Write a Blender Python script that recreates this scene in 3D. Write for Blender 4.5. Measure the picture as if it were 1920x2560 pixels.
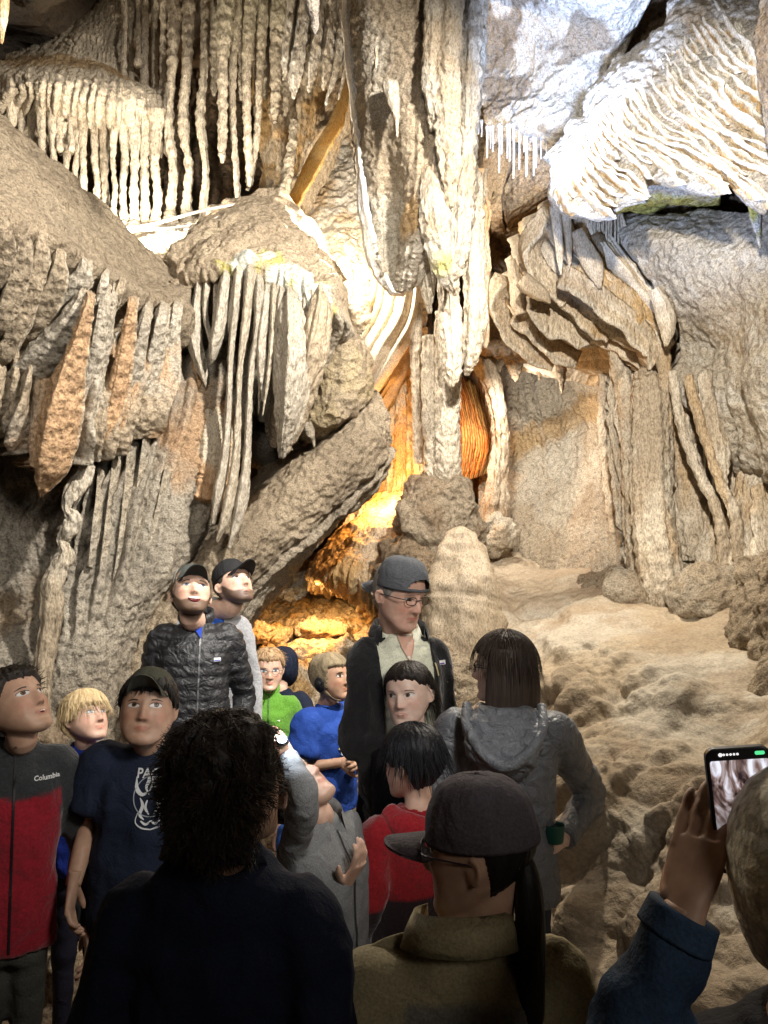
import bpy, bmesh, math, random
import numpy as np
from mathutils import Vector, Matrix, Euler
from mathutils.bvhtree import BVHTree

for o in list(bpy.data.objects):
    bpy.data.objects.remove(o)
SC = bpy.context.scene
COL = SC.collection
R = math.radians

# ---------------------------------------------------------------- camera
FPX, CX, CY, PITCH, CAMH = 1923.0, 960.0, 1280.0, R(4.2), 1.72
cam_data = bpy.data.cameras.new("camera")
cam_data.sensor_fit = 'VERTICAL'
cam_data.sensor_height = 34.6
cam_data.lens = 34.6 * FPX / 2560.0
cam_data.clip_start = 0.05
cam_data.clip_end = 200
cam = bpy.data.objects.new("camera", cam_data)
cam.location = (0, 0, CAMH)
cam.rotation_euler = (R(90) + PITCH, 0, 0)
COL.objects.link(cam)
SC.camera = cam

# ---------------------------------------------------------------- world (underground: next to nothing from outside)
W = bpy.data.worlds.new("World")
SC.world = W
W.use_nodes = True
bg = W.node_tree.nodes["Background"]
bg.inputs[0].default_value = (0.75, 0.82, 1.0, 1)
bg.inputs[1].default_value = 0.004

SC.view_settings.view_transform = 'Standard'
SC.view_settings.look = 'None'
SC.view_settings.exposure = 0.0
SC.view_settings.gamma = 1.0
SC.cycles.max_bounces = 5
SC.cycles.diffuse_bounces = 3
SC.cycles.use_denoising = True
SC.cycles.sample_clamp_indirect = 6.0

def P(px, py, d):
    """the place seen at photo pixel (px, py), d metres in front of the camera"""
    x = (px - CX) / FPX * d
    z = (CY - py) / FPX * d
    c, s = math.cos(PITCH), math.sin(PITCH)
    return np.array([x, d * c - z * s, CAMH + d * s + z * c])

# ---------------------------------------------------------------- lamps of the cave and added fill lights
def lamp(name, pos, target, watts, col, cone=90, blend=0.6, size=0.06, kind='SPOT'):
    ld = bpy.data.lights.new(name, kind)
    ld.energy = watts
    ld.color = col
    ld.shadow_soft_size = size
    if kind == 'SPOT':
        ld.spot_size = R(cone)
        ld.spot_blend = blend
    o = bpy.data.objects.new(name, ld)
    o.location = Vector(pos)
    d = Vector(target) - Vector(pos)
    o.rotation_euler = d.to_track_quat('-Z', 'Y').to_euler()
    COL.objects.link(o)
    return o
WARM = (1.0, 0.90, 0.75)
NEUT = (1.0, 0.955, 0.885)
COOL = (0.48, 0.63, 1.0)
ORNG = (1.0, 0.42, 0.10)
AMBR = (1.0, 0.50, 0.15)
lamp('ledge_lamp', P(838, 585, 5.5), P(850, 600, 6.6), 150, WARM, 179, .3, .05, 'POINT')
lamp('row_lamp', P(330, 625, 5.3), P(420, 280, 6.2), 330, WARM, 130, .7, .05)
lamp('rib_lamp', P(1380, 760, 3.4), P(1680, 300, 4.2), 190, COOL, 84, .6, .05)
lamp('roof_lamp', P(1370, 440, 3.9), P(1440, 90, 5.0), 420, COOL, 66, .6, .05)
lamp('left_lamp', (1.25, 1.9, 4.4), P(420, 900, 4.5), 1500, NEUT, 90, .7, .08)
lamp('left_fill', (-.7, .5, 3.9), P(330, 980, 4.4), 330, NEUT, 84, .8, .35)  # unseen fill spot added to lift the dark gaps on the left
lamp('right_lamp', (0.25, 0.7, 3.5), P(1560, 890, 5.2), 1200, NEUT, 56, .7, .08)
lamp('alcove_lamp', P(1252, 990, 6.0), P(1400, 1180, 6.8), 80, NEUT, 150, .7, .05)
lamp('terrace_lamp', P(1480, 640, 4.3), P(1560, 1750, 3.4), 300, WARM, 100, .9, .05)
lamp('gap_lamp', P(950, 1222, 6.15), P(1010, 1080, 6.9), 58, AMBR, 160, .7, .04, 'POINT')
lamp('hole_lamp', P(1158, 1150, 6.85), P(1172, 1090, 6.4), 95, ORNG, 130, .7, .04)
lamp('passage_lamp', P(790, 1465, 5.9), P(770, 1620, 6.3), 95, (1.0, .58, .22), 130, .8, .05)
lamp('crowd_lamp', (.9, .5, 2.65), (-.5, 2.6, 1.5), 155, NEUT, 50, .6, .22)  # unseen spot added to brighten the faces in the crowd
lamp('entrance_lamp', (1.3, -1.3, 2.7), (.3, 1.3, 1.3), 48, NEUT, 80, .8, .30)  # unseen soft spot added behind the camera to lift the foreground figures


# ---------------------------------------------------------------- noise
_G = np.array([[1,1,0],[-1,1,0],[1,-1,0],[-1,-1,0],[1,0,1],[-1,0,1],[1,0,-1],[-1,0,-1],
               [0,1,1],[0,-1,1],[0,1,-1],[0,-1,-1],[1,1,0],[-1,1,0],[0,-1,1],[0,-1,-1]], dtype=np.float32)
def _hash(ix, iy, iz):
    h = (ix.astype(np.uint32) * np.uint32(73856093)) ^ (iy.astype(np.uint32) * np.uint32(19349663)) ^ (iz.astype(np.uint32) * np.uint32(83492791))
    h ^= h >> np.uint32(13); h = h * np.uint32(1274126177); h ^= h >> np.uint32(16)
    return h
def perlin(p):
    p = np.asarray(p, dtype=np.float32)
    i = np.floor(p).astype(np.int32); f = p - i
    w = f * f * f * (f * (f * 6 - 15) + 10)
    out = 0
    for dx in (0, 1):
        wx = w[:, 0] if dx else 1 - w[:, 0]
        for dy in (0, 1):
            wy = w[:, 1] if dy else 1 - w[:, 1]
            for dz in (0, 1):
                wz = w[:, 2] if dz else 1 - w[:, 2]
                g = _G[_hash(i[:, 0] + dx, i[:, 1] + dy, i[:, 2] + dz) & np.uint32(15)]
                out = out + wx * wy * wz * (g[:, 0] * (f[:, 0] - dx) + g[:, 1] * (f[:, 1] - dy) + g[:, 2] * (f[:, 2] - dz))
    return out
def fbm(p, sc=1.0, octv=4, gain=0.5, seed=0.0):
    p = np.asarray(p, dtype=np.float32) * sc + np.float32(seed * 17.31 + 100)
    a, out = 1.0, 0
    for k in range(octv):
        out = out + a * perlin(p)
        p = p * 2.03 + 5.7
        a *= gain
    return out
def ridged(p, sc=1.0, octv=4, seed=0.0):
    p = np.asarray(p, dtype=np.float32) * sc + np.float32(seed * 9.7 + 50)
    a, out = 1.0, 0
    for k in range(octv):
        out = out + a * (1 - np.abs(perlin(p)) * 2)
        p = p * 2.1 + 3.1
        a *= 0.5
    return out - 1.0
def worley(p, sc=1.0, seed=0.0):
    p = np.asarray(p, dtype=np.float32) * sc + np.float32(seed * 7.13 + 100)
    i = np.floor(p).astype(np.int32)
    f1 = np.full(len(p), 9.0, np.float32); f2 = f1.copy()
    for dx in (-1, 0, 1):
        for dy in (-1, 0, 1):
            for dz in (-1, 0, 1):
                c = i + np.array([dx, dy, dz], np.int32)
                h = _hash(c[:, 0], c[:, 1], c[:, 2])
                q = np.stack([(h & np.uint32(1023)), ((h >> np.uint32(10)) & np.uint32(1023)), ((h >> np.uint32(20)) & np.uint32(1023))], 1).astype(np.float32) / 1023.0
                d = np.sqrt((((c + q) - p) ** 2).sum(1))
                m = d < f1
                f2 = np.where(m, f1, np.minimum(f2, d)); f1 = np.where(m, d, f1)
    return f1, f2
def lumps(p, sc, seed=0.0):
    """rounded nodules, 0..1, with sharp valleys"""
    f1, f2 = worley(p, sc, seed)
    return np.sqrt(np.clip(1 - f1 * f1 * 1.1, 0, 1))
def rnd1(i, seed=0):
    i = np.asarray(i).astype(np.int64).astype(np.int32)
    return (_hash(i, i * 0 + int(seed) * 31 + 7, i * 0 + 3) & np.uint32(65535)).astype(np.float32) / 65535.0
def noise1(x, seed=0):
    x = np.asarray(x, np.float32); i = np.floor(x); f = x - i; w = f * f * (3 - 2 * f)
    return rnd1(i, seed) * (1 - w) + rnd1(i + 1, seed) * w
def flutes(x, seed=0, jit=0.45, round_=True, pw=0.7):
    """ribs along x (one per unit), uneven in width and height"""
    x = np.asarray(x, np.float32)
    y = x + jit * (noise1(x * 0.9, seed + 1) - 0.5) * 2
    i = np.floor(y); f = y - i
    a = 0.45 + 0.55 * rnd1(i, seed + 2)
    s = np.sin(np.pi * f)
    return a * (s ** pw if round_ else s ** 3)
def smooth(x, a, b):
    t = np.clip((x - a) / (b - a), 0, 1)
    return t * t * (3 - 2 * t)

# ---------------------------------------------------------------- materials
def new_mat(name):
    m = bpy.data.materials.new(name)
    m.use_nodes = True
    nt = m.node_tree
    return m, nt, nt.nodes, nt.links, nt.nodes["Principled BSDF"]
def rock_mat(name, bump=0.5, fine=80.0, coarse=26.0, rough=0.62, spec=0.25, var=0.35, stretch=1.0, dark=(0.45, 0.36, 0.28), translucent=0.0, spk=0.85):
    m, nt, N, L, b = new_mat(name)
    tc = N.new('ShaderNodeTexCoord')
    mp = N.new('ShaderNodeMapping'); mp.inputs['Scale'].default_value = (1, 1, stretch)
    L.new(tc.outputs['Object'], mp.inputs['Vector'])
    at = N.new('ShaderNodeAttribute'); at.attribute_name = 'Col'
    n1 = N.new('ShaderNodeTexNoise'); n1.inputs['Scale'].default_value = 3.2; n1.inputs['Detail'].default_value = 8; n1.inputs['Roughness'].default_value = 0.65
    n2 = N.new('ShaderNodeTexNoise'); n2.inputs['Scale'].default_value = fine; n2.inputs['Detail'].default_value = 4; n2.inputs['Roughness'].default_value = 0.7
    vo = N.new('ShaderNodeTexVoronoi'); vo.inputs['Scale'].default_value = coarse; vo.feature = 'SMOOTH_F1'; vo.inputs['Smoothness'].default_value = 0.6
    n3 = N.new('ShaderNodeTexNoise'); n3.inputs['Scale'].default_value = 14; n3.inputs['Detail'].default_value = 6
    for n in (n1, n2, vo, n3):
        L.new(mp.outputs[0], n.inputs['Vector'])
    r1 = N.new('ShaderNodeValToRGB')
    r1.color_ramp.elements[0].position = 0.30; r1.color_ramp.elements[0].color = (*dark, 1)
    r1.color_ramp.elements[1].position = 0.62; r1.color_ramp.elements[1].color = (1.08, 1.06, 1.02, 1)
    L.new(n1.outputs['Fac'], r1.inputs[0])
    mx = N.new('ShaderNodeMix'); mx.data_type = 'RGBA'; mx.blend_type = 'MULTIPLY'; mx.inputs[0].default_value = var
    L.new(at.outputs['Color'], mx.inputs[6]); L.new(r1.outputs[0], mx.inputs[7])
    r2 = N.new('ShaderNodeValToRGB')
    r2.color_ramp.elements[0].position = 0.34; r2.color_ramp.elements[0].color = (0.36, 0.32, 0.27, 1)
    r2.color_ramp.elements[1].position = 0.60; r2.color_ramp.elements[1].color = (1.2, 1.18, 1.14, 1)
    L.new(n2.outputs['Fac'], r2.inputs[0])
    mx2 = N.new('ShaderNodeMix'); mx2.data_type = 'RGBA'; mx2.blend_type = 'MULTIPLY'; mx2.inputs[0].default_value = spk
    L.new(mx.outputs[2], mx2.inputs[6]); L.new(r2.outputs[0], mx2.inputs[7])
    L.new(mx2.outputs[2], b.inputs['Base Color'])
    b.inputs['Roughness'].default_value = rough
    b.inputs['Specular IOR Level'].default_value = spec
    a1 = N.new('ShaderNodeMath'); a1.operation = 'MULTIPLY_ADD'; a1.inputs[1].default_value = 0.55
    L.new(n2.outputs['Fac'], a1.inputs[0]); L.new(vo.outputs['Distance'], a1.inputs[2])
    a2 = N.new('ShaderNodeMath'); a2.operation = 'MULTIPLY_ADD'; a2.inputs[1].default_value = 0.8
    L.new(n3.outputs['Fac'], a2.inputs[0]); L.new(a1.outputs[0], a2.inputs[2])
    bp = N.new('ShaderNodeBump'); bp.inputs['Strength'].default_value = bump; bp.inputs['Distance'].default_value = 0.03
    L.new(a2.outputs[0], bp.inputs['Height']); L.new(bp.outputs[0], b.inputs['Normal'])
    if translucent:
        out = N["Material Output"]
        tr = N.new('ShaderNodeBsdfTranslucent'); L.new(mx2.outputs[2], tr.inputs[0])
        ms = N.new('ShaderNodeMixShader'); ms.inputs[0].default_value = translucent
        L.new(b.outputs[0], ms.inputs[1]); L.new(tr.outputs[0], ms.inputs[2]); L.new(ms.outputs[0], out.inputs[0])
    return m

M_ROCK = rock_mat('calcite_rough', 0.95)
M_FLOW = rock_mat('calcite_flowstone', 0.8, fine=110, coarse=34, rough=0.55, stretch=0.45)
M_MUD = rock_mat('clay_coated_rock', 0.55, fine=70, coarse=18, rough=0.75, spec=0.15, spk=0.4)
M_BUMP = rock_mat('cave_popcorn', 1.3, fine=95, coarse=24, rough=0.65)
M_SMOOTH = rock_mat('smooth_calcite', 0.35, fine=150, coarse=30, rough=0.5, stretch=0.3)
M_AMBER = rock_mat('amber_translucent_calcite', 0.2, fine=120, coarse=30, rough=0.45, stretch=0.3, translucent=0.65)

# ---------------------------------------------------------------- objects
def tag(o, label=None, cat=None, group=None, kind=None):
    if label: o['label'] = label
    if cat: o['category'] = cat
    if group: o['group'] = group
    if kind: o['kind'] = kind
    return o
def link_mesh(name, verts, faces, mat, parent=None, col=None, smooth_=True, loc=None, midx=None):
    verts = np.asarray(verts, np.float64)
    if loc is not None:
        verts = verts - np.asarray(loc)
    me = bpy.data.meshes.new(name)
    if isinstance(faces, np.ndarray):
        nf, k = faces.shape
        me.vertices.add(len(verts)); me.vertices.foreach_set('co', verts.astype(np.float32).ravel())
        me.loops.add(nf * k); me.loops.foreach_set('vertex_index', faces.astype(np.int32).ravel())
        me.polygons.add(nf); me.polygons.foreach_set('loop_start', np.arange(0, nf * k, k, dtype=np.int32))
        me.update(calc_edges=True); me.validate()
    else:
        me.from_pydata([tuple(v) for v in verts], [], faces); me.update()
    if smooth_:
        me.polygons.foreach_set('use_smooth', np.ones(len(me.polygons), bool))
    if col is not None:
        ca = me.color_attributes.new('Col', 'FLOAT_COLOR', 'POINT')
        c4 = np.ones((len(verts), 4), np.float32); c4[:, :3] = col
        ca.data.foreach_set('color', c4.ravel())
    mats = mat if isinstance(mat, (list, tuple)) else [mat]
    for m in mats: me.materials.append(m)
    if midx is not None:
        me.polygons.foreach_set('material_index', np.asarray(midx, np.int32))
    o = bpy.data.objects.new(name, me)
    if loc is not None: o.location = loc
    COL.objects.link(o)
    if parent is not None:
        o.parent = parent
    return o
def catmull(C, n):
    """C (k, ...) control points -> n samples along axis 0"""
    C = np.asarray(C, np.float64); k = len(C)
    E = np.concatenate([(2 * C[0] - C[1])[None], C, (2 * C[-1] - C[-2])[None]])
    t = np.linspace(0, k - 1, n); i = np.minimum(t.astype(int), k - 2); f = (t - i).reshape((-1,) + (1,) * (C.ndim - 1))
    a, b, c, d = E[i], E[i + 1], E[i + 2], E[i + 3]
    return 0.5 * (2 * b + (c - a) * f + (2 * a - 5 * b + 4 * c - d) * f ** 2 + (3 * b - a - 3 * c + d) * f ** 3)
def grid_faces(nv, nu, wrap=False):
    i = np.arange(nv - 1)[:, None] * nu
    if wrap:
        j = np.arange(nu)[None]; k = (j + 1) % nu
    else:
        j = np.arange(nu - 1)[None]; k = j + 1
    return np.stack([(i + j), (i + k), (i + nu + k), (i + nu + j)], -1).reshape(-1, 4)
def grid_normals(X):
    du = np.gradient(X, axis=1); dv = np.gradient(X, axis=0)
    n = np.cross(du, dv); n /= np.linalg.norm(n, axis=2, keepdims=True) + 1e-9
    return n
CREAM = np.array([0.60, 0.53, 0.42]); TAN = np.array([0.42, 0.345, 0.25]); GREY = np.array([0.49, 0.445, 0.37])
BROWN = np.array([0.27, 0.20, 0.13]); OCHRE = np.array([0.50, 0.33, 0.15]); WHITE = np.array([0.72, 0.69, 0.63]); PEACH = np.array([0.55, 0.36, 0.21])
DARK = np.array([0.16, 0.14, 0.12]); YELL = np.array([0.60, 0.56, 0.16])
def mixc(a, b, t):
    t = np.asarray(t)[..., None]
    return np.asarray(a) * (1 - t) + np.asarray(b) * t
def patch(name, rows, mat, disp=None, tint=None, sp=0.014, thick=0.3, parent=None, world=False, maxn=420):
    """a rock face through rows of (px, py, d); real thickness behind it"""
    G = np.array([[(q if world else P(*q)) for q in r] for r in rows], np.float64)
    lu = np.linalg.norm(np.diff(G, axis=1), axis=2).sum(1).max(); lv = np.linalg.norm(np.diff(G, axis=0), axis=2).sum(0).max()
    nu = int(min(maxn, max(12, lu / sp))); nv = int(min(maxn, max(12, lv / sp)))
    X = catmull(G, nv); X = catmull(X.transpose(1, 0, 2), nu).transpose(1, 0, 2)
    Nn = grid_normals(X)
    toc = np.array([0, 0, CAMH]) - X
    if (Nn * toc).sum(2).mean() < 0: Nn = -Nn
    V, U = np.meshgrid(np.linspace(0, 1, nv), np.linspace(0, 1, nu), indexing='ij')
    p = X.reshape(-1, 3); n = Nn.reshape(-1, 3); u = U.ravel(); v = V.ravel()
    if disp is not None:
        d = disp(p, u, v)
        if d.ndim == 1: d = d[:, None] * n
        q = p + d
    else:
        q = p
    col = np.tile(TAN, (len(p), 1)) if tint is None else tint(p, u, v) * np.ones((len(p), 3))
    Q = q.reshape(nv, nu, 3); C = col.reshape(nv, nu, 3)
    navg = n.mean(0); navg /= np.linalg.norm(navg) + 1e-9
    if thick:
        cen = Q.reshape(-1, 3).mean(0)
        def ring(k):
            A = np.zeros((nv + 2, nu + 2, 3)); A[1:-1, 1:-1] = k
            A[0, 1:-1] = k[0]; A[-1, 1:-1] = k[-1]; A[1:-1, 0] = k[:, 0]; A[1:-1, -1] = k[:, -1]
            A[0, 0] = k[0, 0]; A[0, -1] = k[0, -1]; A[-1, 0] = k[-1, 0]; A[-1, -1] = k[-1, -1]
            return A
        Q = ring(Q); C = ring(C)
        m = np.ones(Q.shape[:2], bool); m[1:-1, 1:-1] = False
        Q[m] = Q[m] - navg * thick + (cen - Q[m]) * 0.04
        nv += 2; nu += 2
    f = grid_faces(nv, nu)
    # orientation towards the viewer
    a = Q.reshape(-1, 3)
    mid = f[len(f) // 2]
    fn = np.cross(a[mid[1]] - a[mid[0]], a[mid[3]] - a[mid[0]])
    if fn @ navg < 0: f = f[:, ::-1]
    return link_mesh(name, a, f, mat, parent, C.reshape(-1, 3), loc=a.mean(0) if parent is None else None)
def sweep(path, rx, ry, nl=40, ns=14, side=None, disp=None, squash=None, close=True):
    """an organic tube: path (k,3), radii across and in depth; returns verts, faces, u, v"""
    path = np.asarray(path, np.float64)
    X = catmull(path, nl); ax = catmull(np.asarray(rx, float)[:, None], nl)[:, 0].clip(1e-4); ay = catmull(np.asarray(ry, float)[:, None], nl)[:, 0].clip(1e-4)
    T = np.gradient(X, axis=0); T /= np.linalg.norm(T, axis=1, keepdims=True) + 1e-9
    ref = np.array([0, 1.0, 0]) if side is None else np.asarray(side, float)
    S = np.cross(T, ref); S /= np.linalg.norm(S, axis=1, keepdims=True) + 1e-9
    B = np.cross(S, T)
    th = np.linspace(0, 2 * np.pi, ns, endpoint=False)
    c, s = np.cos(th), np.sin(th)
    if squash: 
        c = np.sign(c) * np.abs(c) ** squash; s = np.sign(s) * np.abs(s) ** squash
    Q = X[:, None] + S[:, None] * (ax[:, None] * c)[..., None] + B[:, None] * (ay[:, None] * s)[..., None]
    V, TH = np.meshgrid(np.linspace(0, 1, nl), th, indexing='ij')
    if disp is not None:
        rad = Q - X[:, None]; ln = np.linalg.norm(rad, axis=2, keepdims=True) + 1e-9
        dd = disp(Q.reshape(-1, 3), TH.ravel(), V.ravel()).reshape(nl, ns, 1)
        Q = Q + rad / ln * np.maximum(dd, -0.8 * ln)
    v = Q.reshape(-1, 3); f = grid_faces(nl, ns, True)
    if close:
        k = len(v); v = np.vstack([v, X[0], X[-1]])
        f = [tuple(q) for q in f] if False else f
        j = np.arange(ns); cap0 = np.stack([np.full(ns, k), (j + 1) % ns, j, j], 1); b = (nl - 1) * ns
        cap1 = np.stack([np.full(ns, k + 1), b + j, b + (j + 1) % ns, b + (j + 1) % ns], 1)
        return v, f, cap0[:, :3], cap1[:, :3], np.append(V.ravel(), [0, 1]), np.append(TH.ravel(), [0, 0])
    return v, f, None, None, V.ravel(), TH.ravel()
def tri_quads(parts):
    """join (verts, quads, tris, tris) pieces into one vertex list and a list of faces"""
    VV, FF, off = [], [], 0
    for v, f, c0, c1 in parts:
        VV.append(v)
        FF += (np.asarray(f) + off).tolist()
        for c in (c0, c1):
            if c is not None: FF += (np.asarray(c) + off).tolist()
        off += len(v)
    return np.vstack(VV), FF
def drip(name, pts, mat, tint=None, flat=1.0, rib=0.0, nrib=5, rough=0.012, nl=None, ns=16, seed=0, parent=None, sc=18.0):
    """stalactite, column or drapery tongue through (px, py, d, half width in px)"""
    path = np.array([P(*q[:3]) for q in pts]); rx = np.array([q[3] * q[2] / FPX for q in pts])
    L = np.linalg.norm(np.diff(path, axis=0), axis=1).sum()
    nl = nl or int(np.clip(L / 0.016, 14, 110))
    k = min(1.0, rx.mean() / 0.055)
    blade = name == 'drapery'
    def dsp(p, th, v):
        d = k * rough * (fbm(p, sc, 4, 0.6, seed) + 0.45 * (noise1(v * L * 40 + seed * 3.3, seed) - 0.5))
        if rib: d = d + k * rib * (flutes(th / (2 * np.pi) * nrib + seed * .37, seed, 0.3) - 0.5)
        return d
    v, f, c0, c1, vv, th = sweep(path, rx, rx * flat * (1.45 if blade else 1), nl, ns + (8 if blade else 0), disp=dsp, squash=1.45 if blade else None)
    VV, FF = tri_quads([(v, f, c0, c1)])
    col = np.tile(CREAM, (len(VV), 1)) if tint is None else tint(VV, th, vv) * np.ones((len(VV), 3))
    return link_mesh(name, VV, FF, mat, parent, col, loc=VV.mean(0) if parent is None else None)
def curtain(name, top, edge, mat, t0=0.05, t1=0.012, wave=0.02, nw=5, scal=0.02, tint=None, parent=None, sp=0.016, seed=0, world=False, fold=0.0):
    """thin drapery hanging between two curves; thick at its root, thin at its rim"""
    A = np.array([(q if world else P(*q)) for q in top]); B = np.array([(q if world else P(*q)) for q in edge])
    L = max(np.linalg.norm(np.diff(A, axis=0), axis=1).sum(), np.linalg.norm(np.diff(B, axis=0), axis=1).sum())
    nu = int(np.clip(L / sp, 12, 160)); A = catmull(A, nu); B = catmull(B, nu)
    H = np.linalg.norm(B - A, axis=1).mean(); nv = int(np.clip(H / sp, 5, 90))
    v = np.linspace(0, 1, nv)[:, None, None]
    u = np.linspace(0, 1, nu)[None, :, None]
    s = np.linspace(0, L, nu)
    B = B + (B - A) / (np.linalg.norm(B - A, axis=1, keepdims=True) + 1e-9) * (scal * 2 * (fbm(np.stack([s * 7, s * 0 + seed, s * 0], 1), 1, 3) ))[:, None]
    X = A[None] * (1 - v) + B[None] * v
    n = grid_normals(X)
    X = X + n * (wave * np.sin(u * nw * 2 * np.pi + seed) * v) + n * (fold * (flutes(u * nw * 3 + seed, seed, 0.4) - .5) * smooth(v, 0, .3))
    p = X.reshape(-1, 3)
    X = X + n * (0.006 * fbm(p, 22, 3, .5, seed) + 0.006 * fbm(p, 7, 2, .5, seed + 3)).reshape(nv, nu, 1)
    th = (t0 * (1 - v) + t1 * v) * 0.5 * (1 + 0 * u)
    F0 = (X + n * th).reshape(-1, 3); F1 = (X - n * th).reshape(-1, 3)
    f = grid_faces(nv, nu); k = nv * nu
    e = []
    idx = np.arange(k).reshape(nv, nu)
    loop = np.concatenate([idx[0], idx[1:, -1], idx[-1, -2::-1], idx[-2:0:-1, 0]])
    nx = np.roll(loop, -1)
    e = np.stack([loop, loop + k, nx + k, nx], 1)
    FF = np.vstack([f[:, ::-1], f + k, e[:, ::-1]])
    VV = np.vstack([F0, F1])
    vv = np.tile((v * np.ones_like(u)).ravel(), 2); uu = np.tile((u * np.ones_like(v)).ravel(), 2)
    col = np.tile(CREAM, (len(VV), 1)) if tint is None else tint(VV, uu, vv) * np.ones((len(VV), 3))
    return link_mesh(name, VV, FF, mat, parent, col, loc=VV.mean(0) if parent is None else None)
def blob(name, c, rad, mat, amp=0.25, sc=1.2, lump=0.0, lsc=8, res=48, tint=None, seed=0, rot=(0, 0, 0), parent=None, facets=0.0, stretchv=1.0, extra=None):
    nu, nv = res * 2, res
    ph = np.linspace(0.02, math.pi - 0.02, nv)[:, None]; th = np.linspace(0, 2 * math.pi, nu, endpoint=False)[None]
    D = np.stack([np.sin(ph) * np.cos(th), np.sin(ph) * np.sin(th), np.cos(ph) * np.ones_like(th)], -1).reshape(-1, 3)
    if facets:
        f1, f2 = worley(D * 1.3, 1.0, seed); k = 1 + facets * (0.5 - f1)
        D2 = D * k[:, None]
    else: D2 = D
    Rm = np.array(Euler(rot).to_matrix())
    X = (D2 * np.asarray(rad)) @ Rm.T + np.asarray(c)
    n = D / np.asarray(rad); n /= np.linalg.norm(n, axis=1, keepdims=True); n = n @ Rm.T
    m = float(np.mean(rad))
    d = amp * m * fbm(X, sc / m, 4, 0.5, seed)
    if lump: d = d + lump * lumps(X, lsc, seed)
    if extra is not None: d = d + extra(X, D)
    X = X + n * d[:, None]
    f = grid_faces(nv, nu, True)
    j = np.arange(nu); k = len(X)
    X = np.vstack([X, X[:nu].mean(0), X[-nu:].mean(0)])
    F = f[:, ::-1].tolist() + np.stack([np.full(nu, k), j, (j + 1) % nu], 1).tolist() + np.stack([np.full(nu, k + 1), (nv - 1) * nu + (j + 1) % nu, (nv - 1) * nu + j], 1).tolist()
    col = np.tile(TAN, (len(X), 1)) if tint is None else tint(X) * np.ones((len(X), 3))
    return link_mesh(name, X, F, mat, parent, col, loc=np.asarray(c, float) if parent is None else None)
ORDW = ['leftmost', 'second from the left', 'third from the left', 'fourth from the left', 'fifth from the left', 'sixth from the left', 'seventh from the left', 'eighth from the left', 'ninth from the left', 'tenth from the left', 'eleventh from the left', 'twelfth from the left', 'thirteenth from the left', 'fourteenth from the left', 'fifteenth from the left', 'sixteenth from the left', 'seventeenth from the left', 'eighteenth from the left', 'nineteenth from the left', 'twentieth from the left'] + ['twenty %s from the left' % k for k in ('first', 'second', 'third', 'fourth', 'fifth', 'sixth', 'seventh', 'eighth', 'ninth')] + ['thirtieth from the left']
def copy_tree(o, parent=None):
    c = o.copy(); COL.objects.link(c)
    if parent is not None: c.parent = parent
    for ch in list(o.children): copy_tree(ch, c)
    return c

# ================================================================ THE CAVE
def zc(p): return p[:, 2]
def rockcol(base, alt, p, sc=1.5, seed=0, lo=-0.25, hi=0.35):
    return mixc(base, alt, smooth(fbm(p, sc, 4, 0.55, seed), lo, hi))
def spread(col, alt, p, centre, rad, amt=1.0, sc=6, seed=0):
    r = np.linalg.norm(p - np.asarray(centre), axis=1) / rad + 0.45 * fbm(p, sc, 3, 0.6, seed)
    return mixc(col, alt, amt * (1 - smooth(r, 0.45, 1.0)))

# ---- shell: the dark hull of the chamber, closed all round
def shell():
    nu, nv = 150, 110
    th = np.linspace(0, 2 * np.pi, nu, endpoint=False)[None]; y = np.linspace(-5.0, 12.5, nv)[:, None]
    k = np.sqrt(np.clip(1 - ((y - 3.7) / 9.2) ** 2, 0.04, 1)) ** 0.5
    rx = 5.4 * k; rz = 4.6 * k
    X = np.stack([rx * np.cos(th) + 0.1, y * np.ones_like(th), 2.6 + rz * np.sin(th)], -1).reshape(-1, 3)
    c = np.stack([np.zeros(len(X)), X[:, 1], np.full(len(X), 2.6)], 1); n = c - X; n /= np.linalg.norm(n, axis=1, keepdims=True)
    X = X + n * (0.5 * fbm(X, 0.6, 5, 0.55, 3) + 0.25 * ridged(X, 0.9, 3, 5))[:, None]
    f = grid_faces(nv, nu, True)[:, ::-1].tolist()
    a, b = len(X), len(X) + 1
    X = np.vstack([X, X[:nu].mean(0), X[-nu:].mean(0)])
    j = np.arange(nu)
    f += np.stack([np.full(nu, a), j, (j + 1) % nu], 1).tolist() + np.stack([np.full(nu, b), (nv - 1) * nu + (j + 1) % nu, (nv - 1) * nu + j], 1).tolist()
    o = link_mesh('cave_wall', X, f, M_MUD, None, rockcol(DARK, BROWN, X, 0.8))
    tag(o, kind='structure')
shell()

# ---- floor of trodden clay with embedded stones
def floor():
    xs = np.linspace(-4.5, 4.5, 330); ys = np.linspace(-3, 9.5, 420)
    Y, X = np.meshgrid(ys, xs, indexing='ij')
    p = np.stack([X.ravel(), Y.ravel(), np.zeros(X.size)], 1)
    f1, f2 = worley(p * np.array([1, 1.2, 0]), 4.2, 2)
    z = 0.03 * fbm(p, 1.1, 4) + 0.045 * smooth(f2 - f1, 0.02, 0.3) * (0.35 + rnd1(np.floor(f1 * 0 + p[:, 0] * 3), 3)) - 0.05 + 0.012 * fbm(p, 9, 3)
    p[:, 2] = z
    o = link_mesh('cave_floor', p, grid_faces(len(ys), len(xs)), M_MUD, None, rockcol(BROWN * 0.9, TAN * 0.7, p, 1.6, 4))
    tag(o, kind='structure')
floor()

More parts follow.
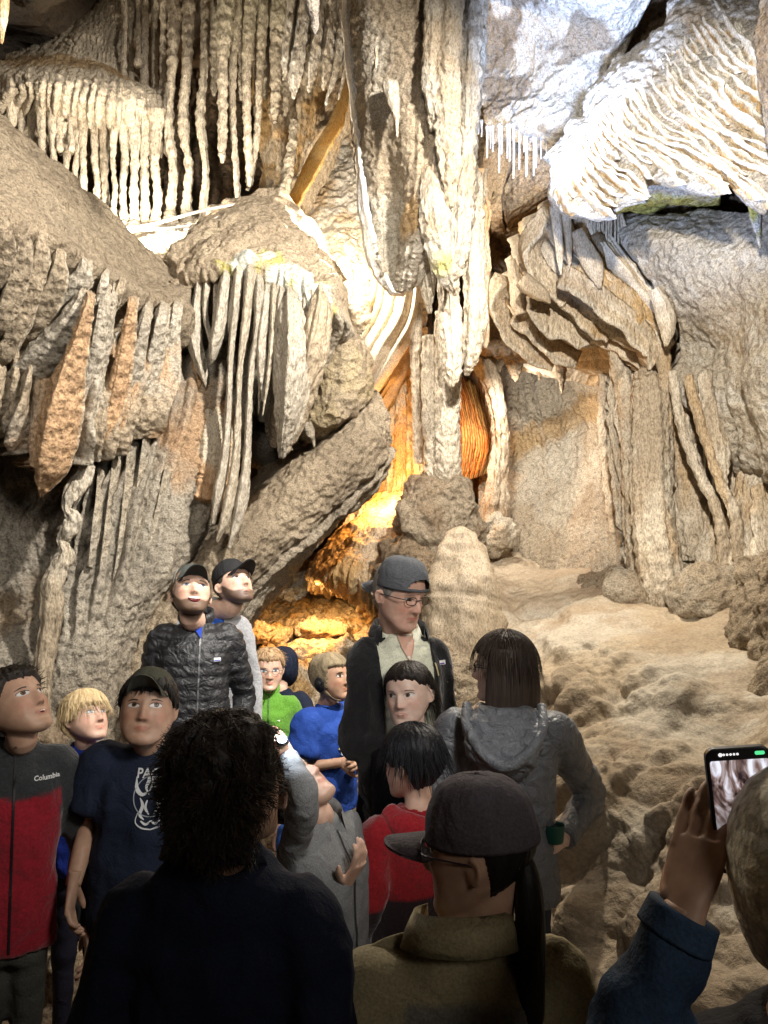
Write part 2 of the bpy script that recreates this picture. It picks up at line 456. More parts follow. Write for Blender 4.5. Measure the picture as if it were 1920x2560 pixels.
def dsp(a1=0.06, s1=2.2, a2=0.02, s2=9, lump=0.0, ls=14, rid=0.0, seed=0, fl=0.0, nfl=20, vdir=None, fl0=0.0, pw=0.7, wig=0.6):
    def f(p, u, v):
        d = a1 * fbm(p, s1, 4, 0.5, seed) + a2 * fbm(p, s2, 4, 0.6, seed + 2)
        if lump: d = d + lump * lumps(p, ls, seed)
        if rid: d = d + rid * ridged(p, s1 * 1.7, 3, seed)
        if fl:
            x = u * nfl + wig * fbm(p, 2.2, 3, .5, seed + 5)
            d = d + fl * (fl0 + (1 - fl0) * smooth(v, 0, 0.35)) * (flutes(x, seed, 0.5, True, pw) - 0.4) * (0.75 + 0.5 * noise1(v * 9 + np.floor(x) * 3.7, seed)) + fl * 0.18 * flutes(x * 2.7, seed + 4)
        return d
    return f
def structp(name, *a, **k):
    o = patch(name, *a, **k); tag(o, kind='structure'); return o
def thingp(name, label, cat, *a, group=None, **k):
    o = patch(name, *a, **k); tag(o, label, cat, group); return o

# ================= upper left: flowstone tiers and the row of stalactites
structp('cave_wall', [[(-150, -250, 7.4), (200, -250, 7.6), (500, -250, 7.7), (960, -250, 7.4)],
                      [(-150, 0, 7.9), (200, 0, 8.0), (500, 0, 7.9), (960, 0, 7.4)],
                      [(-150, 300, 7.9), (200, 300, 7.7), (500, 300, 7.7), (960, 300, 7.2)],
                      [(-150, 680, 7.2), (200, 680, 7.2), (500, 680, 7.2), (960, 680, 7.0)]], M_BUMP,
        dsp(0.05, 2, 0.03, 8, fl=0.10, nfl=34, fl0=1, seed=2), lambda p, u, v: rockcol(BROWN * 0.75, BROWN * 1.25, p, 2), sp=0.02)
structp('cave_ceiling', [[(-200, -120, 5.6), (0, -140, 5.4), (160, -160, 5.6), (320, -200, 6.0)],
                         [(-200, 0, 6.2), (0, -20, 6.2), (120, -20, 6.3), (260, -60, 6.6)],
                         [(-200, 150, 7.4), (0, 130, 7.4), (90, 110, 7.5), (240, 60, 7.6)]], M_ROCK, dsp(0.12, 1.6, 0.04, 7, rid=0.1),
        lambda p, u, v: rockcol(DARK, GREY * 0.6, p, 2), sp=0.025)
UL = [[(300, -190, 7.1), (350, -190, 6.8), (420, -190, 6.7), (500, -190, 6.8), (600, -190, 7.2)],
      [(205, 0, 7.0), (260, 0, 6.55), (320, 0, 6.4), (390, 0, 6.5), (430, 0, 7.0)],
      [(140, 65, 6.9), (200, 70, 6.4), (260, 75, 6.3), (300, 80, 6.4), (330, 90, 6.9)],
      [(88, 112, 6.8), (160, 125, 6.3), (230, 140, 6.2), (290, 155, 6.3), (320, 165, 6.9)],
      [(-20, 155, 6.5), (110, 152, 6.05), (220, 170, 6.05), (310, 200, 6.15), (370, 218, 6.7)],
      [(-80, 190, 6.1), (70, 190, 5.75), (200, 205, 5.75), (310, 226, 5.85), (420, 240, 6.3)],
      [(-90, 250, 6.1), (60, 255, 5.85), (190, 268, 5.85), (310, 285, 5.9), (440, 296, 6.3)],
      [(-90, 310, 6.6), (60, 320, 6.35), (190, 330, 6.3), (310, 335, 6.3), (440, 340, 6.6)]]
def ul_disp(p, u, v):
    x = u * 21 + .5 * fbm(p, 2.2, 2)
    return 0.05 * fbm(p, 2.2, 4) + 0.02 * ridged(p * np.array([1, 1, 2.5]), 6, 4) + 0.10 * smooth(v, .55, .95) * (flutes(x, 3) - .5) + 0.05 * smooth(v, .1, .4) * (1 - smooth(v, .45, .5)) * (flutes(x * 1.2, 5) - .5) + 0.012 * lumps(p, 22)
def ul_tint(p, u, v):
    c = rockcol(CREAM, CREAM * 0.88, p, 3)
    return mixc(c, OCHRE * 0.62, smooth(np.exp(-((v - .57) / .075) ** 2) + 0.3 * fbm(p, 5, 3), .25, .85) * 0.8)
tag(patch('flowstone', UL, M_FLOW, ul_disp, ul_tint, sp=0.012), 'cream two tiered flowstone bulge with an orange brown ledge at the upper left', 'flowstone')

def cream_t(seed=0, base=CREAM, alt=None):
    alt = base * 0.82 if alt is None else alt
    return lambda p, th, v: rockcol(base, alt, p, 4, seed)
rs = random.Random(7)
GRP = 'stalactites of the upper left row'
# lower tier (hang from the ledge down behind the sloping slab)
low = [(30, 300, 345, 9), (55, 300, 372, 8), (80, 300, 400, 8), (104, 305, 425, 9), (132, 305, 450, 10), (150, 300, 365, 8), (178, 300, 365, 8), (164, 360, 475, 9), (192, 308, 500, 9), (208, 308, 515, 10),
       (240, 312, 540, 12), (262, 315, 560, 11), (284, 318, 552, 8), (310, 315, 568, 12), (336, 318, 566, 12), (362, 322, 570, 14), (390, 325, 570, 13)]
for i, (x, y0, y1, w) in enumerate(sorted(low)):
    d = 6.05 + rs.uniform(-.1, .12); b = rs.uniform(-4, 4)
    flare = 1.9 if x > 225 and y1 > 530 else 1.0
    o = drip('stalactite', [(x, y0 - 55, d - .05, w * 1.9), (x, y0, d, w * 1.25), (x + b, y0 + (y1 - y0) * .35, d, w * .85), (x - b, y0 + (y1 - y0) * .65, d, w * .8), (x + b * .4, y1 - 22, d, w), (x, y1 + 12, d - .04, w * flare)], M_FLOW, cream_t(i), 0.9, rib=0.012, nrib=4, rough=0.014, seed=i, ns=14)
    tag(o, 'slender cream stalactite, %s in the row under the orange brown ledge' % ORDW[i], 'stalactite', GRP)
upper = [(312, -60, 195, 8), (328, 40, 200, 7), (362, -60, 222, 11), (386, -60, 228, 8), (408, -60, 225, 10), (345, -60, 150, 7)]
for i, (x, y0, y1, w) in enumerate(sorted(upper)):
    d = 6.35 + rs.uniform(-.1, .1); b = rs.uniform(-4, 4)
    o = drip('stalactite', [(x - 4, y0, d, w * 1.6), (x + b, y0 + 60, d, w), (x, (y0 + y1) / 2, d, w * .8), (x + b, y1 - 20, d - .05, w), (x, y1 + 14, d - .1, w * 1.7)], M_FLOW, cream_t(i), 0.9, rib=0.012, nrib=4, rough=0.014, seed=i + 30, ns=14)
    tag(o, 'short cream stalactite reaching down to the orange brown ledge, %s' % ORDW[i], 'stalactite', 'stalactites above the ledge')
longs = [(433, 428, 560, 13, 'thick long cream column left of the dark gap in the row'),
         (470, 466, 556, 12, 'long kinked cream column standing alone in the dark gap'),
         (512, 508, 556, 11, 'long cream column reaching the pale ledge right of the dark gap')]
for i, (x0, x1, y1, w, lab) in enumerate(longs):
    d = 6.15
    o = drip('column', [(x0 + 8, -80, d + .2, w * 1.8), (x0 + 2, 60, d + .1, w * 1.2), (x0 - 3, 180, d, w * .9), (x1 - 8, 300, d, w * 1.05), (x1 + 6, 420, d, w * .75), (x1, 520, d, w), (x1, y1 + 14, d - .05, w * 1.6)], M_FLOW, cream_t(i), 0.9, rib=0.016, nrib=5, rough=0.016, seed=i + 50)
    tag(o, lab, 'column')
hang = [(556, 10, 408, 13, 'hanging cream stalactite ending in mid air right of the long columns'), (584, 5, 515, 9, 'thin cream column bending down to the pale ledge'),
        (618, 5, 466, 11, 'cream stalactite with a blunt tip beside its leaning twin'), (640, 8, 476, 11, 'cream stalactite leaning right with a blunt lower end'),
        (690, 10, 308, 16, 'broad cream stalactite with a stepped pointed tip'), (664, 6, 250, 10, 'narrow cream stalactite hidden between two broad ones'), (604, 4, 250, 9, 'short cream stalactite behind the thin bending column'),
        (712, 8, 290, 12, 'cream stalactite with bluish crust right of the broad one'), (535, 4, 240, 9, 'short yellowish stalactite under the roof of the row')]
for i, (x, dx, y1, w, lab) in enumerate(hang):
    d = 6.0 + 0.06 * i
    bend = {584: 14, 640: -22, 618: 8}.get(x, 0)
    o = drip('stalactite', [(x + 12, -70, d, w * 2.0), (x + 6 - bend * .3, 60, d, w * 1.5), (x - bend * .3, y1 * .42, d, w * 1.0), (x + dx * .2, y1 * .7, d, w * .85), (x + bend * .7, y1 - 30, d, w * .8), (x + bend, y1, d, w * .28)], M_FLOW,
             lambda p, th, v, i=i: mixc(rockcol(CREAM, CREAM * .8, p, 4, i), np.array([.55, .53, .40]), (1 - smooth(v, .1, .45)) * .6), 0.9, rib=0.018, nrib=5, rough=0.018, seed=i + 70)
    tag(o, lab, 'stalactite')
# blades sweeping to the right of the row
for i, (pts, w) in enumerate(sorted([([(770, -60), (752, 90), (737, 190), (733, 245)], 16), ([(800, -60), (792, 90), (778, 170), (772, 228)], 14), ([(828, -60), (824, 80), (815, 160), (808, 225)], 14),
                              ([(850, -60), (852, 60), (842, 150), (815, 262)], 12), ([(742, -60), (728, 60), (716, 140), (708, 200)], 12), ([(868, -40), (872, 60), (866, 150), (846, 250)], 9)])):
    o = drip('drapery', [(x, y, 5.75 + .05 * i, w * k) for (x, y), k in zip(pts, (1.3, 1.2, 1.0, .15))], M_FLOW, lambda p, th, v: rockcol(WHITE * .9, GREY, p, 5), 1.7, rib=0.014, nrib=6, rough=0.02, seed=i + 90)
    tag(o, 'narrow grey white drapery blade beside the hanging shield, %s' % ORDW[i], 'drapery', 'curved blades in the upper middle')
thingp('flowstone', 'brown folded curtain wall right of the hanging stalactites', 'flowstone',
       [[(600, 60, 6.9), (680, 60, 6.6), (760, 60, 6.4), (860, 60, 6.3)], [(640, 240, 6.9), (700, 230, 6.6), (770, 220, 6.4), (860, 190, 6.2)],
        [(660, 360, 6.9), (710, 360, 6.6), (760, 350, 6.45), (815, 320, 6.3)], [(660, 470, 6.9), (700, 480, 6.6), (730, 480, 6.5), (770, 430, 6.35)], [(650, 560, 6.9), (690, 560, 6.65), (715, 560, 6.5), (735, 530, 6.4)]],
       M_FLOW, dsp(0.04, 2, 0.02, 9, fl=0.14, nfl=6, fl0=1, seed=8), lambda p, u, v: rockcol(TAN, OCHRE * .8, p, 2.5), sp=0.014)
tag(curtain('drapery', [(868, 190, 6.3), (838, 290, 6.2), (790, 370, 6.15), (750, 450, 6.15), (712, 535, 6.2)], [(876, 212, 6.0), (856, 310, 5.9), (812, 395, 5.9), (772, 470, 5.95), (728, 540, 6.0)], M_AMBER, 0.05, 0.02, 0.004, 3, 0.01,
            lambda p, u, v: rockcol(np.array([.62, .42, .16]), np.array([.66, .52, .28]), p, 3)), 'amber translucent drapery edge curving down beside the bright wall', 'drapery')
drip_base = thingp('flowstone', 'pale smooth ledge under the feet of the long columns', 'flowstone',
       [[(180, 520, 6.5), (320, 535, 6.45), (440, 540, 6.4), (560, 520, 6.4), (740, 500, 6.4)], [(200, 560, 6.15), (320, 560, 6.05), (440, 558, 6.0), (560, 545, 6.0), (720, 520, 6.0)],
        [(240, 600, 5.8), (330, 590, 5.7), (430, 580, 5.65), (540, 575, 5.6), (700, 560, 5.8)], [(280, 660, 5.6), (350, 650, 5.4), (430, 650, 5.3), (530, 650, 5.4), (640, 640, 5.6)], [(340, 760, 5.6), (390, 750, 5.4), (450, 750, 5.3), (530, 740, 5.4), (620, 730, 5.6)]],
       M_ROCK, dsp(0.08, 1.8, 0.015, 9, seed=4), lambda p, u, v: rockcol(CREAM * .92, TAN * 1.1, p, 2), sp=0.014)
tag(drip('stalagmite', [(672, 478, 5.95, 8), (664, 490, 5.93, 24), (668, 515, 5.9, 34), (675, 545, 5.9, 40)], M_BUMP, cream_t(3), 0.8, rough=0.03, ns=22, seed=4), 'small knobbly cream lump topping the brown boulder', 'stalagmite')
tag(drip('column', [(735, 300, 6.1, 10), (728, 380, 6.05, 12), (716, 450, 6.0, 14), (700, 500, 5.95, 16)], M_BUMP, cream_t(5), 0.9, rough=0.02, seed=6), 'rough cream column leaning left in front of the brown folds', 'column')
# two pale cables lying along the ledge
def cable(pts, r, label, colr):
    path = np.array([P(*q) for q in pts])
    v, f, c0, c1, _, _ = sweep(path, [r] * len(pts), [r] * len(pts), 90, 8)
    VV, FF = tri_quads([(v, f, c0, c1)])
    m, nt, N, L, b = new_mat('cable_sheath'); b.inputs['Base Color'].default_value = (*colr, 1); b.inputs['Roughness'].default_value = .45
    tag(link_mesh('cable', VV, FF, m, loc=VV.mean(0)), label, 'cable', 'cables on the ledge')
cable([(262, 552, 5.5), (300, 568, 5.5), (360, 565, 5.45), (420, 550, 5.4), (480, 533, 5.4), (560, 516, 5.5), (640, 505, 5.5), (700, 500, 5.9)], 0.011, 'upper pale cable slung above the ledge towards the brown boulder', (.62, .58, .50))
cable([(262, 566, 5.4), (300, 580, 5.36), (350, 574, 5.32), (430, 570, 5.3), (500, 560, 5.3), (545, 545, 5.35), (590, 520, 5.45), (660, 506, 5.6)], 0.012, 'lower white cable lying on the ledge below the columns', (.70, .68, .62))

# ================= bright central wall and the slanting banded sheet
def cw_tint(p, u, v):
    c = rockcol(WHITE, CREAM, p, 2.5, 3)
    return mixc(c, OCHRE * 1.05, .55 * smooth(fbm(p, 3.5, 4, .6, 8), .15, .5))
thingp('flowstone', 'brilliant lamp lit flowstone wall between boulder and hanging shield', 'flowstone',
       [[(700, 120, 7.0), (800, 120, 6.9), (900, 120, 6.8), (1010, 120, 6.7), (1100, 120, 6.6)], [(690, 300, 7.0), (790, 300, 6.8), (890, 300, 6.7), (1000, 300, 6.6), (1100, 300, 6.6)],
        [(680, 480, 6.8), (770, 480, 6.6), (870, 480, 6.5), (980, 480, 6.5), (1100, 480, 6.5)], [(720, 640, 6.4), (800, 640, 6.25), (880, 640, 6.2), (980, 650, 6.2), (1090, 660, 6.3)], [(800, 800, 6.2), (850, 790, 6.0), (900, 790, 6.0), (980, 790, 6.2), (1060, 800, 6.5)],
        [(840, 930, 6.3), (870, 920, 6.1), (910, 910, 6.1), (960, 900, 6.3), (1010, 900, 6.6)]],
       M_BUMP, lambda p, u, v: 0.05 * fbm(p, 2, 4) + 0.03 * ridged(p * np.array([1, 1, 1.6]), 5, 4) + 0.05 * smooth(v, .5, .7) * flutes((u + v * .35) * 9 + .4 * fbm(p, 2, 2), 5), cw_tint, sp=0.012)
bands = [((930, 690), (940, 720), (905, 800), (880, 850), 16, .58), ((955, 715), (948, 760), (915, 830), (888, 885), 13, .75), ((990, 720), (975, 775), (935, 855), (905, 905), 22, .95), ((1022, 715), (1005, 790), (955, 880), (918, 950), 30, .95), ((1046, 715), (1030, 800), (985, 885), (938, 965), 20, .85)]
for i, (a, b, c, e, w, br) in enumerate(bands):
    d = 6.12 - .04 * i
    o = drip('drapery', [(a[0], a[1] - 60, d, w), (*b, d - .03, w), (*c, d - .06, w), (e[0], e[1], d, w * .7), (e[0] - 6, e[1] + 26, d + .1, w * .15)], M_SMOOTH, lambda p, th, v, br=br: mixc(OCHRE, CREAM * 1.05, smooth(np.full(len(p), br) + .25 * fbm(p, 4, 3), .55, .85)), 1.1, rib=0.012, nrib=8, rough=0.006, seed=i + 120, ns=28)
    tag(o, 'banded cream and tan drapery slanting below the hanging shield, %s' % ORDW[i], 'drapery', 'slanting banded draperies')
for i in range(6):
    x0, y0 = 1052 - 4 * i, 760 + 26 * i
    o = drip('drapery', [(x0, y0 - 60, 6.2 + .06 * i, 14), (x0 - 25, y0 + 30, 6.2 + .06 * i, 15), (x0 - 62, y0 + 110, 6.25 + .06 * i, 12), (x0 - 96, y0 + 165, 6.3 + .06 * i, 2)], M_SMOOTH, lambda p, th, v: rockcol(TAN, BROWN, p, 4), 1.3, rib=.01, nrib=7, rough=.006, seed=i + 130, ns=20)
    tag(o, 'shadowed brown drapery fold under the slanting cream bands, %s from the top' % ['first', 'second', 'third', 'fourth', 'fifth', 'sixth'][i], 'drapery', 'dark folds under the slanting bands')

# ================= central hanging shield
SH = [[(858, -140, 5.0), (900, -140, 4.6), (960, -140, 4.5), (1030, -140, 4.5), (1110, -140, 4.55), (1215, -140, 5.0)],
      [(860, 0, 5.0), (900, 0, 4.62), (960, 0, 4.52), (1030, 0, 4.5), (1110, 0, 4.55), (1200, 0, 5.0)],
      [(872, 170, 5.0), (910, 170, 4.65), (965, 170, 4.55), (1035, 170, 4.5), (1105, 170, 4.55), (1192, 170, 4.95)],
      [(886, 340, 4.95), (920, 340, 4.7), (970, 340, 4.6), (1035, 340, 4.5), (1100, 340, 4.55), (1178, 340, 4.9)],
      [(900, 480, 4.9), (930, 480, 4.72), (970, 490, 4.66), (1030, 480, 4.5), (1095, 480, 4.5), (1172, 470, 4.85)],
      [(922, 590, 4.85), (944, 590, 4.75), (972, 600, 4.72), (1020, 590, 4.58), (1080, 580, 4.5), (1168, 560, 4.8)],
      [(948, 670, 4.8), (960, 672, 4.76), (978, 680, 4.74), (1012, 668, 4.66), (1055, 650, 4.6), (1120, 620, 4.8)],
      [(975, 722, 4.8), (982, 726, 4.78), (990, 730, 4.76), (1005, 726, 4.74), (1030, 714, 4.72), (1075, 680, 4.8)]]
def sh_disp(p, u, v):
    bowl = -0.10 * np.exp(-(((u - .36) / .16) ** 2 + ((v - .68) / .26) ** 2))
    return bowl + 0.03 * fbm(p, 1.6, 3) + 0.018 * ridged(p * np.array([.6, 1, 2.4]), 6, 4, 4) + 0.04 * smooth(u, .55, .68) * (flutes(u * 9 + .3 * fbm(p, 1.2, 2), 7) - .3) + 0.012 * lumps(p * np.array([.7, 1, 1.5]), 24, 2)
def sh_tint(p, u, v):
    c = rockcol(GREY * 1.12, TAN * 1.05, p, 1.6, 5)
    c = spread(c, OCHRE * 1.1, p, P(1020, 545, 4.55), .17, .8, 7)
    return mixc(c, np.array([.30, .27, .21]), smooth(v, .55, .8) * (1 - smooth(u, .35, .6)) * .6)  # shade of the hollow put into the tint
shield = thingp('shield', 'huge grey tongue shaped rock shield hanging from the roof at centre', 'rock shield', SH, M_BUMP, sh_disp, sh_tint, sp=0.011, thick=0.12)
# its thin white left flange
fl_in = [(872, -140, 4.85), (876, 0, 4.85), (888, 170, 4.85), (902, 340, 4.82), (912, 460, 4.8), (938, 580, 4.8), (962, 665, 4.78), (990, 722, 4.76), (1020, 712, 4.74), (1060, 690, 4.74), (1084, 650, 4.74)]
fl_out = [(850, -140, 4.95), (856, 0, 4.95), (868, 170, 4.95), (886, 340, 4.9), (894, 460, 4.86), (904, 580, 4.86), (930, 680, 4.84), (985, 738, 4.8), (1026, 726, 4.78), (1066, 704, 4.76), (1090, 660, 4.76)]
tag(curtain('flange', fl_in, fl_out, M_SMOOTH, .05, .018, .006, 4, .012, lambda p, u, v: rockcol(WHITE, np.array([.62, .62, .62]), p, 6)), 'thin white fin fringing the lower left edge of the hanging shield', 'drapery')
sh_pieces = [('pale grey rib hanging on the right half of the shield', [(1085, -120, 4.42, 20), (1082, 60, 4.4, 20), (1076, 180, 4.38, 20), (1086, 270, 4.38, 19), (1078, 330, 4.42, 3)], 1),
             ('long greenish grey tongue down the right half of the shield', [(1125, -120, 4.45, 30), (1120, 100, 4.4, 26), (1118, 260, 4.36, 24), (1124, 400, 4.36, 22), (1128, 520, 4.4, 5)], 2),
             ('outer right blade of the hanging shield with a ragged edge', [(1175, -120, 4.6, 30), (1172, 80, 4.55, 26), (1166, 240, 4.55, 24), (1158, 380, 4.55, 22), (1150, 520, 4.55, 26), (1140, 640, 4.55, 22), (1132, 720, 4.6, 3)], 3),
             ('broad grey green blade low on the shield with a yellow stain', [(1080, 420, 4.44, 14), (1085, 520, 4.4, 28), (1095, 600, 4.42, 26), (1118, 680, 4.46, 22), (1140, 740, 4.5, 3)], 4)]
for lab, pts, sd in sh_pieces:
    pts = [(a, b, c, w * 1.3) for a, b, c, w in pts]
    tag(drip('drapery', pts, M_FLOW, lambda p, th, v, sd=sd: .76 * spread(rockcol(GREY, TAN * 1.05, p, 3, sd), YELL * .8, p, P(1110, 655, 4.4),   .09 if sd == 4 else .001, .8), .55, rib=.018, nrib=7, rough=.016, seed=sd + 200, ns=26), lab, 'drapery')
tag(drip('stalactite', [(950, -60, 4.6, 8), (944, 60, 4.58, 7), (942, 140, 4.56, 5), (940, 170, 4.56, 1)], M_FLOW, cream_t(2), 1, rough=.008, seed=7), 'dark narrow drip groove rib on the upper face of the shield', 'stalactite')
tag(drip('stalactite', [(975, 210, 4.5, 22), (985, 260, 4.47, 14), (992, 300, 4.46, 6), (993, 345, 4.47, 2)], M_FLOW, lambda p, th, v: rockcol(GREY, TAN, p, 3), .7, rough=.01, seed=8), 'little grey drip point on the middle of the shield face', 'stalactite')
# lit pieces below
lit = [('bright cream tongue hanging below the shield', [(1118, 600, 4.95, 22), (1120, 720, 4.9, 26), (1126, 830, 4.88, 28), (1130, 920, 4.9, 24), (1127, 968, 4.92, 6)], 11),
       ('broad white blade with serrated tip right of the bright tongue', [(1180, 440, 5.1, 28), (1186, 560, 5.0, 26), (1188, 700, 4.95, 28), (1186, 820, 4.92, 28), (1176, 900, 4.95, 18), (1166, 938, 5.0, 3)], 12),
       ('small leaf shaped drapery hanging in front of the dark pocket', [(1062, 650, 4.78, 16), (1066, 700, 4.74, 22), (1070, 740, 4.76, 14), (1074, 784, 4.8, 1.5)], 13),
       ('tall pale column reaching from below the shield to the dark boulder', [(1118, 780, 5.35, 30), (1120, 920, 5.35, 32), (1118, 1040, 5.35, 30), (1120, 1130, 5.42, 30), (1116, 1200, 5.52, 36), (1112, 1250, 5.62, 50)], 14),
       ('slim grey column just left of the tall pale one', [(1072, 840, 5.45, 16), (1074, 960, 5.42, 20), (1076, 1060, 5.4, 18), (1080, 1140, 5.48, 18), (1082, 1200, 5.56, 24), (1080, 1245, 5.66, 32)], 15),
       ('thin shaded column in the pocket under the leaf drapery', [(1040, 760, 5.9, 14), (1040, 900, 5.9, 16), (1044, 1020, 5.9, 14), (1048, 1160, 5.9, 16)], 16)]
for lab, pts, sd in lit:
    tag(drip('column' if 'column' in lab else 'drapery', pts, M_FLOW, cream_t(sd, CREAM * 1.05 if sd < 13 else CREAM * .92), .8, rib=.022, nrib=8, rough=.014, seed=sd + 200, ns=30), lab, 'column' if 'column' in lab else 'drapery')
tag(curtain('drapery', [(1196, 420, 5.3), (1206, 560, 5.3), (1210, 700, 5.3), (1212, 850, 5.25)], [(1216, 420, 5.1), (1222, 560, 5.05), (1220, 700, 5.05), (1214, 870, 5.05)], M_FLOW, .06, .02, .01, 3, .02, lambda p, u, v: rockcol(TAN * 1.1, PEACH, p, 4)), 'tan edge-on sheet closing the right side of the hanging shield', 'drapery')

# ================= cool lit roof sheet at the upper right with straws, crack and cleft
def ceil_tint(p, u, v):
    c = rockcol(WHITE * 1.02, WHITE * .85, p, 3)
    return mixc(c, np.array([.30, .25, .19]), smooth(fbm(p * np.array([.6, 1, 2.6]), 2.2, 3, .5, 12) + (0.5 - u) * .9 - np.abs(v - .35), .02, .2) * .9)
thingp('flowstone', 'white roof sheet with brown windows and straws at the upper right', 'flowstone',
       [[(1170, -160, 4.7), (1300, -160, 4.4), (1450, -160, 4.2), (1640, -160, 4.0), (1800, -160, 4.1)], [(1180, 0, 5.2), (1300, 0, 4.9), (1440, 0, 4.6), (1570, 0, 4.45), (1630, 0, 4.5)],
        [(1185, 120, 5.5), (1290, 120, 5.2), (1400, 120, 4.95), (1500, 110, 4.8), (1560, 105, 4.85)], [(1192, 220, 5.6), (1280, 230, 5.35), (1370, 230, 5.1), (1440, 225, 5.0), (1490, 215, 5.0)],
        [(1205, 290, 5.6), (1270, 310, 5.4), (1340, 320, 5.2), (1400, 320, 5.1), (1450, 290, 5.1)], [(1230, 350, 5.9), (1280, 360, 5.7), (1340, 375, 5.6), (1400, 380, 5.5), (1450, 360, 5.5)]],
       M_BUMP, lambda p, u, v: 0.06 * fbm(p, 1.8, 4) + 0.025 * ridged(p * np.array([.6, 1, 1.8]), 5, 4, 7) + 0.016 * lumps(p, 18, 4), ceil_tint, sp=0.012)
st = [(1196, 315, 335, 2.2), (1204, 315, 342, 2.2), (1218, 330, 395, 2.6), (1232, 328, 380, 2.4), (1248, 325, 432, 3.0), (1254, 330, 386, 2.6), (1268, 325, 396, 2.6), (1274, 325, 404, 2.6), (1284, 325, 446, 3.4), (1298, 330, 425, 2.8), (1316, 325, 442, 3.6), (1334, 340, 440, 3.0), (1340, 345, 420, 3.0), (1382, 335, 394, 2.8), (1390, 340, 378, 2.4), (1226, 330, 372, 2.2), (1310, 330, 380, 2.4), (1352, 345, 398, 2.4), (1366, 345, 385, 2.2)]
for i, (x, y0, y1, w) in enumerate(sorted(st)):
    o = drip('stalactite', [(x, y0 - 14, 5.35, w * 2.2), (x, y0 + 4, 5.35, w * 1.1), (x + .6, (y0 + y1) / 2, 5.35, w), (x, y1, 5.35, w * .8)], M_SMOOTH, lambda p, th, v: WHITE * np.ones((len(p), 1)), 1, rough=.004, ns=8, nl=16, seed=i)
    tag(o, 'thin white soda straw under the cool lit roof sheet, %s' % ORDW[i], 'stalactite', 'soda straws under the roof sheet')
structp('cave_ceiling', [[(1430, 260, 5.3), (1480, 180, 5.2), (1560, 90, 5.1), (1650, -20, 4.8), (1740, -160, 4.4)], [(1480, 280, 5.3), (1530, 200, 5.2), (1610, 110, 5.1), (1700, 0, 4.8), (1800, -160, 4.4)], [(1540, 300, 5.3), (1600, 220, 5.2), (1680, 120, 5.0), (1760, 0, 4.8), (1840, -160, 4.4)]], M_ROCK, dsp(.05, 2, .02, 8), lambda p, u, v: BROWN * .8 * np.ones((len(p), 1)), sp=.03)
structp('cave_wall', [[(1150, 250, 7.2), (1250, 250, 7.0), (1350, 250, 6.8), (1500, 250, 6.6)], [(1150, 420, 7.4), (1240, 420, 6.6), (1330, 430, 6.3), (1460, 380, 6.2)], [(1150, 560, 8.0), (1235, 560, 7.0), (1310, 540, 6.6), (1440, 480, 6.4)], [(1150, 700, 8.6), (1230, 700, 8.0), (1300, 660, 7.4), (1420, 620, 6.8)], [(1120, 960, 9.0), (1230, 960, 8.8), (1320, 940, 8.2), (1430, 920, 7.6)]],
        M_ROCK, dsp(.10, 1.6, .03, 8, rid=.05, seed=6), lambda p, u, v: rockcol(TAN * .75, BROWN, p, 1.4), sp=.018)
thingp('boulder', 'brown ceiling block split by a crack below the soda straws', 'boulder',
       [[(1210, 370, 6.0), (1260, 380, 5.8), (1320, 390, 5.7), (1400, 380, 5.7)], [(1215, 470, 6.1), (1250, 480, 5.9), (1285, 500, 5.95), (1400, 440, 5.8)], [(1222, 540, 6.2), (1250, 545, 6.0), (1290, 530, 6.0), (1390, 480, 6.0)], [(1230, 590, 6.7), (1260, 580, 6.6), (1300, 560, 6.6), (1380, 520, 6.6)]],
       M_ROCK, lambda p, u, v: .05 * fbm(p, 2, 4) + .015 * fbm(p, 12, 3) - .18 * np.exp(-((u - .47 + .05 * v + .02 * fbm(p, 6, 2)) / .015) ** 2), lambda p, u, v: rockcol(TAN * .9, BROWN, p, 2), sp=.014, thick=.5)

